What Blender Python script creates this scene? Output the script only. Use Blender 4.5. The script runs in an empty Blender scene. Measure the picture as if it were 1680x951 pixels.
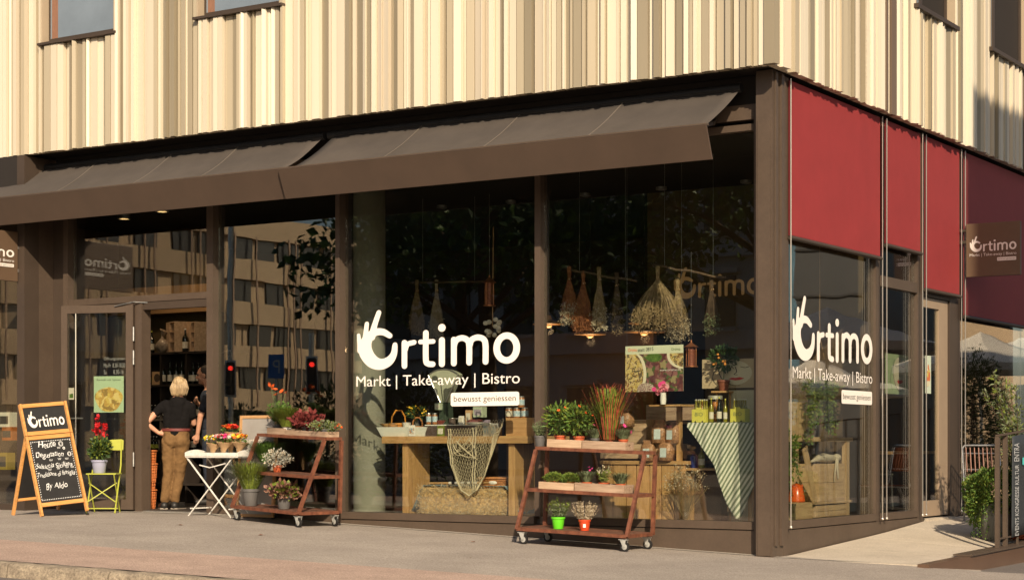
import bpy, bmesh, math, random
from mathutils import Vector, Matrix, noise
random.seed(7)
S = bpy.context.scene
COL = S.collection
R_ = math.radians
PI = math.pi

# ---------------------------------------------------------------- camera, sky, sun, exposure
FPX = 3001.0; TH = math.atan(1910/3001); UC = 840.0; VH = 730.0; EZ = 0.82
c_, s_ = math.cos(TH), math.sin(TH)
_x0 = (1267-UC)/FPX*18.5
CX = -(_x0*c_-18.5*s_); CY = -.15-(_x0*s_+18.5*c_)
cam = bpy.data.cameras.new('camera'); camo = bpy.data.objects.new('camera', cam); COL.objects.link(camo)
camo.location = (CX, CY, EZ); camo.rotation_euler = (PI/2, 0, TH)
cam.sensor_width = 36; cam.lens = FPX/1680*36; cam.shift_y = (VH-475.5)/1680; cam.clip_end = 1000
S.camera = camo
SUN_AZ, SUN_EL = R_(40), R_(31)          # azimuth measured from -Y towards +X
sd = Vector((math.sin(SUN_AZ)*math.cos(SUN_EL), -math.cos(SUN_AZ)*math.cos(SUN_EL), math.sin(SUN_EL)))
sl = bpy.data.lights.new('sun', 'SUN'); slo = bpy.data.objects.new('sun', sl); COL.objects.link(slo)
sl.energy = 4.6; sl.angle = R_(.5); sl.color = (1, .83, .62)
slo.rotation_euler = sd.to_track_quat('Z', 'Y').to_euler()
w = bpy.data.worlds.new('World'); S.world = w; w.use_nodes = True
nt = w.node_tree; bg = nt.nodes['Background']
sky = nt.nodes.new('ShaderNodeTexSky'); sky.sky_type = 'NISHITA'; sky.sun_disc = False
sky.sun_elevation = SUN_EL; sky.sun_rotation = math.atan2(sd.x, sd.y); sky.dust_density = 2.5
nt.links.new(sky.outputs[0], bg.inputs[0]); bg.inputs[1].default_value = .075
S.view_settings.view_transform = 'Standard'; S.view_settings.look = 'None'
S.view_settings.exposure = .35; S.view_settings.gamma = 1
S.render.engine = 'CYCLES'
S.cycles.max_bounces = 8; S.cycles.transparent_max_bounces = 24; S.cycles.glossy_bounces = 4
S.cycles.diffuse_bounces = 3; S.cycles.caustics_reflective = False; S.cycles.caustics_refractive = False

# ---------------------------------------------------------------- where things stand (survey of the place)
def ray(u):
    x = (u-UC)/FPX; return (x*c_-s_, x*s_+c_)
def L(u, v, Y=0.):                        # on a plane parallel to the street front
    r = ray(u); d = (Y-CY)/r[1]; return Vector((CX+d*r[0], Y, EZ+(VH-v)*d/FPX))
def Rt(u, v, X=0.):                       # on a plane parallel to the side front
    r = ray(u); d = (X-CX)/r[0]; return Vector((X, CY+d*r[1], EZ+(VH-v)*d/FPX))
def Gd(u, v, Z):                          # on a level plane
    d = (EZ-Z)*FPX/(v-VH); r = ray(u); return Vector((CX+d*r[0], CY+d*r[1], Z))
def gz(x, y):                             # height of the pavement
    if x < -7.6: z = -.03
    elif x < 0: z = -.03-.285*(x+7.6)/7.6
    else: z = -.315-.02*x
    if x > 1.5 and y > -.3: z -= .1*(y+.3)*min(1, (x-1.5)*4)
    return z

# ---------------------------------------------------------------- materials
MAT = {}
def mat(name, col, rough=.6, metal=0., var=.12, scale=8., bump=0., bscale=60., spec=.5, emit=None, es=0., stretch=None, col2=None, trans=0., coat=0.):
    if name in MAT: return MAT[name]
    m = bpy.data.materials.new(name); m.use_nodes = True; n = m.node_tree.nodes; l = m.node_tree.links
    b = n['Principled BSDF']; b.inputs['Roughness'].default_value = rough; b.inputs['Metallic'].default_value = metal
    b.inputs['Specular IOR Level'].default_value = spec
    if coat: b.inputs['Coat Weight'].default_value = coat
    tc = n.new('ShaderNodeTexCoord'); src = tc.outputs['Object']
    mp = n.new('ShaderNodeMapping'); l.new(src, mp.inputs[0])
    if stretch: mp.inputs['Scale'].default_value = stretch
    if var > 0 or col2:
        t = n.new('ShaderNodeTexNoise'); t.inputs['Scale'].default_value = scale; t.inputs['Detail'].default_value = 6
        t.inputs['Roughness'].default_value = .65
        l.new(mp.outputs[0], t.inputs['Vector'])
        r = n.new('ShaderNodeValToRGB'); l.new(t.outputs['Fac'], r.inputs[0])
        c1 = col; c2 = col2 or tuple(min(1, x*(1+var)) for x in col)
        c0 = tuple(x*(1-var) for x in c1)
        r.color_ramp.elements[0].position = .3; r.color_ramp.elements[0].color = (*c0, 1)
        r.color_ramp.elements[1].position = .7; r.color_ramp.elements[1].color = (*c2, 1)
        l.new(r.outputs[0], b.inputs['Base Color'])
    else: b.inputs['Base Color'].default_value = (*col, 1)
    if bump:
        t2 = n.new('ShaderNodeTexNoise'); t2.inputs['Scale'].default_value = bscale; t2.inputs['Detail'].default_value = 4
        l.new(mp.outputs[0], t2.inputs['Vector'])
        bp = n.new('ShaderNodeBump'); bp.inputs['Strength'].default_value = bump; bp.inputs['Distance'].default_value = .01
        l.new(t2.outputs['Fac'], bp.inputs['Height']); l.new(bp.outputs[0], b.inputs['Normal'])
    if emit: b.inputs['Emission Color'].default_value = (*emit, 1); b.inputs['Emission Strength'].default_value = es
    if trans:
        b.inputs['Transmission Weight'].default_value = trans
    MAT[name] = m; return m
def wood(name, c0, c1, rough=.6, sc=14, axis='x'):
    st = {'x': (1, 9, 9), 'y': (9, 1, 9), 'z': (9, 9, 1)}[axis]
    return mat(name, c0, rough, var=.15, scale=sc*.25, stretch=st, col2=c1, bump=.25, bscale=sc)
def leafmat(name, c0, c1, sc=25):
    m = mat(name, c0, .55, var=.3, scale=sc, col2=c1, spec=.3)
    b = m.node_tree.nodes['Principled BSDF']; b.inputs['Subsurface Weight'].default_value = 0
    return m
def glass(name, tint=(.93, .95, .92), f0=.075, rough=0., wob=.012, wsc=.9):
    m = bpy.data.materials.new(name); m.use_nodes = True; n = m.node_tree.nodes; l = m.node_tree.links
    n.remove(n['Principled BSDF']); out = n['Material Output']
    tr = n.new('ShaderNodeBsdfTransparent'); tr.inputs[0].default_value = (*tint, 1)
    gl = n.new('ShaderNodeBsdfGlossy'); gl.inputs['Roughness'].default_value = rough; gl.inputs[0].default_value = (1, 1, 1, 1)
    lw = n.new('ShaderNodeLayerWeight'); lw.inputs[0].default_value = .5
    pw = n.new('ShaderNodeMath'); pw.operation = 'POWER'; pw.inputs[1].default_value = 4.; l.new(lw.outputs['Facing'], pw.inputs[0])
    mr = n.new('ShaderNodeMapRange'); mr.inputs[3].default_value = f0; mr.inputs[4].default_value = 1.; l.new(pw.outputs[0], mr.inputs[0])
    mx = n.new('ShaderNodeMixShader'); l.new(mr.outputs[0], mx.inputs[0]); l.new(tr.outputs[0], mx.inputs[1]); l.new(gl.outputs[0], mx.inputs[2])
    if wob:
        tc = n.new('ShaderNodeTexCoord'); t = n.new('ShaderNodeTexNoise'); t.inputs['Scale'].default_value = wsc; t.inputs['Detail'].default_value = 1.5
        l.new(tc.outputs['Object'], t.inputs['Vector'])
        bp = n.new('ShaderNodeBump'); bp.inputs['Strength'].default_value = 1; bp.inputs['Distance'].default_value = wob
        l.new(t.outputs['Fac'], bp.inputs['Height']); l.new(bp.outputs[0], gl.inputs['Normal'])
    l.new(mx.outputs[0], out.inputs[0]); MAT[name] = m; return m

brown = mat('bronze_brown_metal', (.090, .064, .046), .48, var=.12, scale=3, bump=.04, bscale=200, spec=.4)
brown2 = mat('dark_bronze_metal', (.062, .044, .032), .5, var=.1, scale=3, spec=.4)
steel = mat('galvanised_steel', (.55, .55, .53), .35, .9, var=.2, scale=20)
blackm = mat('near_black_cotton', (.008, .007, .007), .95, var=.2, spec=.15)
black = mat('black_paint', (.012, .011, .011), .6, var=.2)
darkwall = mat('dark_brown_interior_paint', (.06, .036, .02), .85, var=.15, scale=2)
rust = mat('rusty_red_steel', (.14, .042, .022), .62, .1, var=.4, scale=14, col2=(.25, .09, .045), bump=.25, bscale=90)
terracotta = mat('terracotta_plastic', (.48, .10, .035), .5, var=.1)
greypot = mat('grey_plastic', (.12, .115, .11), .5, var=.1)
white = mat('white_paint', (.78, .76, .7), .55, var=.05)
vinyl = mat('cream_white_vinyl', (.9, .84, .77), .5, var=0)
pine = wood('pine_wood', (.46, .25, .10), (.62, .37, .17))
pinez = wood('pine_wood_upright', (.46, .25, .10), (.62, .37, .17), axis='z')
palewood = wood('pale_crate_wood', (.42, .27, .16), (.62, .45, .30))
palewood2 = wood('weathered_crate_wood', (.30, .19, .12), (.50, .36, .25))
oak = wood('oak_table_wood', (.40, .22, .085), (.56, .34, .14), axis='x')
oakz = wood('oak_table_wood_upright', (.40, .22, .085), (.56, .34, .14), axis='z')
framewood = wood('orange_beech_wood', (.62, .28, .075), (.78, .40, .13), rough=.4)
chalk = mat('chalkboard', (.018, .017, .017), .7, var=.3, scale=5)
chalkw = mat('white_chalk', (.8, .8, .78), .9, var=.1, scale=60)
yellow = mat('lime_yellow_paint', (.42, .44, .06), .45, var=.1)
redflower = mat('red_petals', (.62, .015, .02), .6, var=.25, scale=40)
orangeflower = mat('orange_petals', (.85, .13, .02), .6, var=.25, scale=40)
yellowflower = mat('yellow_petals', (.85, .52, .03), .6, var=.2, scale=40)
pinkflower = mat('pink_petals', (.80, .07, .28), .6, var=.25, scale=40)
whiteflower = mat('white_petals', (.75, .7, .6), .6, var=.2, scale=40)
leafA = leafmat('mid_green_leaves', (.05, .11, .018), (.14, .24, .045))
leafB = leafmat('dark_green_leaves', (.02, .05, .012), (.06, .11, .03))
leafC = leafmat('yellow_green_leaves', (.09, .13, .015), (.22, .27, .04))
leafG = leafmat('grey_green_leaves', (.11, .145, .07), (.24, .28, .15))
leafS = leafmat('silver_leaves', (.28, .28, .22), (.5, .5, .42))
leafR = leafmat('burgundy_leaves', (.12, .02, .025), (.28, .06, .05))
leafP = leafmat('pink_veined_leaves', (.16, .06, .05), (.36, .20, .13))
dryM = leafmat('dried_flower_stems', (.22, .15, .07), (.42, .31, .17))
dryR = leafmat('dried_russet_stems', (.20, .06, .025), (.36, .14, .05))
dryW = leafmat('dried_pale_heads', (.40, .33, .22), (.62, .54, .40))
grassR = leafmat('red_tipped_blades', (.30, .03, .03), (.45, .12, .05))
stemM = mat('green_stem', (.08, .11, .03), .6, var=.3)
barkM = mat('brown_bark', (.10, .065, .04), .9, var=.4, bump=.6, bscale=40)
skin = mat('skin', (.58, .30, .19), .5, var=.08, scale=20, spec=.35)
concrete = mat('concrete_plaster', (.22, .22, .175), .85, var=.1, scale=3)
kraft = mat('kraft_paper', (.52, .33, .17), .8, var=.12, scale=12)
bottleglass = mat('dark_bottle_glass', (.006, .009, .005), .08, var=0, spec=.8)
amber = mat('amber_bottle_glass', (.28, .13, .01), .1, var=.2, spec=.7)
oliveglass = mat('yellow_green_bottle_glass', (.22, .20, .02), .1, var=.2, spec=.7)
paperlabel = mat('paper_label', (.62, .58, .48), .7, var=.1, scale=30)

# ---------------------------------------------------------------- building blocks
WM = {}
def wmat(o):
    if o is None: return Matrix()
    return wmat(o.parent) @ (Matrix.Translation(o.location) @ o.rotation_euler.to_matrix().to_4x4())
class MB:
    def __init__(s): s.v = []; s.f = []; s.m = []; s.sm = []
    def add(s, vs, fs, mi=0, smooth=False):
        o = len(s.v); s.v += [Vector(p) for p in vs]; s.f += [tuple(o+i for i in f) for f in fs]
        s.m += [mi]*len(fs); s.sm += [smooth]*len(fs); return s
    def box(s, a, b, mi=0, M=None):
        x0, y0, z0 = [min(p, q) for p, q in zip(a, b)]; x1, y1, z1 = [max(p, q) for p, q in zip(a, b)]
        vs = [Vector(p) for p in ((x0,y0,z0),(x1,y0,z0),(x1,y1,z0),(x0,y1,z0),(x0,y0,z1),(x1,y0,z1),(x1,y1,z1),(x0,y1,z1))]
        if M: vs = [M @ p for p in vs]
        return s.add(vs, [(3,2,1,0),(4,5,6,7),(0,1,5,4),(1,2,6,5),(2,3,7,6),(3,0,4,7)], mi)
    def bar(s, p, q, w, h=None, up=(0,0,1), mi=0):
        p, q = Vector(p), Vector(q); h = h or w; d = (q-p).normalized(); u = Vector(up)
        if abs(d.dot(u)) > .98: u = Vector((0, 1, 0))
        a = d.cross(u).normalized()*w/2; b = a.cross(d).normalized()*h/2
        vs = [p-a-b, p+a-b, p+a+b, p-a+b, q-a-b, q+a-b, q+a+b, q-a+b]
        return s.add(vs, [(3,2,1,0),(4,5,6,7),(0,1,5,4),(1,2,6,5),(2,3,7,6),(3,0,4,7)], mi)
    def tube(s, pts, r, n=8, mi=0, cap=True):
        pts = [Vector(p) for p in pts]; rs = r if isinstance(r, (list, tuple)) else [r]*len(pts)
        vs = []; fs = []; pa = None
        for i, p in enumerate(pts):
            d = (pts[min(i+1, len(pts)-1)]-pts[max(i-1, 0)])
            if d.length < 1e-9: d = Vector((0, 0, 1))
            d.normalize()
            if pa is None: pa = d.orthogonal().normalized()
            pa = (pa-d*pa.dot(d)); pa = pa.normalized() if pa.length > 1e-6 else d.orthogonal().normalized()
            pb = d.cross(pa)
            for k in range(n):
                t = 2*PI*k/n; vs.append(p+(pa*math.cos(t)+pb*math.sin(t))*rs[i])
        for i in range(len(pts)-1):
            for k in range(n):
                k2 = (k+1) % n; fs.append((i*n+k, i*n+k2, (i+1)*n+k2, (i+1)*n+k))
        if cap: fs += [tuple(range(n-1, -1, -1)), tuple((len(pts)-1)*n+k for k in range(n))]
        return s.add(vs, fs, mi, True)
    def lathe(s, prof, c=(0,0,0), n=20, mi=0, sx=1, sy=1, M=None):
        vs = []; fs = []
        for r, z in prof:
            for k in range(n):
                t = 2*PI*k/n; p = Vector((c[0]+r*math.cos(t)*sx, c[1]+r*math.sin(t)*sy, c[2]+z)); vs.append(M @ p if M else p)
        for i in range(len(prof)-1):
            for k in range(n):
                k2 = (k+1) % n; fs.append((i*n+k, i*n+k2, (i+1)*n+k2, (i+1)*n+k))
        if prof[0][0] > 1e-4: fs.append(tuple(range(n-1, -1, -1)))
        if prof[-1][0] > 1e-4: fs.append(tuple((len(prof)-1)*n+k for k in range(n)))
        return s.add(vs, fs, mi, True)
    def ell(s, c, r, n=10, mi=0, M=None):
        rr = r if isinstance(r, (tuple, list)) else (r, r, r); m = max(4, n//2+1)
        prof = [(math.sin(PI*i/m), -math.cos(PI*i/m)) for i in range(m+1)]; prof[0] = (.02, -1); prof[-1] = (.02, 1)
        vs = []; fs = []
        for q, z in prof:
            for k in range(n):
                t = 2*PI*k/n; p = Vector((q*math.cos(t)*rr[0], q*math.sin(t)*rr[1], z*rr[2]))
                if M: p = M @ p
                vs.append(p+Vector(c))
        for i in range(m):
            for k in range(n): k2 = (k+1) % n; fs.append((i*n+k, i*n+k2, (i+1)*n+k2, (i+1)*n+k))
        fs += [tuple(range(n-1, -1, -1)), tuple(m*n+k for k in range(n))]
        return s.add(vs, fs, mi, True)
    def cap(s, p, q, r0, r1, n=10, mi=0):   # tapered rounded limb
        p, q = Vector(p), Vector(q); d = (q-p).normalized()
        pts = [p-d*r0*.95, p-d*r0*.7, p-d*r0*.3, p, q, q+d*r1*.3, q+d*r1*.7, q+d*r1*.95]
        return s.tube(pts, [r0*.2, r0*.7, r0*.95, r0, r1, r1*.95, r1*.7, r1*.2], n, mi)
    def poly(s, pts, t=None, mi=0):          # flat outline with thickness vector t
        n = len(pts); pts = [Vector(p) for p in pts]
        if t is None: return s.add(pts, [tuple(range(n))], mi)
        t = Vector(t)
        fs = [tuple(range(n)), tuple(range(2*n-1, n-1, -1))]+[((i+1) % n, i, n+i, n+(i+1) % n) for i in range(n)]
        return s.add(pts+[p+t for p in pts], fs, mi)
    def leaf(s, p, d, ln, w, mi=0, nrm=None, bend=.15):
        d = Vector(d).normalized(); p = Vector(p)
        a = d.cross(nrm or Vector((random.gauss(0,1), random.gauss(0,1), random.gauss(0,1))))
        if a.length < 1e-6: a = d.orthogonal()
        a.normalize(); n = a.cross(d); m = p+d*ln*.5+n*bend*ln
        return s.add([p, m+a*w/2, p+d*ln+n*bend*ln*.3, m-a*w/2], [(0,1,2,3)], mi)
    def build(s, name, m, parent=None, local=False, smooth_angle=40, bevel=0, **tags):
        me = bpy.data.meshes.new(name); vs = s.v
        if parent is not None and not local:
            I = wmat(parent).inverted(); vs = [I @ p for p in vs]
        me.from_pydata([tuple(p) for p in vs], [], s.f)
        ms = m if isinstance(m, (list, tuple)) else [m]
        for q in ms: me.materials.append(q)
        me.polygons.foreach_set('material_index', s.m); me.polygons.foreach_set('use_smooth', s.sm)
        me.update()
        if any(s.sm): me.set_sharp_from_angle(angle=R_(smooth_angle))
        o = bpy.data.objects.new(name, me); COL.objects.link(o)
        if parent is not None: o.parent = parent
        if bevel:
            b = o.modifiers.new('bevel', 'BEVEL'); b.width = bevel; b.segments = 2; b.limit_method = 'ANGLE'
        for k, v in tags.items(): o[k] = v
        return o
def thing(name, label, cat, loc=(0,0,0), rz=0, group=None):
    o = bpy.data.objects.new(name, None); COL.objects.link(o); o.empty_display_size = .1
    o.location = loc; o.rotation_euler = (0, 0, rz); o['label'] = label; o['category'] = cat
    if group: o['group'] = group
    return o
def dup(root, loc=None, rz=None, label=None, group=None):
    def cp(o, par):
        c = o.copy(); COL.objects.link(c); c.parent = par
        for ch in [q for q in KIDS(o)]: cp(ch, c)
        return c
    c = cp(root, None)
    if loc is not None: c.location = loc
    if rz is not None: c.rotation_euler = (0, 0, rz)
    if label: c['label'] = label
    if group: c['group'] = group
    return c
def KIDS(o): return list(o.children)
def tag(o, label, cat, group=None):
    o['label'] = label; o['category'] = cat
    if group: o['group'] = group
    return o
rnd = random.random
def ru(a, b): return a+(b-a)*rnd()
def rdir(): 
    v = Vector((random.gauss(0,1), random.gauss(0,1), random.gauss(0,1))); return v.normalized()

# ---------------------------------------------------------------- lettering
def stroke(pts, ws):
    """outline of a round-ended stroke of varying width"""
    if not isinstance(ws, (list, tuple)): ws = [ws]*len(pts)
    P = [Vector((p[0], p[1])) for p in pts]
    # resample with Catmull-Rom
    Q = []; W = []
    if len(P) > 2:
        for i in range(len(P)-1):
            p0 = P[max(i-1, 0)]; p1 = P[i]; p2 = P[i+1]; p3 = P[min(i+2, len(P)-1)]
            for k in range(6):
                t = k/6; Q.append(.5*((2*p1)+(-p0+p2)*t+(2*p0-5*p1+4*p2-p3)*t*t+(-p0+3*p1-3*p2+p3)*t**3)); W.append(ws[i]+(ws[i+1]-ws[i])*t)
        Q.append(P[-1]); W.append(ws[-1])
    else: Q = P; W = list(ws)
    Lf = []; Rg = []
    for i, p in enumerate(Q):
        d = (Q[min(i+1, len(Q)-1)]-Q[max(i-1, 0)]).normalized(); n = Vector((-d.y, d.x))
        Lf.append(p+n*W[i]/2); Rg.append(p-n*W[i]/2)
    d1 = (Q[-1]-Q[-2]).normalized(); d0 = (Q[0]-Q[1]).normalized()
    def capf(c, d, r, n=6):
        b = math.atan2(d.y, d.x); return [c+Vector((math.cos(b+t), math.sin(b+t)))*r for t in [PI/2-PI*k/n for k in range(1, n)]]
    return Lf+capf(Q[-1], d1, W[-1]/2)+Rg[::-1]+capf(Q[0], d0, W[0]/2)
def ringpoly(cx, cy, rx, ry, w, n=36):
    out = []
    for a in range(n):
        t0 = 2*PI*a/n; t1 = 2*PI*(a+1)/n
        q = lambda t, k: (cx+(rx+k)*math.cos(t), cy+(ry+k)*math.sin(t))
        out.append([q(t0, -w/2), q(t0, w/2), q(t1, w/2), q(t1, -w/2)])
    return out
def textmesh(body, size=1., shear=0., spacing=1.):
    cu = bpy.data.curves.new('lettering', 'FONT'); cu.body = body; cu.size = size; cu.shear = shear; cu.space_character = spacing
    o = bpy.data.objects.new('lettering_source', cu); COL.objects.link(o)
    dg = bpy.context.evaluated_depsgraph_get(); dg.update()
    me = bpy.data.meshes.new_from_object(o.evaluated_get(dg))
    vs = [Vector(v.co) for v in me.vertices]; fs = [tuple(p.vertices) for p in me.polygons]
    bpy.data.objects.remove(o); bpy.data.meshes.remove(me); bpy.data.curves.remove(cu)
    return vs, fs
def put_text(mb, body, org, xd, zd, width, height, shear=0., mi=0, lift=None, bold=0):
    """fit the text's own bounding box to width x height at org (lower left)"""
    vs, fs = textmesh(body, 1., shear)
    if not vs: return
    x0 = min(v.x for v in vs); x1 = max(v.x for v in vs); y0 = min(v.y for v in vs); y1 = max(v.y for v in vs)
    org, xd, zd = Vector(org), Vector(xd), Vector(zd)
    mb.add([org+xd*((v.x-x0)/(x1-x0)*width)+zd*((v.y-y0)/(y1-y0)*height) for v in vs], fs, mi)
LOGO = [([(119,330),(113,290),(108,236)],[40,26,22]), ([(150,300),(153,230),(160,168)],[50,31,26]), ([(190,250),(210,175),(235,103)],[46,34,30]),
        ([(335,303),(327,360),(295,402),(243,418),(192,397),(155,345),(152,290),(178,245),(216,222),(262,223),(303,247)],[30,40,56,68,80,86,76,56,44,40,32])]
LTR = [([(393,292),(393,433)],34), ([(399,335),(412,303),(452,292)],30), ([(523,238),(523,395),(535,422),(564,427)],34), ([(490,291),(567,291)],28),
       ([(619,285),(619,428)],36), ([(619,211),(619,213)],45), ([(690,285),(690,426)],34), ([(690,325),(704,290),(738,277),(770,292),(780,325),(780,424)],34),
       ([(782,325),(795,290),(830,277),(864,290),(875,325),(875,422)],34)]
def logo(mb, org, xd, zd, W, H, nrm, lines=True, mi=0, hand=True, boxmi=None, txtmi=1, word=True):
    """word mark drawn in its own 975 x 375 frame; org = left end of the small line's base; nrm = towards the reader"""
    org, xd, zd, nrm = Vector(org), Vector(xd), Vector(zd), Vector(nrm)
    k = [0]
    def P(x, y): return org+xd*((x-95)/975*W)+zd*((555-y)/455*H)+nrm*k[0]
    def put(poly): mb.add([P(*p[:2]) for p in poly], [tuple(range(len(poly)))], mi); k[0] += .0003
    if hand:
        for st in LOGO: put(stroke(*st))
    for st in LTR: put(stroke(*st))
    for q in ringpoly(996, 345, 57, 72, 38): mb.add([P(*p) for p in q], [(0,1,2,3)], mi)
    if lines:
        put_text(mb, 'Markt | Take-away | Bistro', P(95, 572), xd, zd, W, H*84/455, mi=mi)
        r = 12; bx = []
        for cx, cy, a in ((1055,612,-90),(1055,668,0),(684,668,90),(684,612,180)):
            for t in (0, 30, 60, 90): bx.append((cx+r*math.cos(R_(a+t)), cy+r*math.sin(R_(a+t))))
        put(bx)
        k[0] += .0006
        put_text(mb, 'bewusst geniessen', P(690, 664), xd, zd, W*358/975, H*45/455, mi=txtmi)
# ================================================================ SETTING
GL = glass('window_glass', (.94, .955, .92), .08, wob=.0005, wsc=.9)
GLW = glass('wavy_window_glass', (.88, .91, .86), .13, wob=.0007, wsc=1.1)
GLD = glass('flat_window_glass', (.94, .95, .92), .085, wob=.002, wsc=1.2)
asph = mat('fine_asphalt', (.34, .292, .245), .9, var=.13, scale=1.0, bump=.5, bscale=220, col2=(.41, .355, .30))
def speck(m, sc=60, amt=.42):
    n = m.node_tree.nodes; l = m.node_tree.links; b = n['Principled BSDF']
    src = b.inputs['Base Color'].links[0].from_socket; tc = [q for q in n if q.type == 'TEX_COORD'][0]
    v = n.new('ShaderNodeTexNoise'); v.inputs['Scale'].default_value = sc; v.inputs['Detail'].default_value = 5; v.inputs['Roughness'].default_value = .75; l.new(tc.outputs['Object'], v.inputs['Vector'])
    mr = n.new('ShaderNodeMapRange'); mr.inputs[1].default_value = .35; mr.inputs[2].default_value = .65; mr.inputs[3].default_value = 1-amt; mr.inputs[4].default_value = 1+amt; l.new(v.outputs['Fac'], mr.inputs[0])
    v3 = n.new('ShaderNodeTexVoronoi'); v3.inputs['Scale'].default_value = 2.3; l.new(tc.outputs['Object'], v3.inputs['Vector'])
    m3 = n.new('ShaderNodeMapRange'); m3.inputs[1].default_value = .02; m3.inputs[2].default_value = .07; m3.inputs[3].default_value = .62; m3.inputs[4].default_value = 1; l.new(v3.outputs['Distance'], m3.inputs[0])
    mm = n.new('ShaderNodeMath'); mm.operation = 'MULTIPLY'; l.new(mr.outputs[0], mm.inputs[0]); l.new(m3.outputs[0], mm.inputs[1])
    mx = n.new('ShaderNodeVectorMath'); mx.operation = 'SCALE'; l.new(src, mx.inputs[0]); l.new(mm.outputs[0], mx.inputs['Scale']); l.new(mx.outputs[0], b.inputs['Base Color'])
speck(asph)
pinkm = mat('pink_aggregate_paving', (.42, .30, .235), .9, var=.12, scale=2, bump=.5, bscale=180, col2=(.50, .36, .285)); speck(pinkm, 70, .45)
granite = mat('granite', (.24, .19, .14), .85, var=.3, scale=9, bump=.9, bscale=30, col2=(.34, .28, .2)); speck(granite, 45, .4)
roadm = mat('road_asphalt', (.15, .13, .115), .9, var=.1, scale=2, bump=.4, bscale=150); speck(roadm)
slabm = mat('light_concrete', (.52, .45, .35), .85, var=.12, scale=1.3, bump=.15, bscale=90, col2=(.60, .52, .41)); speck(slabm, 50, .18)
mortar = mat('cement_joint', (.40, .36, .30), .95, var=.35, scale=30, bump=.6, bscale=120)

def gline(u0, v0, u1, v1):
    out = []
    for u, v in ((u0, v0), (u1, v1)):
        z = -.15
        for _ in range(30):
            p = Gd(u, v, z); z = gz(p.x, min(p.y, -.4))
        out.append(p)
    return out
K0, K1 = gline(0, 918, 350, 945)
kd = (K1-K0); ksl = kd.y/kd.x
def ky(x): return K0.y+(x-K0.x)*ksl
Q0, Q1 = gline(0, 884, 840, 945); qsl = (Q1.y-Q0.y)/(Q1.x-Q0.x)
def qy(x): return Q0.y+(x-Q0.x)*qsl
def sheet(name, m, x0, x1, y0f, y1f, dz, nx, ny):
    b = MB(); vs = []
    for i in range(nx+1):
        x = x0+(x1-x0)*i/nx; a, c = y0f(x), y1f(x)
        for j in range(ny+1):
            y = a+(c-a)*j/ny; vs.append((x, y, gz(x, y)+dz))
    fs = [(i*(ny+1)+j, (i+1)*(ny+1)+j, (i+1)*(ny+1)+j+1, i*(ny+1)+j+1) for i in range(nx) for j in range(ny)]
    b.add(vs, fs, 0, True); o = b.build(name, m); o['kind'] = 'structure'; return o
sheet('pavement', asph, -40, 0.2, lambda x: max(qy(x), -30), lambda x: .3, 0, 100, 20)
sheet('pavement', asph, 0.2, 20, lambda x: max(qy(x), -30), lambda x: 26, 0, 80, 90)
sheet('paving_strip', pinkm, -40, 20, lambda x: ky(x), lambda x: qy(x)+.0, 0, 100, 2)
b = MB()
rz_ = lambda x, y: gz(max(-14, min(9, x)), -1)-.10
xs = [-400, -120, -60, -40]+[i for i in range(-38, 22, 2)]+[30, 60, 120, 400]; ys = [-400, -150, -80, -50, -30, -20, -14, -10, -8, -6, -4, 0, 5]
vs = [(x, y, rz_(x, y)-.015) for x in xs for y in ys]; n_ = len(ys)
b.add(vs, [(i*n_+j, (i+1)*n_+j, (i+1)*n_+j+1, i*n_+j+1) for i in range(len(xs)-1) for j in range(n_-1)], 0, True)
xs = [18, 30, 60, 120, 400]; ys = [4.9, 30, 100, 400]; n_ = len(ys); vs = [(x, y, -.55) for x in xs for y in ys]
xs2 = [-400, -100, 18.5]; ys2 = [25.5, 60, 400]
b.add(vs, [(i*n_+j, (i+1)*n_+j, (i+1)*n_+j+1, i*n_+j+1) for i in range(len(xs)-1) for j in range(n_-1)])
b.add([(x, y, -.58) for x in xs2 for y in ys2], [(i*3+j, (i+1)*3+j, (i+1)*3+j+1, i*3+j+1) for i in range(2) for j in range(2)])
o = b.build('road', roadm); o['kind'] = 'structure'
kerb = bpy.data.objects.new('kerb', None); COL.objects.link(kerb); kerb['kind'] = 'structure'
kl = math.hypot(1, ksl)
def wob(b, amp, f=6):
    for i, p in enumerate(b.v): b.v[i] = p+Vector([amp*noise.noise(p*f+Vector((k*9, 3, 1))) for k in range(3)])
for i in range(16):
    xa = -9+i*1.0+.006; xb = -9+(i+1)*1.0-.006; b = MB(); nx = 8
    prof = [(0, -.2), (0, -.03), (-.02, -.004), (-.12, .004), (-.215, -.006), (-.235, -.03), (-.245, -.2)]
    vs = []
    for k in range(nx+1):
        x = xa+(xb-xa)*k/nx
        for dy, dz in prof: vs.append((x, ky(x)+dy, gz(x, -1)+dz+.004))
    m_ = len(prof); fs = [(k*m_+j, k*m_+j+1, (k+1)*m_+j+1, (k+1)*m_+j) for k in range(nx) for j in range(m_-1)]
    fs += [tuple(range(m_)), tuple(nx*m_+j for j in range(m_-1, -1, -1))]
    b.add(vs, fs, 0, True); wob(b, .012, 7); b.build('kerbstone', granite, kerb, smooth_angle=50)
# cement joint along the front
b = MB(); vs = []; fs = []; N = 160
for i in range(N+1):
    x = -11.5+(1.5+11.5)*i/N; j0 = -.07-.03*rnd(); vs += [(x, j0-(.12 if x < -7.2 else .02), gz(x, -.5)+.005), (x, .02 if x < 0 else -.05, gz(x, -.5)+.006)]
fs = [(2*i, 2*i+2, 2*i+3, 2*i+1) for i in range(N)]
b.add(vs, fs); o = b.build('cement_joint', mortar); o['kind'] = 'structure'

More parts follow.
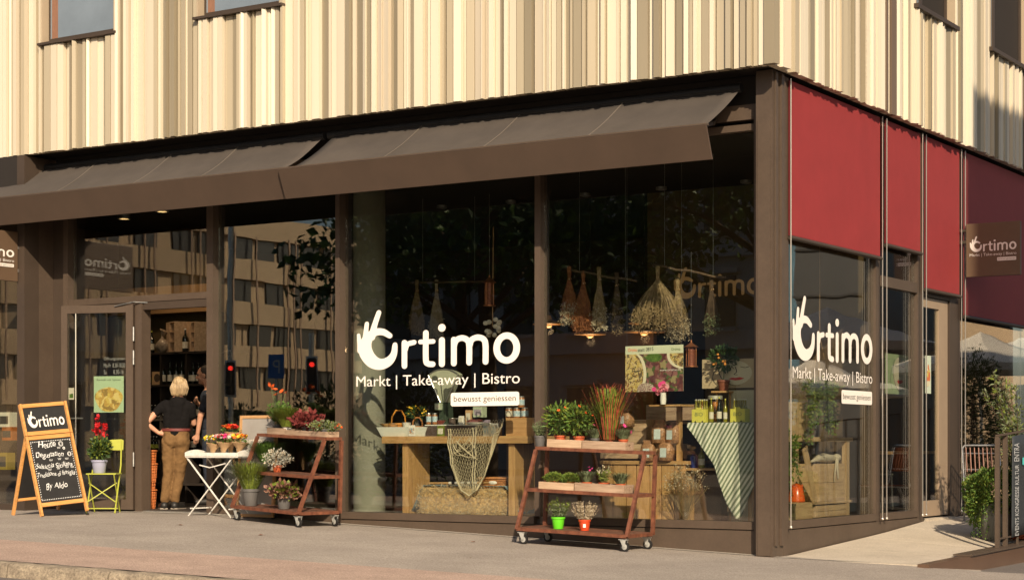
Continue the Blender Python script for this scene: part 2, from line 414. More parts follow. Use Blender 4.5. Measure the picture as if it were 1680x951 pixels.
# ramp of concrete slabs between the side front and a low wall
ramp = bpy.data.objects.new('ramp', None); COL.objects.link(ramp); ramp['kind'] = 'structure'
def rampz(x, y):
    ya = Rt(1443, 874).y; yb = Rt(1512, 855).y
    pts = [(-.3, -.335), (ya, -.19), (yb, -.10), (5.2, -.08), (30, -.08)]
    for (a, za), (b_, zb) in zip(pts, pts[1:]):
        if y <= b_: zf = za+(zb-za)*(y-a)/(b_-a); break
    pw = [(-.3, -.335), (3.2, -.292), (6, -.16), (8, -.1), (30, -.08)]
    for (a, za), (b_, zb) in zip(pw, pw[1:]):
        if y <= b_: zw = za+(zb-za)*(y-a)/(b_-a); break
    t = min(1, max(0, x/1.55)); return zf+(zw-zf)*t
yy = -.16
while yy < 16:
    y1 = yy+1.24; b = MB()
    tx = [.02, .4, .8, 1.2, 1.53]; vs = []
    for z0 in (0, -.3):
        for x in tx:
            for y in (yy+.009, (yy+y1)/2, y1-.009): vs.append((x, y, rampz(x, y)+z0))
    fs = []
    for i in range(4):
        for j in range(2): fs.append((i*3+j, (i+1)*3+j, (i+1)*3+j+1, i*3+j+1))
    fs += [(0, 15, 18, 3), (3, 18, 21, 6), (6, 21, 24, 9), (9, 24, 27, 12), (2, 5, 20, 17), (5, 8, 23, 20), (8, 11, 26, 23), (11, 14, 29, 26), (12, 27, 28, 13), (13, 28, 29, 14), (0, 1, 16, 15), (1, 2, 17, 16)]
    b.add(vs, fs); b.build('concrete_slab', slabm, ramp); yy = y1
# low brown wall on the ramp's outer edge
lw = thing('low_wall', 'low bronze metal wall beside the ramp, rising under the railing', 'wall', (1.6, 3, -.5))
b = MB(); n = 24; vs = []
for i in range(n+1):
    y = -.22+i*.6; zt = rampz(1.5, y)+.012
    if y > 4: zt = rampz(1.5, y)+.03
    vs += [(1.55, y, zt-.0), (1.67, y, zt), (1.67, y, -2.2), (1.55, y, -2.2)]
fs = [(0,3,2,1), (n*4, n*4+1, n*4+2, n*4+3)]
for i in range(n):
    for k in range(4): fs.append((i*4+k, i*4+(k+1) % 4, i*4+4+(k+1) % 4, i*4+4+k))
wallm = mat('glossy_bronze_wall', (.12, .07, .045), .28, var=.12, scale=2, spec=.6)
b.add(vs, fs); b.build('wall_face', wallm, lw)
b = MB(); 
for i in range(2, n):
    y = -.22+i*.6; a = (1.50, y, rampz(1.5, y)+.022); q = (1.50, y+.595, rampz(1.5, y+.6)+.022)
    b.bar((1.59, a[1], a[2]), (1.59, q[1], q[2]), .2, .016)
b.build('coping', brown, lw)

# ================================================================ SHOP BUILDING
shop = thing('shop_building', 'corner shop building with cream ribbed metal upper storey over brown framed shop windows', 'building', (0, 0, 0))
def X0(u, Y=0.): return L(u, 730, Y).x
def Y0(u, X=0.): return Rt(u, 730, X).y
# floor, ceiling, walls
b = MB(); b.box((-15, .06, -.5), (-.12, 12, 0.0)); b.build('floor', mat('dark_shop_floor', (.05, .04, .032), .5, var=.2, scale=3), shop)
b = MB(); b.box((-15, .16, 4.06), (-.16, 12, 4.2)); b.build('ceiling', mat('dark_shop_ceiling', (.018, .015, .012), .9, var=.1), shop)
b = MB(); b.box((-15, 8, 0), (-.12, 8.2, 4.06)); b.build('wall', darkwall, shop)
b = MB(); b.box((-15, .7, 0.01), (-12.4, 8, 4.05)); b.build('wall', darkwall, shop)
b = MB(); b.box((-16, -.3, 4.64), (.02, 14, 9)); b.box((-16, .3, 4.2), (-.3, 14, 4.64)); b.build('upper_storey_core', mat('shadow_gap_black', (.02, .014, .01), .9, var=0), shop)  # core painted black so the gaps between panels read as shadow
# cladding
cl = [mat('cream_metal', (.64, .56, .43), .42, var=.03, scale=1.5, stretch=(6, 6, .4)), mat('pale_ivory_metal', (.73, .655, .51), .42, var=.03, scale=1.5, stretch=(6, 6, .4)),
      mat('beige_metal', (.46, .395, .28), .45, var=.04, scale=1.5, stretch=(6, 6, .4)), mat('taupe_metal', (.28, .238, .165), .45, var=.05, scale=1.5, stretch=(6, 6, .4)),
      mat('bronze_metal', (.14, .10, .07), .45, var=.05, scale=1.5, stretch=(6, 6, .4))]
Wl = [(L(65, 79, -.45), L(187, 59, -.45)), (L(320, 37, -.45), L(459, 14, -.45))]
Wr = [(Rt(1505, 13, .16), Rt(1570, 50, .16)), (Rt(1627, 85, .16), Rt(1690, 126, .16))]
zs = 5.99
def cladrun(t0, t1, put, wins, gp=.85, wts=(34, 28, 22, 12, 1), ch=(.022, .03, .04, .05, .06, .07, .09, .11)):
    t = t0
    while t < t1:
        w_ = random.choice(ch)
        zt = 9.
        for a, c in wins:
            if a-.02 <= t < c-.01: w_ = min(w_, c-t); zt = zs
            elif t < a < t+w_: w_ = a-t
        w_ = max(w_, .02); d1 = random.choice([.06, .075, .09, .11]); d2 = d1+random.choice([0, 0, 0, -.02, .02])
        k = random.choices([0, 1, 2, 3, 4], wts)[0]
        if k == getattr(cladrun, 'last', -1) and rnd() < .6: k = (k+1) % 4
        cladrun.last = k
        put(t, t+w_-.003, d1, max(.01, d2), zt, k); t += w_
        if rnd() < gp and not any(a-.06 < t < a+.03 for a, c in wins): t += random.choice([.006, .009, .013, .02])
def putL(a, c, d1, d2, zt, k):
    b = MB(); x0, x1 = .0-a+.16, .0-c+.16
    z0 = 4.615-.0
    b.add([(x0, -.33, z0), (x1, -.33, z0), (x1, -.335-d2, z0), (x0, -.335-d1, z0), (x0, -.33, zt), (x1, -.33, zt), (x1, -.335-d2, zt), (x0, -.335-d1, zt)],
          [(0,1,2,3), (7,6,5,4), (3,2,6,7), (0,3,7,4), (2,1,5,6), (1,0,4,5)]); b.build('cladding_panel', cl[k], shop)
def putR(a, c, d1, d2, zt, k):
    b = MB(); z0 = 4.615
    b.add([(.04, a, z0), (.04, c, z0), (.045+d2, c, z0), (.045+d1, a, z0), (.04, a, zt), (.04, c, zt), (.045+d2, c, zt), (.045+d1, a, zt)],
          [(3,2,1,0), (4,5,6,7), (7,6,2,3), (4,7,3,0), (6,5,1,2), (5,4,0,1)]); b.build('cladding_panel', cl[k], shop)
cladrun(.128, 11.3, putL, [(.16-q.x, .16-p.x) for p, q in Wl])
cladrun(-.445, 8.7, putR, [(p.y, q.y) for p, q in Wr], .35, (45, 30, 14, 8, 3), (.03, .045, .06, .075, .09, .11))
# upper windows
wglass = mat('upper_window_glass', (.20, .24, .28), .05, var=.12, scale=1.5, spec=1.)
reveal = mat('beige_reveal_metal', (.45, .36, .25), .5, var=.03)
refl = mat('orange_reflection', (.26, .13, .08), .8, var=.2, scale=12, stretch=(6, 6, 1))  # brownish orange reflection, painted as a strip on the upper panes
for i, (p, q) in enumerate(Wl):
    xa, xb = p.x, q.x
    b = MB(); b.box((xa-.03, -.25, zs+.005), (xb+.04, -.47, zs+.035)); wf = b.build('window_sill', brown2, shop)
    b = MB(); b.box((xa+.005, -.43, zs+.036), (xa+.03, -.1, 8.9)); b.build('window_reveal', reveal, shop)
    b = MB(); b.box((xb-.03, -.43, zs+.036), (xb-.004, -.1, 8.9)); b.build('window_reveal', reveal, shop)
    b = MB(); 
    b.box((xa+.031, -.312, zs+.036), (xa+.075, -.29+.02-.05, 8.9)); b.box((xb-.075, -.34, zs+.036), (xb-.031, -.31, 8.9)); b.box((xa+.076, -.34, zs+.036), (xb-.076, -.31, zs+.1))
    fr = b.build('window_frame', brown2, shop)
    b = MB(); b.box((xa+.076, -.3295, zs+.1), (xb-.076, -.32, 8.9)); b.build('pane', wglass, fr)
    if 1:
        b = MB(); b.box((xa+.1, -.3299, zs+.102), (xa+.21, -.3297, 8.8)); b.build('reflection_strip', refl, fr)
for i, (p, q) in enumerate(Wr):
    ya, yb = p.y, q.y
    b = MB(); b.box((-.02, ya-.03, zs-.015), (.185, yb+.04, zs+.035)); b.build('window_sill', brown2, shop)
    b = MB(); b.box((.021, ya+.004, zs+.036), (.14, ya+.03, 8.9)); b.box((.021, yb-.03, zs+.036), (.14, yb-.004, 8.9)); b.build('window_reveal', reveal, shop)
    b = MB(); b.box((.021, ya+.031, zs+.036), (.045, ya+.08, 8.9)); b.box((.021, yb-.08, zs+.036), (.045, yb-.031, 8.9)); b.box((.021, ya+.4, zs+.036), (.05, ya+.47, 8.9)); fr = b.build('window_frame', brown2, shop)
    b = MB(); b.box((.021, ya+.081, zs+.036), (.03, ya+.399, 8.9)); b.build('pane', wglass, fr)
# band above the shop windows, with awning boxes
b = MB(); b.box((-11.3, .1, 4.2), (-.25, .28, 4.63)); b.build('fascia', mat('black_brown_fascia', (.02, .015, .012), .8, var=.1), shop)
xR = X0(1249)
b = MB(); b.box((X0(1150), .0, L(1239, 195, 0).z), (xR, .1, 4.32)); b.build('lintel_panel', brown, shop)
b = MB(); b.box((-11.2, .02, 4.035), (X0(1150)-.002, .11, 4.25)); b.build('lintel_panel', brown, shop)
speck(brown, 30, .07)
b = MB(); b.box((-15, -.43, 3.95), (-10.55, -.32, 4.61)); b.build('fascia', MAT['black_brown_fascia'], shop)
# mullions and rails of the street front
def mull(u0, u1, y0=-.02, y1=.14, z0=-.2, z1=4.3, name='mullion', m=None):
    b = MB(); b.box((X0(u0), y0, z0), (X0(u1), y1, z1)); return b.build(name, m or brown, shop)
mull(552.5, 559.5, -.03, .14, -.2); mull(877, 886.5, 0, .14, .04, 4.02); mull(340.5, 351, -.02, .14, -.1)
mull(1238.5, 1249.5, -.025, .14, -.24, L(1239, 194, 0).z, 'corner_frame')
mull(105.5, 113, -.02, .14, -.1); mull(224, 234.5, -.025, .14, -.1, L(236, 495, 0).z-.002)
for a, c, zb in ((560, 876.5, None), (887, 1238, None)):
    b = MB(); b.box((X0(a), 0, L(1239, 213, 0).z), (X0(c), .1, 4.12)); b.build('top_rail', brown, shop)
    b = MB(); b.box((X0(a)+.002, -.012, -.045), (X0(c), .11, .035)); b.build('bottom_rail', brown, shop)
b = MB(); b.box((X0(559.7), .004, -.62), (X0(1249), .3, -.055)); b.build('plinth', brown, shop)
b = MB(); b.box((X0(351.2), -.0, -.3), (X0(552.3), .3, .03)); b.build('plinth', brown, shop)
b = MB(); b.box((X0(234.6), .0, -.25), (X0(340.4), .2, -.012)); b.build('threshold', steel, shop)
b = MB(); b.box((X0(113.1), .0, -.25), (X0(223.9), .14, .05)); b.build('plinth', brown2, shop)
zt0 = L(236, 484.5, 0).z; zt1 = L(236, 495, 0).z; zt2 = L(290, 492, 0).z
b = MB(); b.box((X0(113.1), -.01, zt1), (X0(340.4), .13, zt0)); b.build('transom', brown, shop)
b = MB(); b.box((X0(234.7), .0, zt1-.1), (X0(340.3), .1, zt1-.003)); b.build('door_head', brown2, shop)
b = MB(); b.box((X0(113.1), .0, zt1-.07), (X0(223.9), .1, zt1-.003)); b.build('door_head', brown2, shop)
# panes
def paneL(ua, ub, z0, z1, y=.085, m=None):
    b = MB(); b.box((X0(ua), y, z0), (X0(ub), y+.012, z1)); return b.build('glass_pane', m or GL, shop)
pane1 = paneL(559.6, 876.9, .035, 4.03); pane2 = paneL(886.6, 1238.4, .035, 4.03); pane3 = paneL(351.1, 552.4, .031, 4.034, m=GLW)
pane4 = paneL(113.2, 340.4, zt0, 4.034); pane5 = paneL(113.2, 223.9, .05, zt1-.07)
# corner post
b = MB(); b.box((X0(1249.7), -.14, -.62), (-.0, .12, 4.62)); b.build('corner_post', brown, shop)
b = MB(); b.box((X0(1249.7)+.02, -.15, -.3), (-.02, -.142, L(1260, 197, -.15).z)); b.build('cover_strip', brown, shop)
b = MB(); b.box((.002, -.10, -.2), (.022, -.06, 4.6)); b.box((.002, .02, -.2), (.03, .08, 4.6)); b.build('edge_trim', brown, shop)
b = MB(); b.box((-.2, .125, -.62), (.0, Y0(1294), 4.6)); b.build('corner_frame', brown, shop)
# side front
def mr_(u0, u1, x0=-.14, x1=.0, z0=-.4, z1=4.6, name='mullion', m=None):
    b = MB(); b.box((x0, Y0(u0), z0), (x1, Y0(u1), z1)); return b.build(name, m or brown, shop)
mr_(1441, 1448, -.14, -.03); mr_(1508, 1517, -.14, -.02); mr_(1562, 1579, -.14, -.03, m=brown2)
def railR(u0, u1, z0, z1, x1=-.02, name='bottom_rail', m=None):
    b = MB(); b.box((-.12, Y0(u0)+.002, z0), (x1, Y0(u1)-.002, z1)); return b.build(name, m or brown, shop)
railR(1294, 1441, -.045, .035); railR(1448, 1508, -.045, .035)
b = MB(); b.box((-.3, Y0(1294)+.001, -.7), (-.01, Y0(1517), -.055)); b.build('plinth', brown, shop)
zq = Rt(1478, 466, 0).z; railR(1448, 1508, zq-.06, zq+.06, name='transom')
def paneR(ua, ub, z0, z1, m=None):
    b = MB(); b.box((-.075, Y0(ua), z0), (-.063, Y0(ub), z1)); return b.build('glass_pane', m or GLD, shop)
pr1 = paneR(1294.1, 1440.9, .035, 4.6); pr2 = paneR(1448.1, 1507.9, .035, zq-.06); paneR(1448.1, 1507.9, zq+.06, 4.6)
pr4 = paneR(1579.1, 1700, -.02, 4.6)
railR(1579.1, 1700, -.12, -.02, m=brown2)
b = MB(); b.box((-.14, Y0(1700)+.001, -.3), (0, Y0(1700)+.12, 4.6)); b.build('mullion', brown2, shop)
b = MB(); b.box((-.14, Y0(1700)+.13, -.3), (-.05, 12.2, 4.6)); b.build('wall', darkwall, shop)
# side door
zd = Rt(1540, 489, 0).z
dl = bpy.data.objects.new('door', None); COL.objects.link(dl); dl.parent = shop; dl['label'] = 'closed glass side door at the top of the ramp'
lightbronze = mat('light_bronze_metal', (.34, .25, .17), .45, var=.06, scale=4)
b = MB(); ya, yb = Y0(1517.2), Y0(1561.8)
b.box((-.12, ya, zd), (-.03, yb, zd+.12)); b.build('door_head', brown2, shop)
b = MB(); b.box((-.1, Y0(1547), -.05), (-.05, yb-.02, zd-.01)); b.box((-.1, ya+.03, -.05), (-.05, Y0(1547)-.001, .14)); b.box((-.1, ya+.03, zd-.13), (-.05, Y0(1547)-.001, zd-.01)); b.box((-.1, ya+.01, -.05), (-.05, ya+.029, zd-.01)); b.build('door_frame', lightbronze, dl)
b = MB(); b.box((-.08, ya+.03, .14), (-.07, Y0(1547)-.001, zd-.13)); b.build('pane', GLD, dl)
b = MB(); b.box((-.12, ya, zd+.12), (-.07, yb, 4.6)); b.build('upper_panel', brown2, shop)
b = MB(); b.box((-.12, ya, -.4), (.05, yb, -.075)); b.build('threshold', slabm, shop)

# projecting section at the left end with its return wall
XL = L(40, 730, -.45).x; XF = L(28, 730, -.45).x; Yr = Rt(98, 730, XL).y
print('return wall', XL, XF, Yr)
b = MB(); b.box((XF, -.45, -.1), (XL, -.2, 4.6)); b.build('fin', brown2, shop)
b = MB(); b.box((XL-.06, -.199, -.1), (XL, max(Yr, .1), 4.6)); b.build('return_wall', brown, shop)
b = MB(); b.box((XL+.003, .05, -.1), (X0(105.4), .15, 4.3)); b.build('frame', brown2, shop)
b = MB(); b.box((-15, -.36, .05), (XF-.002, -.35, 4.5)); pane6 = b.build('glass_pane', GL, shop)
b = MB(); b.box((-15, -.42, -.2), (XF-.002, -.3, .05)); b.build('plinth', brown2, shop)
b = MB(); b.box((-15, -.2, -.2), (XF-.1, 0, .05)); b.box((-15, .5, .0), (XF-.1, .6, 4.5)); b.build('wall', darkwall, shop)

# entrance door standing open
hx = X0(222.5); a17 = R_(17)
wl = .5
for k in range(200):
    q = (hx-math.cos(a17)*wl, -.03-math.sin(a17)*wl)
    dx, dy = q[0]-CX, q[1]-CY; d = -dx*s_+dy*c_; u = UC+FPX*(dx*c_+dy*s_)/d
    if u <= 103: break
    wl += .01
print('door leaf width', wl)
dr = bpy.data.objects.new('door', None); COL.objects.link(dr); dr.parent = shop; dr.location = (hx, -.03, 0); dr.rotation_euler = (0, 0, a17); dr['label'] = 'open glass entrance door folded back to the left'
zh = zt1-.03
b = MB(); b.box((-wl, -.03, .0), (-wl+.085, .03, zh)); b.box((-.1, -.03, .0), (0, .03, zh)); b.box((-wl+.0855, -.03, zh-.1), (-.1005, .03, zh)); b.box((-wl+.0855, -.03, 0), (-.1005, .03, .13)); b.build('door_frame', brown, dr, local=True)
b = MB(); b.box((-wl+.0855, -.006, .13), (-.1005, .006, zh-.1)); dpane = b.build('pane', GLD, dr, local=True)
b = MB(); zhn = 1.17
b.tube([(-wl+.04, -.03, zhn), (-wl+.04, -.08, zhn), (-wl-.12, -.08, zhn)], .011, 8); b.tube([(-wl+.04, .03, zhn), (-wl+.04, .08, zhn), (-wl+.25, .08, zhn)], .011, 8); b.lathe([(.02, -.01), (.02, .01)], (-wl+.04, -.035, zhn), 10); b.ell((-wl+.03, -.05, zhn-.14), .025, 10); b.build('door_handle', steel, dr, local=True)
b = MB(); 
for z in (2.15, 1.85, .55): b.tube([(.012, -.035, z), (.012, -.035, z+.18)], .012, 8)
b.build('hinge', steel, dr, local=True)
b = MB(); b.bar((-.25, -.04, zh-.02), (.02, -.05, zh+.03), .025, .01); b.bar((.02, -.05, zh+.03), (.35, .0, zh+.01), .02, .01); b.build('door_closer', steel, dr, local=True)
b = MB(); b.tube([(-wl+.2, -.012, .15), (-wl+.2, -.012, zh-.1)], .009, 8); b.build('pull_rail', mat('polished_steel', (.8, .78, .72), .2, .9, var=0), dr, local=True)

# lettering on the two shop windows
grn = mat('brown_lettering', (.035, .025, .02), .6, var=0)
p0 = L(585, 633, .083); p1 = L(853, 631, .083); k = (633-500)/ (FPX/ (-( (p0.x+p1.x)/2-CX)*s_+(.08-CY)*c_))
b = MB(); logo(b, (p0.x, .083, L(720, 632, .08).z), (1, 0, 0), (0, 0, 1), p1.x-p0.x, k*.94, (0, -1, 0)); b.build('window_lettering', [vinyl, grn], pane1)
q0 = Rt(1296, 628, -.061); q1 = Rt(1430, 634, -.061); hh = Rt(1300, 484, -.06).z-Rt(1300, 622, -.06).z
b = MB(); logo(b, (-.061, q0.y+.06, Rt(1296, 620, -.06).z), (0, 1, 0), (0, 0, 1), q1.y-q0.y-.05, hh*.98, (1, 0, 0)); b.build('window_lettering', [vinyl, grn], pr1)

# ================================================================ AWNINGS
fabric = mat('grey_brown_awning_fabric', (.073, .060, .050), .8, var=.16, scale=2.2, bump=.1, bscale=300)
valm = mat('brown_awning_valance', (.078, .051, .035), .6, var=.12, scale=1.6)
ptop = L(1218, 147, -.12); pf = Rt(1160, 205, ptop.x); pb = Rt(1170, 262, ptop.x)
print('awning', ptop, pf, pb)
XS = L(458, 280, pf.y).x
def awning(x0, x1, dy, label, seams, gap=.03):
    t = thing('awning', label, 'awning', ((x0+x1)/2, -.2, 3.9))
    yf, zf, yb_, zb = pf.y+dy, pf.z+dy*.2, pb.y+dy, pb.z+dy*.2
    b = MB(); n = 40; vs = []
    for i in range(n+1):
        x = x0+gap+(x1-x0-.03-gap)*i/n
        for j in range(9):
            s = j/8; sag = -.03*math.sin(PI*s)*(1+.3*math.sin(x*5))+.007*noise.noise(Vector((x*3.1, s*2.2, 5)))*math.sin(PI*s)
            vs.append((x, -.12+(yf+.02+.12)*s, ptop.z+(zf-ptop.z)*s+sag))
    b.add(vs, [(i*9+j, i*9+j+1, i*9+10+j, i*9+9+j) for i in range(n) for j in range(8)], 0, True)
    fb = b.build('fabric', fabric, t)
    md = fb.modifiers.new('thickness', 'SOLIDIFY'); md.thickness = .003
    b = MB(); b.poly([(x0, yf, zf), (x0, yf-.025, zf-.003), (x0, yb_-.025, zb), (x0, yb_, zb+.001)], (x1-x0, 0, 0)); b.build('valance', valm, t, bevel=.003)
    b = MB(); b.box((x0+.002, yf-.02, zf+.001), (x1-.002, yf+.045, zf+.018)); b.build('front_bar', brown, t)
    for x in seams:
        b = MB()
        for j in range(8):
            s, s2 = j/8, (j+1)/8
            g = lambda q: Vector((x, -.12+(yf+.14)*q, ptop.z+(zf-ptop.z)*q-.03*math.sin(PI*q)*(1+.3*math.sin(x*5))+.002))
            b.bar(g(s), g(s2), .014, .003)
        b.build('seam', mat('seam_tape', (.15, .125, .10), .7, var=0), t)
    for x in (x0+.4, x1-.4):
        b = MB(); b.bar((x, .05, 4.2), (x+.2, yf*.45, 4.08), .05, .04); b.bar((x+.2, yf*.45, 4.08), (x, yf+.04, zf-.06), .04, .035); b.build('folding_arm', brown2, t)
    b = MB(); b.tube([(x0+.05, -.07, ptop.z+.03), (x1-.03, -.07, ptop.z+.03)], .05, 10); b.build('roller', black, t)
    return t
awning(XS, ptop.x, 0, 'dark brown awning, the nearer one, over the two big lettered windows', [X0(u, -.4) for u in (668, 830, 1000)], .16)
awning(-11.75, XS+.02, .05, 'dark brown awning over the entrance and the reflecting window', [X0(u, -.4) for u in (130, 255, 365)])
awning(-15, -11.8, .05, 'dark brown awning end cut off by the left edge of the photo', [])

# ================================================================ RED BLINDS
redb = mat('red_blind_fabric', (.28, .028, .029), .75, var=.08, scale=3, bump=.1, bscale=250)
steelw = mat('bright_steel_cable', (.75, .7, .62), .3, .8, var=0)
def blind(ua, ub, vb, um, label, m=None):
    ya, yb = Y0(ua, .02), Y0(ub, .02); zb = Rt(um, vb, .02).z
    t = thing('roller_blind', label, 'blind', (.02, (ya+yb)/2, zb))
    b = MB(); b.box((.016, ya, zb), (.0195, yb, 4.57)); b.build('blind_fabric', m or redb, t)
    b = MB(); b.box((.0197, ya+.004, zb+.03), (.021, yb-.004, zb+.038)); b.build('hem', m or redb, t)
    b = MB(); b.tube([(.03, ya, zb), (.03, yb, zb)], .024, 10); b.build('bottom_bar', brown2, t)
    for y, zz in ((ya-.01, .0), (yb+.01, .0)):
        b = MB(); b.tube([(.045, y, -.02 if y < 4.25 else -.05), (.045, y, 4.58)], .007, 6); b.ell((.045, y, -.02), .018, 8); b.build('guide_cable', steelw, t)
    return t
blind(1294.5, 1444, 407, 1370, 'wide bright red roller blind next to the corner post')
blind(1452, 1510, 409, 1480, 'narrow bright red roller blind above the middle pane')
blind(1517, 1574, 481, 1546, 'red roller blind above the side door')
blind(1581, 1696, 528, 1630, 'dark wine red roller blind in the shade, behind the projecting sign', mat('wine_blind_fabric', (.30, .048, .048), .75, var=.05, scale=3, bump=.1, bscale=250))

# ================================================================ SIGNS
signm = mat('bronze_sign_panel', (.13, .082, .05), .45, var=.05)
ly = Y0(1581, .03); sa = Rt(1581, 365, .03)
A = L(1586, 368, ly); B = L(1675, 363, ly); C_ = L(1586, 455, ly)
t = thing('projecting_sign', 'square brown shop sign projecting beside the dark wine red blind', 'sign', (A.x, ly, A.z))
b = MB(); b.box((A.x, ly-.025, C_.z), (B.x, ly+.025, A.z)); b.build('sign_panel', signm, t, bevel=.004)
b = MB(); b.bar((-.03, ly, C_.z+.45), (A.x, ly, C_.z+.45), .04); b.bar((-.03, ly, A.z-.08), (A.x, ly, A.z-.08), .03); b.build('bracket', brown2, t)
b = MB(); Wd = B.x-A.x
logo(b, (A.x+Wd*.07, ly-.027, A.z-(A.z-C_.z)*.62), (1, 0, 0), (0, 0, 1), Wd*.86, (A.z-C_.z)*.37, (0, -1, 0)); b.build('sign_lettering', [vinyl, signm], t)
t = thing('projecting_sign', 'brown shop sign cut off by the left edge of the photo', 'sign', (XF, -.5, 2.5))
zA = Rt(28, 381, XF+.02); zB = Rt(28, 462, XF+.02)
b = MB(); b.box((XF-.015, zA.y-1.0, zB.z), (XF+.035, zA.y, zA.z)); b.build('sign_panel', signm, t, bevel=.004)
b = MB(); b.bar((XF+.01, zA.y-.01, zA.z-.2), (XF+.01, -.3, zA.z-.2), .04); b.bar((XF+.01, zA.y-.01, zA.z-.5), (XF+.01, -.3, zA.z-.5), .04); b.build('bracket', steel, t)
b = MB(); hs = zA.z-zB.z; logo(b, (XF+.037, zA.y-.93, zA.z-hs*.62), (0, 1, 0), (0, 0, 1), .86, hs*.37, (1, 0, 0)); b.build('sign_lettering', [vinyl, signm], t)
print('sign left', zA, zB, 'sign right', A, B, C_)
# ================================================================ ACROSS THE STREET (seen in the glass, plus an unseen shading block)
beige = mat('beige_render', (.50, .36, .22), .85, var=.06, scale=.5)  # even beige, the render's own colour
darkwin = mat('dark_window', (.03, .03, .032), .2, var=.1)
greyst = mat('grey_stucco', (.42, .41, .39), .9, var=.06, scale=.6)
ob = thing('office_building', 'beige office block with brown vertical fins mirrored in the tall pane beside the entrance', 'building', (-78, -85, -.6))
b = MB(); b.box((-90, -125, -.6), (-75.3, -55, 16.6)); b.build('wall', beige, ob)
for fl in range(5):
    zc = 14.3-fl*2.95
    b = MB(); b.box((-75.29, -125, zc+.75), (-74.9, -55, zc+2.2 if fl else 16.6)); b.build('parapet_band', beige, ob)
    y = -124
    while y < -56:
        b = MB(); b.box((-75.29, y, zc-.72), (-75.2, y+2.0, zc+.7)); b.build('window', darkwin, ob); y += 2.5 if rnd() < .7 else 3.4
fm = mat('brown_facade_fin', (.34, .22, .14), .7, var=.2)
y = -124.
while y < -56:
    b = MB(); b.box((-74.7, y, 3.5), (-74.64, y+.14, 15.2)); b.build('facade_fin', fm, ob); y += random.choice([.7, .9, 1.5, 2.4, 3.4])
th = thing('town_house', 'pale grey stucco town house in the shade, mirrored above the big lettering', 'building', (-27, -48, -.6))
b = MB(); b.box((-39.5, -60, -.6), (-12, -45, 16)); b.build('wall', greyst, th)
for z in (4.4, 7.9, 11.6):
    b = MB(); b.box((-39.6, -44.99, z), (-11.9, -44.6, z+.35)); b.build('cornice', greyst, th)
for z in (1.2, 5.3, 8.9, 12.5):
    for k in range(9):
        x = -38.3+k*3.0; b = MB(); b.box((x, -44.99, z), (x+1.3, -44.9, z+1.9)); wn = b.build('window', darkwin, th)
        b = MB(); b.box((x-.15, -44.99, z+2.0), (x+1.45, -44.7, z+2.2)); b.box((x-.1, -44.99, z-.2), (x+1.4, -44.75, z-.05)); b.build('window_surround', greyst, wn)
sh = thing('shading_block', 'unseen tall block added to shade the far end of the side front', 'building', (12, 1, -.6))  # out of view, placed and sized to cast shade on the side front
b = MB(); b.box((8.2, -3.95, -.6), (20, .6, 12.9)); b.build('wall', greyst, sh)
for z in (1, 4.2, 7.4, 10.2):
    for y in (-3.2, -1.2):
        b = MB(); b.box((8.1, y, z), (8.199, y+1.3, z+1.8)); b.build('window', darkwin, sh)
db = thing('dark_office_tower', 'dark grey office tower mirrored behind the lettering on the side window', 'building', (11.7, 31, -.6))
b = MB(); b.box((10.9, 30, -.6), (12.8, 44, 17)); b.build('wall', mat('dark_slate_cladding', (.045, .045, .045), .5, var=.15, scale=.8), db)
for k in range(12):
    b = MB(); b.box((10.88, 29.93, 1+k*1.3), (12.82, 29.999, 1.06+k*1.3)); b.build('cladding_joint', black, db)
bb = thing('blue_glass_building', 'blue glazed building mirrored at the left edge of the side window', 'building', (16, 32, -.6))
bgl = mat('blue_curtain_glass', (.10, .22, .30), .2, var=.2, scale=1, spec=.8)
b = MB(); b.box((13, 31, -.6), (24, 42, 11)); b.build('wall', bgl, bb)
for k in range(10):
    b = MB(); b.box((13+k*1.1, 30.9, -.6), (13.08+k*1.1, 30.999, 11)); b.build('glazing_bar', steel, bb)
ph = thing('pale_house', 'pale beige house mirrored below the parasols in the shaded pane', 'building', (5, 31, -.6))
b = MB(); b.box((2.2, 30, -.6), (8.2, 38, 5.2)); b.build('wall', beige, ph)
for x in (3, 5.6): 
    b = MB(); b.box((x, 29.9, .6), (x+1, 29.99, 2.4)); b.build('window', darkwin, ph)
psm = mat('parasol_canvas', (.70, .63, .52), .8, var=.05)
def parasol(x, y, zt, r, lab):
    t = thing('parasol', lab, 'parasol', (x, y, gz(x, y)), .35, 'terrace parasols')
    z0 = zt-gz(x, y); b = MB(); n = 8; vs = [(0, 0, z0)]
    for j in (1, 2, 3, 4):
        for k in range(n): a = 2*PI*k/n; q = r*j/4; vs.append((q*math.cos(a), q*math.sin(a), z0-.62*(j/4)**.85))
    for k in range(n): a = 2*PI*k/n; vs.append((r*math.cos(a), r*math.sin(a), z0-.62-.13))
    fs = [(0, 1+k, 1+(k+1) % n) for k in range(n)]+[(1+j*n+k, 1+(j+1)*n+k, 1+(j+1)*n+(k+1) % n, 1+j*n+(k+1) % n) for j in range(4) for k in range(n)]
    b.add(vs, fs); o = b.build('canopy', psm, t, local=True); md = o.modifiers.new('thickness', 'SOLIDIFY'); md.thickness = .004
    b = MB(); b.tube([(0, 0, 0), (0, 0, z0-.02)], .03, 10); b.build('pole', steel, t, local=True)
    b = MB(); b.lathe([(.3, 0), (.3, .07), (.05, .12)], n=16); b.build('base', greypot, t, local=True)
    for k in range(n):
        a = 2*PI*k/n; b = MB(); b.bar((0, 0, z0-.5), (r*.5*math.cos(a), r*.5*math.sin(a), z0-.38), .02); b.build('rib', steel, t, local=True)
parasol(3.6, 10.2, 3.02, 1.9, 'large grey parasol mirrored behind the lettering on the side window')
parasol(6.2, 15.8, 2.5, 1.8, 'lower sunlit parasol mirrored just above the word Markt on the side window')
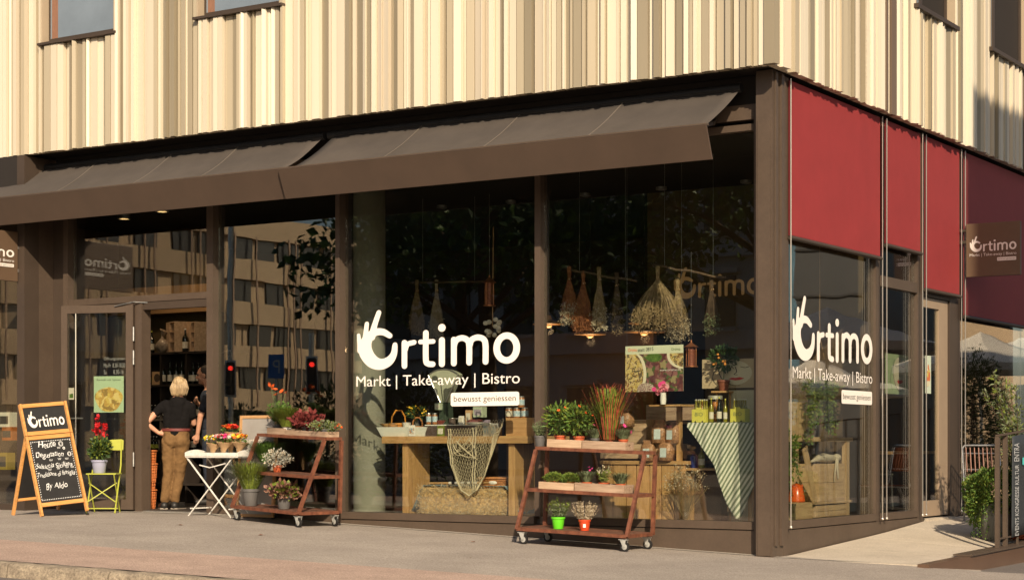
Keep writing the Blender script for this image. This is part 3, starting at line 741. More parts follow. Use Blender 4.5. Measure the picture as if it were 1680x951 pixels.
parasol(2.6, 14.8, 2.85, 1.6, 'grey parasol mirrored in the shaded pane below the dark blind')
parasol(3.0, 19.5, 3.1, 1.9, 'farther pale parasol mirrored at the right edge of the shaded pane')

def tree(x, y, h, r, lab, n=5200):
    z = rz_(x, y); t = thing('street_tree', lab, 'tree', (x, y, z), 0, 'trees across the street')
    b = MB(); pts = [(0, 0, 0), (.1, .05, h*.25), (0, .1, h*.5), (.1, 0, h*.85)]; b.tube(pts, [.28, .2, .15, .05], 9)
    cl_ = []
    for k in range(11):
        a = k*2.4; zz = h*(.42+.045*k); q = r*ru(.5, .85)
        e = Vector((q*math.cos(a), q*math.sin(a), zz+ru(.2, 1.2))); b.tube([(0, .08, zz*.8), e*.55+Vector((0, 0, zz*.4)), e], [.1, .06, .02], 6); cl_.append(e)
    b.build('trunk', barkM, t, local=True)
    b = MB(); cl_.append(Vector((0, 0, h*.9)))
    for i in range(n):
        c = random.choice(cl_); d = rdir(); p = c+Vector((d.x, d.y, d.z*.7))*r*.48*rnd()**.4
        dd = (rdir()+Vector((0, 0, -.3))); b.leaf(p, dd, ru(.2, .36), ru(.14, .24), random.choice([0, 0, 1]))
    b.build('crown', [leafB, leafA], t, local=True)
tree(-15.5, -18, 9.5, 4.2, 'dense tree mirrored at the top of the left lettered window')
tree(-9.5, -21, 10.5, 4.6, 'dense tree mirrored behind the dried bunches in the right lettered window')
tree(-20.2, -24, 10, 3.9, 'tree mirrored above the beige office block')
tree(-4.2, -25, 10, 4.4, 'dense tree mirrored beside the corner post in the right lettered window')
tree(-13.5, -30, 12, 5, 'farther tree mirrored behind the others in the lettered windows')
redlamp = mat('red_signal_light', (.5, .02, .01), .4, var=0, emit=(1, .03, .02), es=3)
def signal(x, y, zc, lab, mast=3.4):
    z = rz_(x, y); t = thing('traffic_light', lab, 'traffic light', (x, y, z), -.72, 'traffic lights across the street')
    q = zc-z; b = MB(); b.tube([(0, 0, 0), (0, 0, mast)], .06, 10); b.build('pole', steel, t, local=True)
    b = MB(); b.box((-.10, .07, q-.36), (.10, .28, q+.36)); b.build('housing', black, t, local=True, bevel=.03)
    for k in range(3):
        b = MB(); b.lathe([(.055, 0), (.055, .02)], n=16, M=Matrix.Translation((0, .285, q+.22-.22*k)) @ Matrix.Rotation(-PI/2, 4, 'X')); b.build('lamp', redlamp if k == 0 else darkwin, t, local=True)
    b = MB(); b.box((-.13, .3-.24, q-.41), (.13, .07, q+.41)); b.build('backing_board', white, t, local=True)
signal(-19.4, -13.6, 2.3, 'traffic light showing red, mirrored at the left of the tall pane', 6.5)
signal(-17.5, -14.1, 2.35, 'traffic light showing red, mirrored at the right of the tall pane')
t = thing('parking_sign', 'small blue parking sign mirrored in the tall pane', 'sign', (-23.6, -20.2, -.5), -.7)
b = MB(); b.tube([(0, 0, 0), (0, 0, 3.7)], .035, 8); b.build('pole', steel, t, local=True)
b = MB(); b.box((-.22, .04, 3.1), (.22, .07, 3.7)); b.build('sign_panel', mat('blue_sign_paint', (.05, .22, .62), .5, var=0), t, local=True)
b = MB(); put_text(b, 'P', (.1, .073, 3.22), (-1, 0, 0), (0, 0, 1), .2, .34); b.build('sign_lettering', white, t, local=True)

# ================================================================ INSIDE THE SHOP
lampm = mat('warm_spot_light', (.8, .6, .3), .5, var=0, emit=(1, .62, .28), es=5)
def spot(u, v, lab):
    p = Gd(u, v, 4.02); t = thing('ceiling_spot', lab, 'ceiling light', tuple(p), 0, 'ceiling spots')
    b = MB(); b.lathe([(.07, .04), (.07, .005), (.06, .005), (.06, .008)], n=16); b.build('ring', steel, t, local=True)
    b = MB(); b.lathe([(.058, .01), (.058, .014)], n=16); b.build('lamp', lampm, t, local=True)
for u, v, l_ in ((725, 342, 'ceiling spot farthest left in the left lettered window'), (838, 334, 'ceiling spot beside the middle mullion, left of it'), (960, 322, 'ceiling spot just right of the middle mullion'),
                 (1085, 312, 'ceiling spot between the middle mullion and the corner'), (1224, 301, 'brightest ceiling spot next to the corner frame')): spot(u, v, l_)
discm = wood('pendant_disc_wood', (.50, .26, .10), (.65, .38, .16))
def pendant(u, v, Y, r, lab):
    p = L(u, v, Y); t = thing('pendant_lamp', lab, 'lamp', tuple(p), 0, 'wooden disc pendant lamps')
    b = MB(); b.lathe([(r, 0), (r, .012), (.05, .06), (.03, .12)], n=28); b.build('lamp_shade', discm, t, local=True)
    b = MB(); b.tube([(0, 0, .12), (0, 0, 4.05-p.z)], .006, 6); b.build('cord', black, t, local=True)
    b = MB(); b.ell((0, 0, -.012), (.05, .05, .03), 12); b.build('bulb', mat('dim_bulb', (.8, .6, .3), .5, var=0, emit=(1, .55, .2), es=.35), t, local=True)
    li = bpy.data.lights.new('pendant_light', 'POINT'); li.energy = 2.2; li.color = (1, .6, .3); li.shadow_soft_size = .06
    lo = bpy.data.objects.new('pendant_light', li); COL.objects.link(lo); lo.parent = t; lo.location = (0, 0, -.09)
pendant(968, 549, 3.6, .21, 'wooden disc lamp under the russet dried bunch')
pendant(1057, 545, 3.2, .26, 'wooden disc lamp under the big dried bunch')
pendant(1062, 531, 4.6, .26, 'farther wooden disc lamp half behind the big dried bunch')
pendant(900, 532, 3.6, .21, 'wooden disc lamp half hidden by the middle mullion')
# back wall panels and shop name
panelm = mat('warm_brown_panel', (.14, .075, .035), .8, var=.15, scale=1.5)
pp = thing('counter_screen', 'plain brown screen wall behind the dried bunches', 'screen', (L(980, 730, 5).x, 5, 0))
b = MB(); p0 = L(889, 548, 5); p1 = L(1072, 552, 5); b.box((p0.x-.6, 5, 0), (p1.x, 5.1, p0.z)); b.build('screen_panel', panelm, pp)
pp = thing('partition_wall', 'olive brown partition carrying the shop name high up inside', 'wall', (L(1180, 730, 3.5).x, 3.5, 0))
p0 = L(1062, 400, 3.5); p1 = L(1300, 400, 3.5); b = MB(); b.box((p0.x, 3.5, L(1160, 542, 3.5).z), (-.3, 3.6, 4.04)); b.build('panel', mat('olive_brown_panel', (.10, .065, .022), .8, var=.25, scale=1.2), pp)
p2 = L(1160, 542, 3.5); b = MB(); b.box((p2.x, 3.45, 0), (-.3, 3.55, p2.z-.003)); b.build('panel', mat('brown_panel_light', (.12, .08, .045), .8, var=.1), pp)
b = MB(); w0 = L(1105, 485, 3.48); w1 = L(1242, 478, 3.48)
logo(b, (w0.x, 3.48, w0.z-.16), (1, 0, 0), (0, 0, 1), w1.x-w0.x+.05, .5, (0, -1, 0), lines=False, hand=True); b.build('sign_lettering', mat('warm_tan_lettering', (.55, .33, .14), .6, var=0, emit=(1, .55, .2), es=.06), pp)
# round pillar
p = L(606, 730, 1.15); t = thing('concrete_pillar', 'round grey green concrete pillar just inside the left lettered window', 'pillar', (p.x, 1.15, 0))
b = MB(); b.lathe([(.2, 0), (.2, 4.05)], n=32); b.build('pillar_shaft', concrete, t, local=True)

# dried bunches
def bunch(u, v0, v1, wpx, Y, stem, head, lab, n=260, headn=300, hs=.03, fan=1.):
    p = L(u, v0, Y); q = L(u, v1, Y); h = p.z-q.z; r = wpx/145*.5
    t = thing('dried_flower_bunch', lab, 'dried flowers', tuple(p), 0, 'dried bunches hung upside down')
    b = MB(); heads = []
    for i in range(n):
        a = ru(0, 2*PI); rr = r*math.sqrt(rnd()); l_ = h*ru(.7, 1.); top = Vector((ru(-.02, .02), ru(-.02, .02), ru(0, .06)))
        neck = Vector((ru(-.015, .015), ru(-.015, .015), -.09)); e = Vector((rr*math.cos(a), rr*math.sin(a), -l_)); m = neck*.5+e*.5+Vector((e.x*.12, e.y*.12, 0))
        b.tube([top, neck, m, e], [.0022, .0022, .0018, .0012], 3, cap=False); heads += [e, m*.35+e*.65]
    b.build('stems', stem, t, local=True)
    b = MB()
    for i in range(headn):
        c = random.choice(heads)
        for k in range(3): b.leaf(c+rdir()*.02, rdir()+Vector((0, 0, -.6)), hs*ru(.6, 1.3), hs*.6)
    b.build('flower_heads', head, t, local=True)
    b = MB(); b.tube([(-.012, 0, -.08), (.012, .012, -.085), (.012, -.012, -.09), (-.012, 0, -.095)], .012, 6); b.build('twine', kraft, t, local=True)
def stick(u0, v0, u1, v1, Y, lab):
    a, c = L(u0, v0, Y), L(u1, v1, Y+.25); t = thing('hanging_branch', lab, 'branch', tuple((a+c)/2))
    b = MB(); pts = [a+(c-a)*k/6+Vector((0, ru(-.012, .012), ru(-.012, .012))) for k in range(7)]; b.tube(pts, .014, 8); b.build('branch', barkM, t)
    for q in (pts[1], pts[5]):
        b = MB(); b.tube([q, (q.x, q.y, 4.05)], .002, 4); b.build('wire', steel, t)
stick(933, 442, 1045, 462, .95, 'thin branch carrying the bunches beside the middle mullion')
stick(1070, 434, 1190, 456, .95, 'thin branch carrying the biggest bunch near the shop name')
stick(672, 462, 800, 462, 2.4, 'thin branch carrying two faint brooms above the big lettering')
bunch(934, 445, 532, 34, .95, dryR, dryW, 'dried bunch with white flower heads next to the middle mullion', 130, 420, .022)
bunch(957, 452, 545, 38, 1.0, dryR, dryR, 'russet dried bunch between the white and the straw coloured one', 260, 400, .025)
bunch(983, 446, 540, 26, 1.05, dryM, dryW, 'straw coloured dried bunch like a small broom', 220, 260, .03)
bunch(1012, 455, 548, 24, 1.1, barkM, dryM, 'thin dark dried bunch on the far end of the branch', 120, 200, .02)
bunch(1079, 445, 542, 88, .95, dryM, dryM, 'biggest dried bunch, golden brown and wide', 330, 900, .026)
bunch(1112, 462, 560, 40, 1.15, dryM, dryW, 'pale feathery dried bunch behind the biggest one', 180, 500, .02)
bunch(1168, 462, 548, 26, 1.2, barkM, leafG, 'dark faded bunch hanging in front of the shop name', 120, 240, .02)
bunch(684, 466, 548, 32, 2.4, dryM, dryM, 'brownish broom like bunch above the hand of the logo', 260, 120, .03)
bunch(716, 466, 560, 30, 2.5, dryW, dryW, 'pale grey broom like bunch to the right of the brownish one', 260, 120, .03)
# garlic wreath
p = L(808, 535, 1.3); t = thing('garlic_braid', 'small bundle of pale garlic bulbs above the letter m', 'garlic', tuple(p))
b = MB()
for k in range(14): b.ell((ru(-.11, .11), ru(-.05, .05), ru(-.11, .08)), (.032, .032, .03), 8)
b.build('bulbs', whiteflower, t, local=True)
b = MB(); b.tube([(0, 0, 0), (0, .02, 1.2)], .006, 5); b.build('cord', kraft, t, local=True)
# copper lantern feeders
def feeder(u, v0, v1, Y, lab):
    a, c = L(u, v0, Y), L(u, v1, Y); h = a.z-c.z; t = thing('copper_lantern', lab, 'lantern', tuple(c), 0)
    cop = mat('copper', (.42, .16, .07), .4, .7, var=.2)
    b = MB(); b.lathe([(.075, 0), (.075, .012), (.05, .014)], n=14); b.lathe([(.085, h*.82), (.05, h*.9), (.012, h), (.01, h+.03)], n=14); b.build('caps', cop, t, local=True)
    b = MB(); b.lathe([(.045, .014), (.045, h*.82)], n=14); b.build('cylinder', mat('copper_mesh', (.22, .07, .04), .5, .3, var=.4, scale=60), t, local=True)
    for k in range(4):
        b = MB(); x, y = .06*math.cos(k*PI/2), .06*math.sin(k*PI/2); b.tube([(x, y, .01), (x, y, h*.83)], .004, 5); b.build('rod', cop, t, local=True)
    b = MB(); b.tube([(0, 0, h+.03), (0, 0, h+1)], .002, 4); b.build('wire', steel, t, local=True)
feeder(1134, 562, 602, .9, 'copper lantern hanging to the right of the food poster')
feeder(803, 455, 502, 1.2, 'copper lantern hanging high beside the middle mullion')

# posters (flat prints)
def photo_mat(name, cols, sc):
    m = bpy.data.materials.new(name); m.use_nodes = True; n = m.node_tree.nodes; l = m.node_tree.links; b = n['Principled BSDF']; b.inputs['Roughness'].default_value = .5
    tc = n.new('ShaderNodeTexCoord'); ns = n.new('ShaderNodeTexNoise'); ns.inputs['Scale'].default_value = sc*.6; l.new(tc.outputs['Object'], ns.inputs['Vector'])
    mx = n.new('ShaderNodeVectorMath'); mx.operation = 'MULTIPLY_ADD'; mx.inputs[1].default_value = (.12, .12, .12); l.new(ns.outputs['Color'], mx.inputs[0]); l.new(tc.outputs['Object'], mx.inputs[2])
    v = n.new('ShaderNodeTexVoronoi'); v.inputs['Scale'].default_value = sc; l.new(mx.outputs[0], v.inputs['Vector'])
    sp = n.new('ShaderNodeSeparateColor'); l.new(v.outputs['Color'], sp.inputs[0]); r = n.new('ShaderNodeValToRGB'); r.color_ramp.interpolation = 'CONSTANT'; l.new(sp.outputs[0], r.inputs[0])
    e = r.color_ramp.elements; e[0].position = 0; e[0].color = (*cols[0], 1); e[1].position = 1/len(cols); e[1].color = (*cols[1], 1)
    for i in range(2, len(cols)): q = e.new(i/len(cols)); q.color = (*cols[i], 1)
    l.new(r.outputs[0], b.inputs['Base Color']); MAT[name] = m; return m
Y = .32; a = L(1026, 568, Y); c = L(1121, 641, Y); W_, H_ = c.x-a.x, a.z-c.z
t = thing('food_poster', 'wide food poster with salad photo hanging above the red tipped grass', 'poster', ((a.x+c.x)/2, Y, c.z))
b = MB(); b.box((a.x, Y, c.z), (c.x, Y+.004, a.z)); b.build('paper', mat('pale_green_paper', (.62, .66, .48), .6, var=.03), t)
b = MB(); b.box((a.x, Y-.0012, c.z), (c.x, Y-.0004, a.z-H_*.18)); b.build('photo_print', photo_mat('salad_print', [(.10, .03, .03), (.16, .05, .04), (.07, .12, .03), (.25, .11, .10), (.12, .05, .05), (.30, .25, .12)], 26), t)
def ellp(cx, cz, rx, rz, k, a0=0, a1=360, n=28):
    pts = [(a.x+W_*(cx+rx*math.cos(R_(a0+(a1-a0)*i/n))), Y-.0016-.0003*k, a.z-H_*(cz+rz*math.sin(R_(a0+(a1-a0)*i/n)))) for i in range(n+1)]
    return [(min(c.x, max(a.x, p[0])), p[1], max(c.z, min(a.z-H_*.18, p[2]))) for p in pts]
b = MB(); b.poly(ellp(.0, .62, .37, .62, 0), mi=0); b.poly(ellp(-.02, .62, .34, .57, 1), mi=1); b.poly(ellp(1.0, .2, .28, .32, 1), mi=0); b.poly(ellp(1.02, .2, .25, .28, 2), mi=1); b.poly(ellp(.5, .26, .14, .1, 1), mi=4)
b.poly(ellp(.36, .93, .15, .12, 2), mi=5); b.poly(ellp(.62, .86, .05, .07, 3), mi=2); b.poly(ellp(.70, .9, .06, .075, 4), mi=3); b.poly(ellp(.5, .95, .04, .05, 5), mi=2); b.poly(ellp(.66, .82, .04, .05, 5), mi=2)
b.build('print_shapes', [mat('plate_print', (.70, .66, .48), .6, var=.05), photo_mat('pasta_print', [(.5, .36, .10), (.62, .5, .2), (.20, .11, .04), (.55, .42, .22), (.1, .08, .04)], 40), pinkflower, mat('pale_pink_print', (.75, .4, .42), .6, var=.2), leafA, photo_mat('cauliflower_print', [(.4, .3, .25), (.55, .48, .38), (.2, .1, .1)], 60)], t)
b = MB(); put_text(b, 'statt 0815', (a.x+W_*.22, Y-.003, a.z-H_*.13), (1, 0, .05), (0, 0, 1), W_*.27, H_*.08, mi=0); put_text(b, 'Ortimo', (a.x+W_*.05, Y-.003, a.z-H_*.12), (1, 0, 0), (0, 0, 1), W_*.16, H_*.075, mi=1); put_text(b, 'Ortimo', (a.x+W_*.80, Y-.003, a.z-H_*.12), (1, 0, 0), (0, 0, 1), W_*.15, H_*.06, mi=2); put_text(b, 'www.ortimo.ch', (a.x+W_*.6, Y-.004, a.z-H_*.56), (1, 0, 0), (0, 0, 1), W_*.36, H_*.05, mi=3)
b.build('print_lettering', [black, orangeflower, leafA, white], t)
b = MB(); b.tube([(a.x+.02, Y, a.z), (a.x+.02, Y, 4.05)], .001, 4); b.tube([(c.x-.02, Y, a.z), (c.x-.02, Y, 4.05)], .001, 4); b.build('hanging_wire', steel, t)
# poster and opening hours behind the open door leaf's glass
def onleaf(u, v, off):    # point on the turned door leaf, in its own frame
    M = wmat(dr); o = M @ Vector((0, off, 0)); e = (M.to_3x3() @ Vector((1, 0, 0))); n_ = (M.to_3x3() @ Vector((0, 1, 0)))
    r = ray(u); d = ((o-Vector((CX, CY, 0))).dot(n_))/(Vector((r[0], r[1], 0)).dot(n_)); p = Vector((CX+d*r[0], CY+d*r[1], EZ+(VH-v)*d/FPX)); return (p-o).dot(e), p.z
x0, z0 = onleaf(154, 617, .02); x1, z1 = onleaf(203, 676, .02); x1 = min(x1, -.11)
t = thing('food_poster', 'small pasta poster on the open glass door above the red flowers', 'poster', tuple(wmat(dr) @ Vector(((x0+x1)/2, .02, z1))), a17)
cx_ = (x0+x1)/2; b = MB(); b.box((x0-cx_, 0, 0), (x1-cx_, .003, z0-z1)); b.build('paper', mat('mint_green_paper', (.42, .58, .36), .6, var=.03), t, local=True)
b = MB(); b.poly([((x1-x0)*.46*math.cos(q)*(1+.1*math.sin(3*q)), -.001, (z0-z1)*(.36+.34*math.sin(q))) for q in [2*PI*i/24 for i in range(24)]]); b.build('photo_print', photo_mat('ravioli_print', [(.60, .45, .10), (.5, .32, .07), (.68, .55, .2), (.3, .2, .05)], 22), t, local=True)
b = MB(); put_text(b, 'Ravioli mit Spinat', (-(x1-x0)*.4, -.0015, (z0-z1)*.86), (1, 0, 0), (0, 0, 1), (x1-x0)*.8, (z0-z1)*.07); b.build('print_lettering', black, t, local=True)
b = MB(); xa, za = onleaf(172, 592, .02)
for i, (s1, wd) in enumerate((('Öffnungszeiten', .30), ('Mo-Fr  8.30-18.30', .30), ('Sa       8.30-16', .28))): put_text(b, s1, (xa, -.008, za-.0-.085*i), (1, 0, 0), (0, 0, 1), min(wd, -.11-xa), .055)
b.build('opening_hours_lettering', mat('faint_grey_lettering', (.17, .18, .155), .7, var=0), dpane, local=True)
x0, z0 = onleaf(113, 636, .02); x1, z1 = onleaf(122, 655, .02)
t = thing('door_sticker', 'small pale sticker at the left edge of the open glass door', 'sticker', tuple(wmat(dr) @ Vector((x0, .012, z1))), a17)
b = MB(); b.box((0, 0, 0), (x1-x0, .002, z0-z1)); b.build('sticker', paperlabel, t, local=True)
b = MB(); b.poly([(.01, -.001, .02), (x1-x0-.01, -.001, .02), (x1-x0-.015, -.001, .08), (.015, -.001, .07)]); b.build('print', leafA, t, local=True)

# -------------------------------------------------- table in the left window
Yt = .42; zt_ = L(740, 715, Yt).z; xa, xb = L(626, 715, Yt).x, L(872, 715, Yt).x
tb = thing('display_table', 'heavy oak display table with thick slab legs in the left lettered window', 'table', ((xa+xb)/2, Yt+.4, 0))
b = MB(); b.box((xa, Yt, zt_-.085), (xb, Yt+.85, zt_)); b.build('tabletop', oak, tb, bevel=.006)
for u in (660, 834):
    x = L(u, 780, Yt+.05).x; b = MB(); b.box((x, Yt+.05, 0.001), (x+.085, Yt+.5, zt_-.087)); b.build('leg', oakz, tb, bevel=.005)
def onT(u, Y=None): Y = Y or Yt+.12; return L(u, 700, Y).x, Y, zt_+.001
def zT(v, Y): return L(700, v, Y).z
# enamel tray
x, y, z = onT(612, Yt+.03); x2 = L(700, 700, y).x
x = max(x, xa-.1); t = thing('enamel_tray', 'long white enamel tray at the left end of the oak table', 'tray', ((x+x2)/2, y+.17, z))
b = MB(); w2 = (x2-x)/2; b.add([(-w2+.05,-.14,0),(w2-.05,-.14,0),(w2-.05,.14,0),(-w2+.05,.14,0),(-w2,-.17,.11),(w2,-.17,.11),(w2,.17,.11),(-w2,.17,.11),(-w2+.012,-.158,.11),(w2-.012,-.158,.11),(w2-.012,.158,.11),(-w2+.012,.158,.11),(-w2+.06,-.13,.01),(w2-.06,-.13,.01),(w2-.06,.13,.01),(-w2+.06,.13,.01)],
   [(3,2,1,0),(0,1,5,4),(1,2,6,5),(2,3,7,6),(3,0,4,7),(4,5,9,8),(5,6,10,9),(6,7,11,10),(7,4,8,11),(8,9,13,12),(9,10,14,13),(10,11,15,14),(11,8,12,15),(12,13,14,15)]); b.build('tray_body', mat('white_enamel', (.72, .74, .68), .3, var=.05), t, local=True)
b = MB(); 
for s in (-1, 1): b.tube([(s*w2, -.05, .1), (s*(w2+.04), -.05, .1), (s*(w2+.04), .05, .1), (s*w2, .05, .1)], .006, 6)
b.build('handle', steel, t, local=True)
# baskets
wick = mat('wicker', (.42, .17, .05), .7, var=.35, scale=40, bump=.6, bscale=90)
wick2 = mat('orange_wicker', (.55, .17, .045), .65, var=.3, scale=40, bump=.6, bscale=90)
def basket(loc, r, h, lab, m, handle=True, rings=6, cat='basket', group=None, stakes=14):
    t = thing('wicker_basket', lab, cat, loc, ru(0, 3), group)
    b = MB(); b.lathe([(r*.8, 0), (r*.82, h*.1), (r*.93, h*.6), (r, h), (r*.94, h), (r*.86, h*.5), (r*.74, .02)], n=18); b.build('basket_body', m, t, local=True)
    b = MB()
    for k in range(rings):
        z = h*(.08+.9*k/(rings-1)); q = r*(.81+.2*z/h)
        b.tube([(q*math.cos(a*.35)*(1+.01*(-1)**a), q*math.sin(a*.35)*(1+.01*(-1)**a), z) for a in range(19)], .008 if k < rings-1 else .014, 5)
    b.build('weave', m, t, local=True)
    b = MB()
    for k in range(stakes): a = 2*PI*k/stakes; b.tube([(r*.84*math.cos(a), r*.84*math.sin(a), 0), (r*1.01*math.cos(a), r*1.01*math.sin(a), h)], .006, 4)
    b.build('stakes', m, t, local=True)
    if handle:
        b = MB(); b.tube([(-r, 0, h*.9), (-r*.9, 0, h*1.7), (-r*.4, 0, h*2.25), (r*.4, 0, h*2.25), (r*.9, 0, h*1.7), (r, 0, h*.9)], .01, 6); b.build('handle', m, t, local=True)
    return t
x, y, z = onT(654, Yt+.3); basket((x, y, z+.02), .105, .13, 'orange basket with a tall round handle behind the enamel tray', mat('bright_orange_wicker', (.60, .24, .03), .6, var=.3, scale=40, bump=.5), True)  # stronger orange than the other wicker
x, y, z = onT(685, Yt+.25); basket((x, y, z+.02), .06, .09, 'small dark basket with handle beside the jars', wick, True, 4)
def jar(loc, r, h, content, lab, lid=steel, label=paperlabel, group=None, band=None):
    t = thing('glass_jar', lab, 'jar', loc, 0, group)
    b = MB(); b.lathe([(r*.95, 0), (r, .01), (r, h*.82), (r*.85, h*.9)], n=14); b.build('jar_body', content, t, local=True)
    b = MB(); b.lathe([(r*.88, h*.9), (r*.88, h), (r*.8, h+.003)], n=14); b.build('lid', lid, t, local=True)
    b = MB(); b.lathe([(r*1.01, h*.22), (r*1.01, h*.72)], n=14); b.build('paper_label', label, t, local=True)
    return t
bluelab = mat('white_and_blue_label', (.15, .38, .55), .6, var=.1, scale=25, col2=(.75, .76, .72))
jc = mat('brown_jar_content', (.30, .12, .04), .3, var=.2)
for i, (u, n_) in enumerate(((703.5, 'left'), (713.5, 'right'))): x, y, z = onT(u, Yt+.1); jar((x, y, z+.14), .032, .13, jc, 'jar with a blue and white label, the %s one of the pair beside the scale' % n_, label=bluelab, group='blue labelled jars by the scale')
# boxes, tins
def carton(name, lab, cat, u0, u1, v0, v1, Y, dp, m, m2=None, txt=None, base=None, group=None):
    a, c = L(u0, v0, Y), L(u1, v1, Y); z0 = base if base is not None else c.z
    t = thing(name, lab, cat, ((a.x+c.x)/2, Y+dp/2, z0), 0, group)
    b = MB(); b.box((a.x, Y, z0), (c.x, Y+dp, a.z)); b.build('body', m, t, bevel=.002)
    b = MB(); w_, h_ = c.x-a.x, a.z-z0; b.box((a.x+w_*.12, Y-.0015, z0+h_*.2), (c.x-w_*.12, Y-.0003, z0+h_*.75)); b.build('print', m2 or paperlabel, t)
    if txt: b = MB(); put_text(b, txt, (a.x+w_*.2, Y-.003, z0+h_*.4), (1, 0, 0), (0, 0, 1), w_*.6, h_*.2); b.build('print_lettering', black, t)
    return t
riserm = mat('dark_riser_box', (.09, .06, .05), .6, var=.1)
t = thing('display_riser', 'low dark box with a white edged top in the middle of the oak table', 'box', (L(720, 700, Yt+.06).x, Yt+.2, zt_))
a, c = L(698, 698, Yt+.05), L(790, 714, Yt+.05); b = MB(); b.box((a.x, Yt+.05, zt_+.001), (c.x, Yt+.35, a.z)); b.build('body', riserm, t); b = MB(); b.box((a.x-.005, Yt+.045, a.z+.001), (c.x+.005, Yt+.355, a.z+.012)); b.build('top_edge', white, t); zr = a.z+.013
for args in (('price_card', 'white card with a print standing against the enamel tray', 'card', 670, 681, 697, 714, Yt-.0, .004, white, photo_mat('tray_card_print', [(.7, .68, .6), (.5, .25, .1), (.2, .35, .5)], 60)),
             ('soap_box', 'olive green box with a pale label on the dark riser box', 'box', 717, 728, 698, 714, Yt+.02, .02, leafC, paperlabel),
             ('tin_box', 'pale green tin box above the blue labelled jars', 'tin', 713, 722, 661, 672, Yt+.3, .08, mat('pale_green_print', (.45, .52, .38), .6, var=.1), paperlabel),
             ('tea_tin', 'pale green tin right of the scale, under the white word plate', 'tin', 776, 791, 667, 684, Yt+.2, .1, mat('pale_green_print', (.45, .52, .38), .6), mat('lilac_print', (.35, .3, .36), .6, var=.2)),
             ('milk_carton', 'white carton with blue print on the oak table right of the net', 'carton', 790, 802, 693, 708, Yt+.08, .05, white, bluelab),
             ('milk_carton', 'small grey carton beside the white one on the oak table', 'carton', 805, 814, 694, 706, Yt+.12, .05, mat('light_grey_card', (.5, .5, .48), .6), bluelab)):
    carton(*args, base=zt_+.001 if args[6] > 705 else (zr if args[3] < 712 else None))
# wooden box with jars at the right end
a, c = L(830, 685, Yt+.06), L(876, 714, Yt+.06)
t = thing('wooden_box', 'plain pine box at the right end of the oak table', 'box', ((a.x+c.x)/2, Yt+.2, zt_))
for q in ((a.x, Yt+.06, c.x, Yt+.08), (a.x, Yt+.33, c.x, Yt+.35), (a.x, Yt+.081, a.x+.018, Yt+.329), (c.x-.018, Yt+.081, c.x, Yt+.329)):
    b = MB(); b.box((q[0], q[1], zt_+.001), (q[2], q[3], a.z)); b.build('plank', pine, t)
b = MB(); b.box((a.x+.02, Yt+.081, a.z-.03), (c.x-.02, Yt+.329, a.z-.012)); b.build('plank', pine, t)
zb_ = a.z-.011
for i, (u, dz, lb) in enumerate(((835, 0, 'pale green topped jar at the left end of the pine box'), (848, 0, 'blue labelled jar on the pine box, left of its neighbour'), (861, 0, 'blue labelled jar on the pine box, next to the middle mullion'), (855, .13, 'blue labelled jar stacked on top of the other two'))):
    x = L(u, 700, Yt+.18).x; jar((x, Yt+.18, zb_+dz), .042, .128, jc, lb, label=bluelab if i else paperlabel, group='jars on the pine box')
# kitchen scale
x, y, z = onT(731, Yt+.42); t = thing('shop_scale', 'old fashioned counter scale with a cream fan shaped dial', 'scale', (x, y, z))
f0, f1 = L(708, 612, y), L(757, 612, y); hw = (f1.x-f0.x)/2; ztop = f0.z-z; zn = L(731, 661, y).z-z
cream = mat('cream_dial', (.42, .44, .33), .4, var=.06)
b = MB(); arc = [(hw*math.sin(R_(a))*1.0/math.sin(R_(34)), -.05, zn+(ztop-zn)*(math.cos(R_(a))-.0)*1.12) for a in range(-34, 35, 4)]
ol = [(-.035, -.05, zn)]+arc+[(.035, -.05, zn)]; b.poly(ol[::-1], (0, .1, 0)); b.build('dial', cream, t, local=True, bevel=.004)
b = MB(); b.tube([(p[0], -.052, p[2]) for p in ([(-.035, 0, zn)]+arc+[(.035, 0, zn)])], .008, 6); b.build('dial_rim', steel, t, local=True)
b = MB(); b.poly([(-.12, -.07, .0), (.16, -.07, 0), (.16, -.07, .06), (.06, -.07, .12), (.045, -.07, zn+.01), (-.045, -.07, zn+.01), (-.05, -.07, .12), (-.12, -.07, .06)][::-1], (0, .16, 0)); b.build('scale_body', mat('dark_green_enamel', (.05, .07, .05), .3, var=.2), t, local=True, bevel=.006)
b = MB(); b.lathe([(.02, .16), (.02, .2), (.12, .205), (.13, .215)], c=(.18, .02, 0), n=18); b.build('pan', steel, t, local=True)
b = MB(); b.bar((0, -.058, zn+.02), (-.04, -.058, ztop*.93), .006); b.build('pointer', black, t, local=True)

def foliage(b, c, r, n, ls, mis=(0,), up=.3, shell=.35, asp=2.2):
    c = Vector(c)
    for i in range(n):
        d = rdir(); q = shell+(1-shell)*rnd()**.6; p = c+Vector((d.x*r[0], d.y*r[1], d.z*r[2]))*q*(1+.25*noise.noise(d*2.2+c*3))
        b.leaf(p, d+Vector((0, 0, up))+rdir()*.6, ls*ru(.6, 1.3), ls/asp*ru(.8, 1.2), random.choice(mis))
def blossoms(b, pts, r, mi=0, n=6):
    for p in pts:
        p = Vector(p); ax = (rdir()+Vector((0, -.5, .8))).normalized(); u = ax.orthogonal().normalized(); v = ax.cross(u)
        for k in range(n):
            a = 2*PI*k/n; d = u*math.cos(a)+v*math.sin(a); b.leaf(p, d+ax*.25, r, r*.8, mi, nrm=ax)
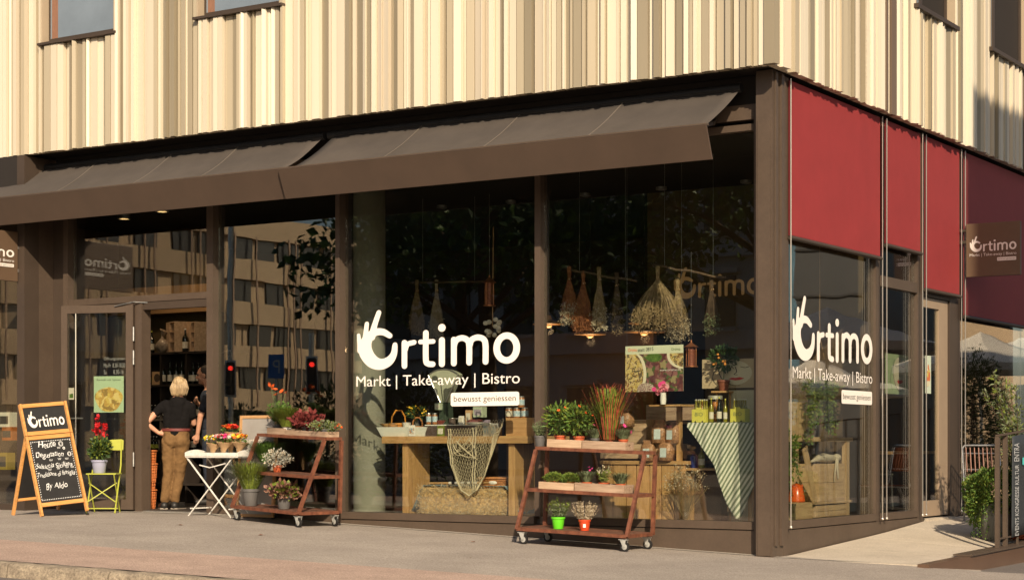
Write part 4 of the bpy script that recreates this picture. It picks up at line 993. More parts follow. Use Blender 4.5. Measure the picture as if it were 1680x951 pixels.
# flowers on the table
x, y, z = onT(684, Yt+.5); t = thing('flower_bouquet', 'yellow berries and flowers in a vase behind the baskets', 'flowers', (x, y, z))
b = MB(); b.lathe([(.03, 0), (.045, .08), (.025, .17), (.03, .19)], n=12); b.build('vase', greypot, t, local=True)
b = MB(); foliage(b, (0, 0, .27), (.11, .09, .07), 160, .05, (0,)); b.build('leaves', leafB, t, local=True)
b = MB(); blossoms(b, [(ru(-.14, .12), ru(-.08, .08), ru(.24, .37)) for _ in range(46)], .016, 0, 5); b.build('flowers', yellowflower, t, local=True)
# produce plate and small things
x, y, z = onT(778, Yt+.2); t = thing('plate', 'plate with dark red sausages on the oak table beside the net', 'plate', (x, y, zr))
b = MB(); b.lathe([(.06, 0), (.11, .02), (.112, .024), (.06, .008)], n=20); b.build('plate_dish', white, t, local=True)
b = MB(); 
for k in range(5): b.cap((-.07+.03*k, -.02, .035), (-.04+.03*k, .03, .045), .018, .018, 7)
b.build('sausages', mat('dark_red_sausage', (.16, .04, .035), .5, var=.2), t, local=True)
# fishing net
netm = mat('net_cord', (.58, .50, .34), .8, var=.2, scale=30)
p = L(780, 700, Yt-.06); t = thing('fishing_net', 'knotted pale fishing net draped over the edge of the oak table', 'net', tuple(p))
b = MB(); yn = Yt-.05
def netpt(a, s):   # a across 0..1, s down 0..1
    u = 736+90*a; vt = 700-14*a if a > .5 else 703-4*a
    a = min(1, max(0, a)); pf_ = [(0, 782), (.15, 803), (.35, 812), (.55, 803), (.75, 780), (.9, 750), (1.001, 712)]
    for (p, q), (p2, q2) in zip(pf_, pf_[1:]):
        if a <= p2: vb = q+(q2-q)*(a-p)/(p2-p); break
    uu = 776+(u-776)*(1-.30*s**2.5); vv = vt+(vb-vt)*s
    return L(uu, vv, yn-.03*math.sin(a*26)*(1-s*.4)-.02*s)
NA, NS = 20, 17
for i in range(NA+1):
    b.tube([netpt(min(1, max(0, (i+.35*(-1)**j)/NA)), j/NS) for j in range(NS+1)], .0021, 3, cap=False)
    if i < NA: b.tube([netpt(min(1, max(0, (i+1-.35*(-1)**j*1)/NA-.35/NA)), j/NS) for j in range(NS+1)], .0016, 3, cap=False)
for j in range(1, NS+1):
    pts = [netpt(i/(2*NA), j/NS)+Vector((0, 0, -.012*math.sin(PI*i*.5)**2)) for i in range(2*NA+1)]; b.tube(pts, .0017, 3, cap=False)
b.build('mesh_cord', netm, t)
b = MB()
for k in range(5):
    pts = []
    for j in range(16):
        a = [0.0, .04, .45, .5, 1.0][k]; q = netpt(a+.012*math.sin(j), j/15); pts.append(q+Vector((0, -.012, 0)))
    b.tube(pts, .006, 6)
b.tube([netpt(i/20, 1)+Vector((0, -.01, -.004)) for i in range(21)], .009, 6)
for k in range(5):
    b.tube([L(762+18*math.cos(a*.5+k)*(.8+.1*k), 715+28*math.sin(a*.35)*(.9+.05*k)+k*2, yn-.03-.006*k) for a in range(10)], .004, 5)
b.build('gathered_cord', netm, t)
# straw bale with cloth and striped pole
Yb = .38; a, c = L(680, 796, Yb), L(819, 848, Yb)
t = thing('straw_bale', 'rectangular straw bale under the oak table', 'straw bale', ((a.x+c.x)/2, Yb+.22, 0))
strawm = mat('straw', (.60, .38, .15), .8, var=.3, scale=30, col2=(.88, .62, .30), bump=1, bscale=120)
b = MB(); nx, nzz = 1, 1
b.box((a.x+.03, Yb+.03, 0.001), (c.x-.03, Yb+.45, a.z-.03)); b.build('bale_core', strawm, t, bevel=.06)
b = MB()
for i in range(5200):
    f = rnd()
    if f < .7: p = Vector((ru(a.x+.02, c.x-.02), Yb+.03-.012*rnd(), ru(.02, a.z-.03)))
    elif f < .85: p = Vector((ru(a.x+.02, c.x-.02), Yb+.03+.4*rnd(), a.z-.03+.01*rnd()))
    else: p = Vector((c.x-.03+.01*rnd(), Yb+.03+.4*rnd(), ru(.02, a.z-.03)))
    d = Vector((random.gauss(0, 1), random.gauss(0, .35), random.gauss(0, 1))); b.leaf(p, d, ru(.03, .08), .004, 0 if rnd() < .6 else 1, bend=.05)
o = b.build('straw_stalks', [strawm, dryW], t); o['kind'] = 'stuff'
t = thing('blue_cloth', 'faded blue cloth spread under the straw bale', 'cloth', ((a.x+c.x)/2, Yb+.3, a.z))
b = MB(); bl = mat('faded_blue_cloth', (.16, .23, .26), .85, var=.15, scale=6); vs = []
prof = [(-.16, .03), (-.11, .14), (-.05, a.z-.07), (.02, a.z-.005)]; pr = [(p[0]+a.x, p[1]) for p in prof]+[(c.x-p[0], p[1]) for p in prof[::-1]]
for i, (x, z) in enumerate(pr):
    for k in range(5): vs.append((x+.015*math.sin(k*2+i), Yb+.16+.09*k, z+.004))
b.add(vs, [(i*5+k, i*5+k+1, (i+1)*5+k+1, (i+1)*5+k) for i in range(7) for k in range(4)], 0, True); o = b.build('cloth', bl, t); o.modifiers.new('t', 'SOLIDIFY').thickness = .006
t = thing('striped_pole', 'long wooden oar with a black and white striped section lying on the straw bale', 'oar', ((a.x+c.x)/2, Yb+.1, a.z))
p0, p1 = L(690, 793, Yb+.02), L(805, 789, Yb+.02); zz = a.z+.03
b = MB(); b.tube([(p0.x, Yb+.2, zz-.005), (p1.x, Yb+.03, zz+.015)], .013, 8); b.build('shaft', oak, t); b = MB(); b.ell((p1.x+.02, Yb+.03, zz+.015), (.06, .012, .022), 12); b.build('blade', white, t)
for k in range(9):
    s = .33+.05*k; q0 = Vector((p0.x, Yb+.2, zz-.005)); q1 = Vector((p1.x, Yb+.03, zz+.015)); b = MB(); b.tube([q0.lerp(q1, s), q0.lerp(q1, s+.05)], .0165, 10); b.build('stripe', black if k % 2 else white, t)
basket(tuple(L(812, 790, Yb+.35).xy.to_3d()+Vector((0, 0, .32))), .2, .12, 'wide shallow basket under the right half of the oak table', wick, False, 5)
st = thing('stool', 'low dark wooden stool carrying the wide basket', 'stool', tuple(L(812, 790, Yb+.35).xy.to_3d()))
b = MB(); b.lathe([(.16, .29), (.16, .318)], n=20); b.build('seat', oak, st, local=True)
for k in range(3): b = MB(); q = k*2.1; b.tube([(.1*math.cos(q), .1*math.sin(q), .29), (.14*math.cos(q), .14*math.sin(q), 0)], .014, 7); b.build('leg', oakz, st, local=True)

# two unseen spots added to brighten the wine shelves
for x, y, lab in ((-9.6, 1.2, 'added unseen spot above the wine shelves, near the entrance'), (-10.6, 1.5, 'added unseen spot above the left end of the wine shelves')):
    t = thing('ceiling_spot', lab, 'ceiling light', (x, y, 4.0), 0, 'ceiling spots')
    b = MB(); b.lathe([(.09, .05), (.09, -.02), (.07, -.02), (.07, 0)], n=16); b.build('ring', steel, t, local=True)
    b = MB(); b.lathe([(.068, .0), (.068, .004)], n=16); b.build('lamp', lampm, t, local=True)
    li = bpy.data.lights.new('shelf_fill_light', 'SPOT'); li.energy = 26; li.color = (1, .68, .38); li.spot_size = 1.7; li.shadow_soft_size = .06
    lo = bpy.data.objects.new('shelf_fill_light', li); COL.objects.link(lo); lo.parent = t; lo.location = (0, 0, -.05); lo.rotation_euler = (.5, 0, 0)

for i, (x, y, h, lab) in enumerate(((-19.5, -17.2, 2.3, 'evergreen shrub across the street mirrored behind the coneflowers'), (-17.2, -17.6, 2.5, 'evergreen shrub across the street mirrored at the right of the tall pane'), (-24, -19, 1.9, 'evergreen shrub across the street mirrored behind the tray table'))):
    t = thing('street_shrub', lab, 'shrub', (x, y, rz_(x, y)), 0, 'shrubs across the street')
    b = MB(); foliage(b, (0, 0, h*.5), (1.1, 1.1, h*.55), 1600, .16, (0,), asp=2.4); b.build('foliage', leafB, t, local=True)
    b = MB(); b.tube([(0, 0, 0), (0, .02, h*.8)], .05, 6); b.build('trunk', barkM, t, local=True)

# more goods on the oak table
def small(name, lab, cat, u, v, Y, shape, m, base=None):
    p = L(u, v, Y); t = thing(name, lab, cat, (p.x, Y, base if base is not None else zt_+.001)); b = MB()
    if shape[0] == 'l': b.lathe(shape[1], n=18)
    else: b.box((-shape[1], -shape[2], 0), (shape[1], shape[2], shape[3]))
    b.build('body', m, t, local=True, bevel=.003 if shape[0] == 'b' else 0)
    if shape[0] == 'b': b = MB(); b.box((-shape[1]*.7, -shape[2]-.0015, shape[3]*.25), (shape[1]*.7, -shape[2]-.0003, shape[3]*.8)); b.build('print', paperlabel, t, local=True)
    else:
        h_ = max(q[1] for q in shape[1]); r_ = max(q[0] for q in shape[1]); b = MB(); b.lathe([(r_*.72, h_*1.001), (r_*.70, h_*1.04), (.01, h_*1.06)], n=14); b.build('lid', steel, t, local=True)
tub = [(.04, 0), (.055, .05), (.058, .055), (.05, .056)]
small('tub', 'low white tub on the enamel tray beside the orange basket', 'tub', 667, 690, Yt+.2, ('l', tub), white, zt_+.11)
small('bowl', 'dark red bowl between the blue labelled jars and the scale', 'bowl', 722, 690, Yt+.16, ('l', [(.03, 0), (.07, .045), (.072, .05), (.06, .045)]), mat('dark_red_glaze', (.18, .03, .02), .3), zr)
small('tin', 'squat dark tin in front of the scale', 'tin', 742, 690, Yt+.12, ('l', [(.04, 0), (.04, .07), (.035, .072)]), riserm, zr)
small('packet', 'white packet with brown print right of the scale', 'packet', 757, 690, Yt+.1, ('b', .03, .02, .10), white, zr)
small('packet', 'brown kraft packet behind the sausage plate', 'packet', 770, 680, Yt+.3, ('b', .04, .025, .17), kraft, zr)
small('glass_jar', 'amber honey jar at the right edge of the net', 'jar', 819, 700, Yt+.14, ('l', [(.03, 0), (.034, .01), (.034, .08), (.028, .09)]), amber)
small('packet', 'lilac packet on the oak table behind the white carton', 'packet', 797, 690, Yt+.34, ('b', .045, .03, .19), mat('lilac_card', (.34, .28, .38), .6))
small('wooden_bowl', 'shallow wooden bowl at the left of the enamel tray', 'bowl', 633, 697, Yt+.25, ('l', [(.03, 0), (.075, .04), (.078, .045), (.06, .04)]), oak, zt_+.11)
small('bread_loaf', 'round brown bread on the tray under the basket handle', 'bread', 645, 693, Yt+.12, ('l', [(.02, 0), (.05, .01), (.055, .03), (.03, .05), (.01, .055)]), mat('bread_crust', (.38, .2, .08), .8, var=.3, scale=30), zt_+.10)
for i, (x, y) in enumerate(((-8.2, -3.4), (-4.9, -2.3), (-3.0, -1.1), (-1.9, -2.8), (-6.4, -1.9))):
    t = thing('fallen_leaf', ['dry leaf near the pink paving strip below the chair', 'dry leaf in the middle of the pavement', 'small orange leaf by the base of the left lettered window', 'dry leaf on the pavement in front of the nearer trolley', 'dry leaf below the turned trolley'][i], 'leaf', (x, y, gz(x, y)+.004), rnd()*6)
    b = MB(); b.add([(-.03, 0, 0), (0, -.018, .008), (.035, 0, .002), (0, .018, .01), (0, 0, .0)], [(0, 1, 4), (1, 2, 4), (2, 3, 4), (3, 0, 4)]); b.build('leaf_blade', MAT['dried_russet_stems'], t, local=True); b = MB(); b.tube([(.035, 0, .003), (.055, .005, .002)], .0015, 4); b.build('leaf_stalk', barkM, t, local=True)
# -------------------------------------------------- right lettered window: counter, crates, striped cloth table
Yc = .55
a, c = L(985, 753, Yc), L(1130, 758, Yc); zc_ = (a.z+c.z)/2
t = thing('sales_counter', 'low counter of upright pine crate boards behind the nearer trolley', 'counter', ((a.x+c.x)/2, Yc+.3, 0))
b = MB(); b.box((a.x, Yc-.02, zc_-.04), (c.x, Yc+.65, zc_)); b.build('counter_top', oak, t, bevel=.004)
x = a.x+.02
while x < c.x-.06:
    w_ = ru(.11, .16); b = MB(); b.box((x, Yc, .002), (min(x+w_, c.x-.01), Yc+.022, zc_-.042)); b.build('board', random.choice([pinez, oakz]), t, bevel=.002); x += w_+.012
b = MB(); b.box((a.x+.02, Yc+.1, .001), (c.x-.02, Yc+.6, zc_-.045)); b.build('carcass', oak, t)
def crate(loc, rz, lx, ly, lz, lab, m, group=None, slot=False, gaps=1, name='wooden_crate', stamp=None):
    t = thing(name, lab, 'crate', loc, rz, group); th_ = .012
    hh = (lz-.004*(gaps-1))/gaps
    for g in range(gaps):
        z0 = g*(hh+.004)
        for q in ((-lx/2, -ly/2, lx/2, -ly/2+th_), (-lx/2, ly/2-th_, lx/2, ly/2)):
            b = MB(); b.box((q[0], q[1], z0), (q[2], q[3], z0+hh)); b.build('plank', m, t, local=True, bevel=.0015)
    for s in (-1, 1):
        x = s*(lx/2-th_/2); b = MB(); y0, y1 = -ly/2+th_+.001, ly/2-th_-.001
        if slot:
            zl, zh = lz*.5, lz*.72; b.box((x-th_/2, y0, 0), (x+th_/2, y1, zl)); b.box((x-th_/2, y0, zh), (x+th_/2, y1, lz)); b.box((x-th_/2, y0, zl+.0001), (x+th_/2, y0+(y1-y0)*.3, zh-.0001)); b.box((x-th_/2, y1-(y1-y0)*.3, zl+.0001), (x+th_/2, y1, zh-.0001))
        else: b.box((x-th_/2, y0, 0), (x+th_/2, y1, lz))
        b.build('end_board', m, t, local=True)
    b = MB(); b.box((-lx/2+th_, -ly/2+th_, .001), (lx/2-th_, ly/2-th_, .009)); b.build('bottom_board', m, t, local=True)
    if stamp: b = MB(); put_text(b, stamp, (-lx*.2, -ly/2-.001, lz*.35), (1, 0, 0), (0, 0, 1), lx*.45, lz*.3); b.build('print_lettering', kraft, t, local=True)
    return t
def crateP(u0, u1, v0, v1, Y, dp, lab, m, **k):
    a, c = L(u0, v0, Y), L(u1, v1, Y); return crate(((a.x+c.x)/2, Y+dp/2, c.z), 0, c.x-a.x, dp, a.z-c.z, lab, m, **k)
crateP(985, 1100, 728, 752, Yc+.05, .4, 'long pale crate with a faint stamp lying on the counter behind the nearer trolley', palewood, stamp='FACTORY')
crateP(1022, 1060, 688, 727, Yc+.2, .3, 'pale crate standing between the red tipped grass and the flower vase', palewood, gaps=2)
crateP(1060, 1140, 664, 690, Yc+.45, .4, 'wide crate under the food poster holding the pink flower vase', palewood2, gaps=1)
cab = thing('display_shelf', 'dark wood shelf carrying the wide crate under the food poster', 'shelf', (L(1100, 692, Yc+.4).x, Yc+.6, 0))
p0, p1 = L(1050, 692, Yc+.4), L(1150, 692, Yc+.4); b = MB(); b.box((p0.x, Yc+.4, p0.z-.02), (p1.x, Yc+.95, p0.z)); b.build('shelf_board', oak, cab); b = MB(); b.box((p0.x, Yc+.7, .001), (p1.x, Yc+.9, p0.z-.022)); b.build('back_board', mat('dark_wood', (.10, .06, .035), .7, var=.2), cab)
# bags of pasta
plastic = mat('clear_bag_pasta', (.30, .14, .07), .25, var=.5, scale=45, col2=(.50, .28, .15), bump=.8, bscale=60)
def bag(u, v1, h, Y, lab):
    p = L(u, v1, Y); t = thing('pasta_bag', lab, 'bag', tuple(p), ru(-.2, .2), 'clear bags of brown pasta')
    b = MB(); vs = []; w2 = .075
    rows = [(0, .9, .045), (.05, 1, .06), (.5, 1, .055), (.75, .95, .04), (.85, .75, .012), (1, .85, .006)]
    for z, q, d in rows: vs += [(-w2*q, -d, z*h), (-w2*q*.5, -d*1.25, z*h), (w2*q*.5, -d*1.25, z*h), (w2*q, -d, z*h), (w2*q, d, z*h), (-w2*q, d, z*h)]
    fs = [tuple(range(5, -1, -1))]+[(i*6+k, i*6+(k+1) % 6, i*6+6+(k+1) % 6, i*6+6+k) for i in range(len(rows)-1) for k in range(6)]
    b.add(vs, fs, 0, True); b.build('bag_body', plastic, t, local=True, smooth_angle=70)
    b = MB(); b.add([(-.04, -.078, h*.18), (.035, -.078, h*.18), (.035, -.073, h*.6), (-.04, -.073, h*.6)], [(0, 1, 2, 3)]); b.build('paper_label', mat('pale_blue_label', (.50, .58, .58), .6, var=.1, scale=60), t, local=True)
bag(1082, 727, .26, Yc+.03, 'upper bag of brown pasta left of the other, below the pink flower vase')
bag(1105, 727, .24, Yc+.04, 'upper bag of brown pasta nearest the striped cloth')
bag(1093, 756, .24, Yc-.0, 'lower bag of brown pasta on the counter edge, right of the trolley post')
bag(1064, 756, .23, Yc-.0, 'lower bag of brown pasta half hidden by the trolley post')
bag(1027, 700, .2, Yc+.1, 'bag of brown pasta behind the red tipped grass')
# pink flowers in vase
p = L(1088, 664, Yc+.5); t = thing('flower_vase', 'white vase with pink dahlias in front of the food poster', 'vase', (L(1088, 664, .22).x, .22, L(1088, 643, .22).z-.13))
b = MB(); b.lathe([(.028, 0), (.034, .05), (.03, .11), (.033, .125)], n=14); b.build('vase', white, t, local=True)
for q in ((-.02, 0, .16), (.035, -.01, .15), (.0, .02, .19), (-.07, 0, .13)): b = MB(); blossoms(b, [Vector(q)+rdir()*.012 for _ in range(9)], .03, 0, 7); b.build('flower', mat('soft_pink_petals', (.75, .25, .33), .6, var=.3, scale=30), t, local=True)
b = MB()
sp = thing('vase_shelf', 'small shelf board under the white vase', 'shelf', (L(1088, 664, .22).x, .3, L(1088, 643, .22).z-.15)); b.box((-.18, -.06, 0), (.2, .5, .018)); b.build('board', oak, sp, local=True); b = MB(); b.bar((0, .3, 0), (0, .3, -sp.location.z), .05); b.build('post', oakz, sp, local=True)
# striped cloth table
Ys = .42; a, c = L(1120, 693, Ys), L(1250, 693, Ys); zs_ = a.z
a.x = a.x; t = thing('round_table', 'small table hidden under the green striped cloth beside the corner frame', 'table', ((a.x+c.x)/2-.1, Ys+.35, 0))
b = MB(); b.box((L(1128, 693, Ys).x, Ys, zs_-.03), (-.5, Ys+.6, zs_-.004)); b.build('tabletop', oak, t)
for q in ((L(1140, 700, Ys).x, Ys+.5), (-.56, Ys+.5), (-.56, Ys+.05)): b = MB(); b.box((q[0], q[1], .001), (q[0]+.05, q[1]+.05, zs_-.032)); b.build('leg', oakz, t)
def stripe_mat(name, c0, c1, sc, ang):
    m = bpy.data.materials.new(name); m.use_nodes = True; n = m.node_tree.nodes; l = m.node_tree.links; b = n['Principled BSDF']; b.inputs['Roughness'].default_value = .85
    uv = n.new('ShaderNodeUVMap'); mp = n.new('ShaderNodeMapping'); mp.inputs['Rotation'].default_value = (0, 0, ang); l.new(uv.outputs[0], mp.inputs[0])
    wv = n.new('ShaderNodeTexWave'); wv.inputs['Scale'].default_value = sc; wv.inputs['Distortion'].default_value = .15; l.new(mp.outputs[0], wv.inputs[0])
    r = n.new('ShaderNodeValToRGB'); r.color_ramp.elements[0].position = .46; r.color_ramp.elements[1].position = .54; r.color_ramp.elements[0].color = (*c0, 1); r.color_ramp.elements[1].color = (*c1, 1)
    l.new(wv.outputs['Fac'], r.inputs[0]); l.new(r.outputs[0], b.inputs['Base Color']); return m
strm = stripe_mat('green_white_stripes', (.16, .20, .13), (.62, .63, .53), 8.5, .0)
t = thing('striped_tablecloth', 'green and white striped cloth hanging to a point from the bottle table', 'tablecloth', ((a.x+c.x)/2, Ys, zs_))
NU, NV = 40, 30; vs = []; uvs = []
for i in range(NU+1):
    s = i/NU; u = 1128+116*s
    pts = [(0, 1127, 700), (.1, 1141, 718), (.25, 1156, 740), (.4, 1172, 764), (.5, 1179, 790), (.62, 1190, 822), (.74, 1203, 847), (.82, 1214, 854), (.9, 1228, 817), (1, 1242, 787)]
    for (p, uq, q), (p2, uq2, q2) in zip(pts, pts[1:]):
        if s <= p2: f_ = (s-p)/(p2-p); vb = q+(q2-q)*f_; ub = uq+(uq2-uq)*f_; break
    for j in range(NV+1):
        k = j/NV; v = 693+(vb-693)*k
        yy = Ys-.012-.05*k-.035*k*math.sin(s*24+k*2)-.014*math.sin(s*51)*k
        uu = u+(ub-u)*k**1.2
        vs.append(L(uu, v, yy)); uvs.append((s*.62+k*(vb-693)/155*.42, 0))
b = MB(); b.add(vs, [(i*(NV+1)+j, (i+1)*(NV+1)+j, (i+1)*(NV+1)+j+1, i*(NV+1)+j+1) for i in range(NU) for j in range(NV)], 0, True)
x0, x1 = vs[0].x, vs[-1].x; n0 = len(b.v); top = [(x0, Ys-.012, zs_), (x1, Ys-.012, zs_), (x1, Ys+.62, zs_+.002), (x0, Ys+.62, zs_+.002)]
b.add(top, [(0, 1, 2, 3)]); uvs += [(0, 0), (.62, 0), (.62+.4, 0), (.4, 0)]
o = b.build('cloth', strm, t, smooth_angle=80); ul = o.data.uv_layers.new(name='uv')
for lp in o.data.loops: ul.data[lp.index].uv = uvs[lp.vertex_index]
o.modifiers.new('t', 'SOLIDIFY').thickness = .003
zq_ = zs_+.004
def bottle(loc, r, h, m, lab, group, cat='bottle', label=paperlabel, capm=white, neck=.3):
    t = thing('bottle', lab, cat, loc, 0, group)
    b = MB(); b.lathe([(r*.9, 0), (r, .006), (r, h*.55), (r*.85, h*.63), (r*neck, h*.74), (r*neck, h*.93), (r*neck*1.15, h*.94), (r*neck*1.15, h*.96)], n=12); b.build('bottle_body', m, t, local=True)
    b = MB(); b.lathe([(r*neck*1.2, h*.94), (r*neck*1.2, h)], n=10); b.build('bottle_cap', capm, t, local=True)
    b = MB(); b.lathe([(r*1.015, h*.14), (r*1.015, h*.42)], n=12); b.build('paper_label', label, t, local=True)
    return t
yl = mat('yellow_carton', (.62, .58, .10), .6, var=.05)
silver = mat('silver_cap', (.6, .6, .5), .35, .6, var=.1)
for (u0, u1, who) in ((1135, 1158, 'left'), (1198, 1222, 'right')):
    a, c = L(u0, 666, Ys+.06), L(u1, 692, Ys+.06); w_ = c.x-a.x; h_ = .175
    t = thing('bottle_carrier', 'yellow BIO carrier of small bottles at the %s of the striped table' % who, 'carton', ((a.x+c.x)/2, Ys+.12, zq_), 0, 'yellow bottle carriers')
    b = MB(); b.poly([(-w_/2, -.06, 0), (-w_/4-.015, -.06, 0), (-w_/4, -.06, .02), (-w_/4+.015, -.06, 0), (w_/4-.015, -.06, 0), (w_/4, -.06, .02), (w_/4+.015, -.06, 0), (w_/2, -.06, 0), (w_/2, -.06, h_*.8), (w_*.2, -.06, h_*.8), (w_*.15, -.06, h_*.9), (-w_*.15, -.06, h_*.9), (-w_*.2, -.06, h_*.8), (-w_/2, -.06, h_*.8)], (0, .004, 0)); b.box((-w_/2, -.056, 0), (-w_/2+.003, .06, h_*.8)); b.box((w_/2-.003, -.056, 0), (w_/2, .06, h_*.8)); b.box((-w_/2, .057, 0), (w_/2, .06, h_*.8)); b.build('carton', yl, t, local=True)
    b = MB(); put_text(b, 'BIO', (-w_*.28, -.062, h_*.38), (1, 0, 0), (0, 0, 1), w_*.56, h_*.22); b.build('print_lettering', leafG, t, local=True)
    k = 0
    for dx in (-w_*.3, 0, w_*.3):
        for dy in (-.025, .03): bottle((((a.x+c.x)/2+dx), Ys+.12+dy, zq_+.003), .021, .245, oliveglass, 'silver capped bottle, %s %s, in the %s yellow carrier' % ('front' if dy < 0 else 'back', 'left' if dx < 0 else 'right' if dx > 0 else 'middle', who), 'bottles in the %s yellow carrier' % who, capm=silver, neck=.45)
for u, r, h, m, lb in ((1167, .026, .26, oliveglass, 'yellow necked bottle in front of the jar of orange fruit, left one'), (1180, .028, .27, bottleglass, 'dark green bottle in the middle of the striped table'), (1190, .022, .25, oliveglass, 'slim pale bottle beside the right yellow carrier'), (1152, .022, .24, amber, 'amber bottle just right of the left yellow carrier')):
    bottle((L(u, 693, Ys+.1).x, Ys+.1, zq_), r, h, m, lb, None, capm=yl)
p = L(1172, 693, Ys+.24); t = thing('fruit_jar', 'big glass jar of orange fruit behind the bottles on the striped table', 'jar', (p.x, Ys+.26, zq_))
b = MB(); b.lathe([(.085, 0), (.095, .02), (.095, .2), (.075, .25)], n=18); b.build('jar_body', glass('jar_glass', (.9, .85, .7), .06, wob=0), t, local=True)
b = MB(); [b.ell((ru(-.05, .05), ru(-.05, .05), .04+.024*k), (.034, .034, .03), 8) for k in range(8)]; b.build('fruit', mat('orange_fruit', (.62, .25, .04), .4, var=.2), t, local=True)
b = MB(); b.lathe([(.08, .25), (.08, .285), (.07, .29)], n=18); b.build('lid', silver, t, local=True)
# small low shelf with oil bottle, blue pot and cushion
a, c = L(1085, 767, Ys+.15), L(1176, 767, Ys+.15); t = thing('side_table', 'low side table between the counter and the striped cloth', 'table', ((a.x+c.x)/2, Ys+.35, 0))
b = MB(); b.box((a.x, Ys+.15, a.z-.025), (c.x, Ys+.5, a.z)); b.build('tabletop', oak, t); b = MB(); b.box((a.x+.02, Ys+.3, .001), (c.x-.02, Ys+.45, a.z-.027)); b.build('back_board', mat('dark_wood', (.1, .06, .035), .7), t)
bottle((L(1151, 767, Ys+.22).x, Ys+.22, a.z+.001), .036, .24, oliveglass, 'olive oil bottle on the low side table beside the blue pot', None)
pt = thing('blue_pot', 'small dark blue enamel pot beside the olive oil bottle', 'pot', (L(1139, 767, Ys+.22).x, Ys+.22, a.z+.001)); b = MB(); b.lathe([(.04, 0), (.045, .1), (.04, .13), (.015, .15)], n=14); b.build('pot_body', mat('dark_blue_enamel', (.02, .03, .16), .3, var=.1), pt, local=True); b = MB(); b.tube([(.045, 0, .1), (.08, 0, .08), (.045, 0, .03)], .006, 5); b.build('handle', pt.children[0].data.materials[0], pt, local=True)
# dried flowers in glass vase on the floor
p = L(1124, 848, .36); t = thing('dried_flower_vase', 'glass vase of brown dried flowers standing low beside the striped cloth', 'vase', (p.x, .36, .002))
b = MB(); b.lathe([(.05, 0), (.06, .02), (.045, .1), (.035, .16), (.045, .2)], n=16); b.build('vase', GLD, t, local=True)
b = MB(); heads = []
for i in range(90):
    a_ = ru(0, 2*PI); q = .25*math.sqrt(rnd()); e = Vector((q*math.cos(a_), q*.8*math.sin(a_), ru(.36, .6)*(1-.25*q/.25)+.05)); b.tube([(q*.1*math.cos(a_), q*.1*math.sin(a_), .03), e*.45+Vector((0, 0, .03)), e], .0022, 3, cap=False); heads.append(e); heads.append(e*.8+Vector((0, 0, .1)))
b.build('stems', dryM, t, local=True)
b = MB()
for i in range(800): c = random.choice(heads); b.leaf(c+rdir()*.03, rdir(), ru(.012, .022), .014, random.choice([0, 0, 1]))
b.build('flower_heads', [dryW, dryM], t, local=True)
# white cabinet, face picture, orange tree
a, c = L(1195, 640, .95), L(1262, 692, .95); t = thing('cream_cabinet', 'cream painted cabinet under the face picture', 'cabinet', (a.x+.15, 1.2, 0)); c.x = L(1243, 692, .95).x
b = MB(); b.box((a.x, .95, .001), (c.x, 1.4, a.z)); b.build('cabinet_body', mat('cream_paint', (.50, .47, .34), .6, var=.05), t, bevel=.004)
b = MB(); b.box((a.x+.015, .942, a.z-.2), (c.x-.01, .949, a.z-.02)); b.build('drawer', MAT['cream_paint'], t, bevel=.003)
facep = mat('beige_picture_paper', (.50, .40, .26), .7, var=.05)
def face_picture(org, xd, zd, nrm, W, H, lab, m, name='face_picture', cut=1.):
    org, xd, zd, nrm = Vector(org), Vector(xd), Vector(zd), Vector(nrm)
    t = thing(name, lab, 'picture', tuple(org))
    P3 = lambda x, y, k=0: org+xd*W*x+zd*H*y+nrm*(.001+.0005*k)
    b = MB(); b.poly([P3(0, 0)-nrm*.001, P3(1, 0)-nrm*.001, P3(1, 1)-nrm*.001, P3(0, 1)-nrm*.001], tuple(-nrm*.012)); b.build('picture_board', m, t)
    b = MB(); b.poly([P3(.55+.26*math.cos(q)*(1+.05*math.cos(2*q)), .52+.42*math.sin(q), 1) for q in [2*PI*i/26 for i in range(26)]]); b.build('face_print', mat('pale_face_print', (.66, .62, .46), .7, var=.04), t)
    b = MB()
    for pts, w_ in (([(.33, .86), (.28, .6), (.34, .3), (.5, .1), (.62, .08)], .012), ([(.3, .75), (.2, .55), (.18, .3), (.25, .1)], .01), ([(.55, .72), (.57, .55), (.53, .47), (.58, .45)], .012), ([(.36, .72), (.44, .69), (.5, .72)], .014), ([(.64, .72), (.71, .69), (.77, .72)], .014)):
        b.poly([P3(*p, 2) for p in stroke(pts, w_*1.4)])
    b.build('line_drawing', mat('dark_ink', (.05, .04, .03), .7, var=0), t)
    b = MB(); b.poly([P3(*p, 3) for p in ((.44, .32), (.5, .36), (.56, .345), (.62, .37), (.7, .325), (.62, .27), (.55, .26), (.49, .28))]); b.build('lips_print', mat('red_lips_print', (.55, .03, .03), .6, var=0), t)
    return t
a, c = L(1152, 637, 1.0), L(1250, 587, 1.0); face_picture(a, (1, 0, 0), (0, 0, 1), (0, -1, 0), L(1252, 700, 1.0).x-a.x, c.z-a.z, 'framed drawing of a face with red lips behind the little orange tree', facep)
a = Rt(1454, 645, -.35); c = Rt(1488, 583, -.35); face_picture(a, (0, 1, 0), (0, 0, 1), (1, 0, 0), c.y-a.y+.1, c.z-a.z, 'green poster of a face with red lips in the narrow side pane', mat('pale_green_poster', (.40, .52, .30), .6, var=.15, scale=3), 'face_poster')
p = L(1187, 641, .9); t = thing('potted_orange_tree', 'little orange tree in a brown pot in front of the face picture', 'potted plant', (p.x, .9, p.z))
sh_ = thing('plant_stand', 'slim stand holding the little orange tree', 'stand', (p.x, .9, 0)); b = MB(); b.box((-.1, -.1, p.z-.02), (.1, .1, p.z-.001)); b.build('top', oak, sh_, local=True)
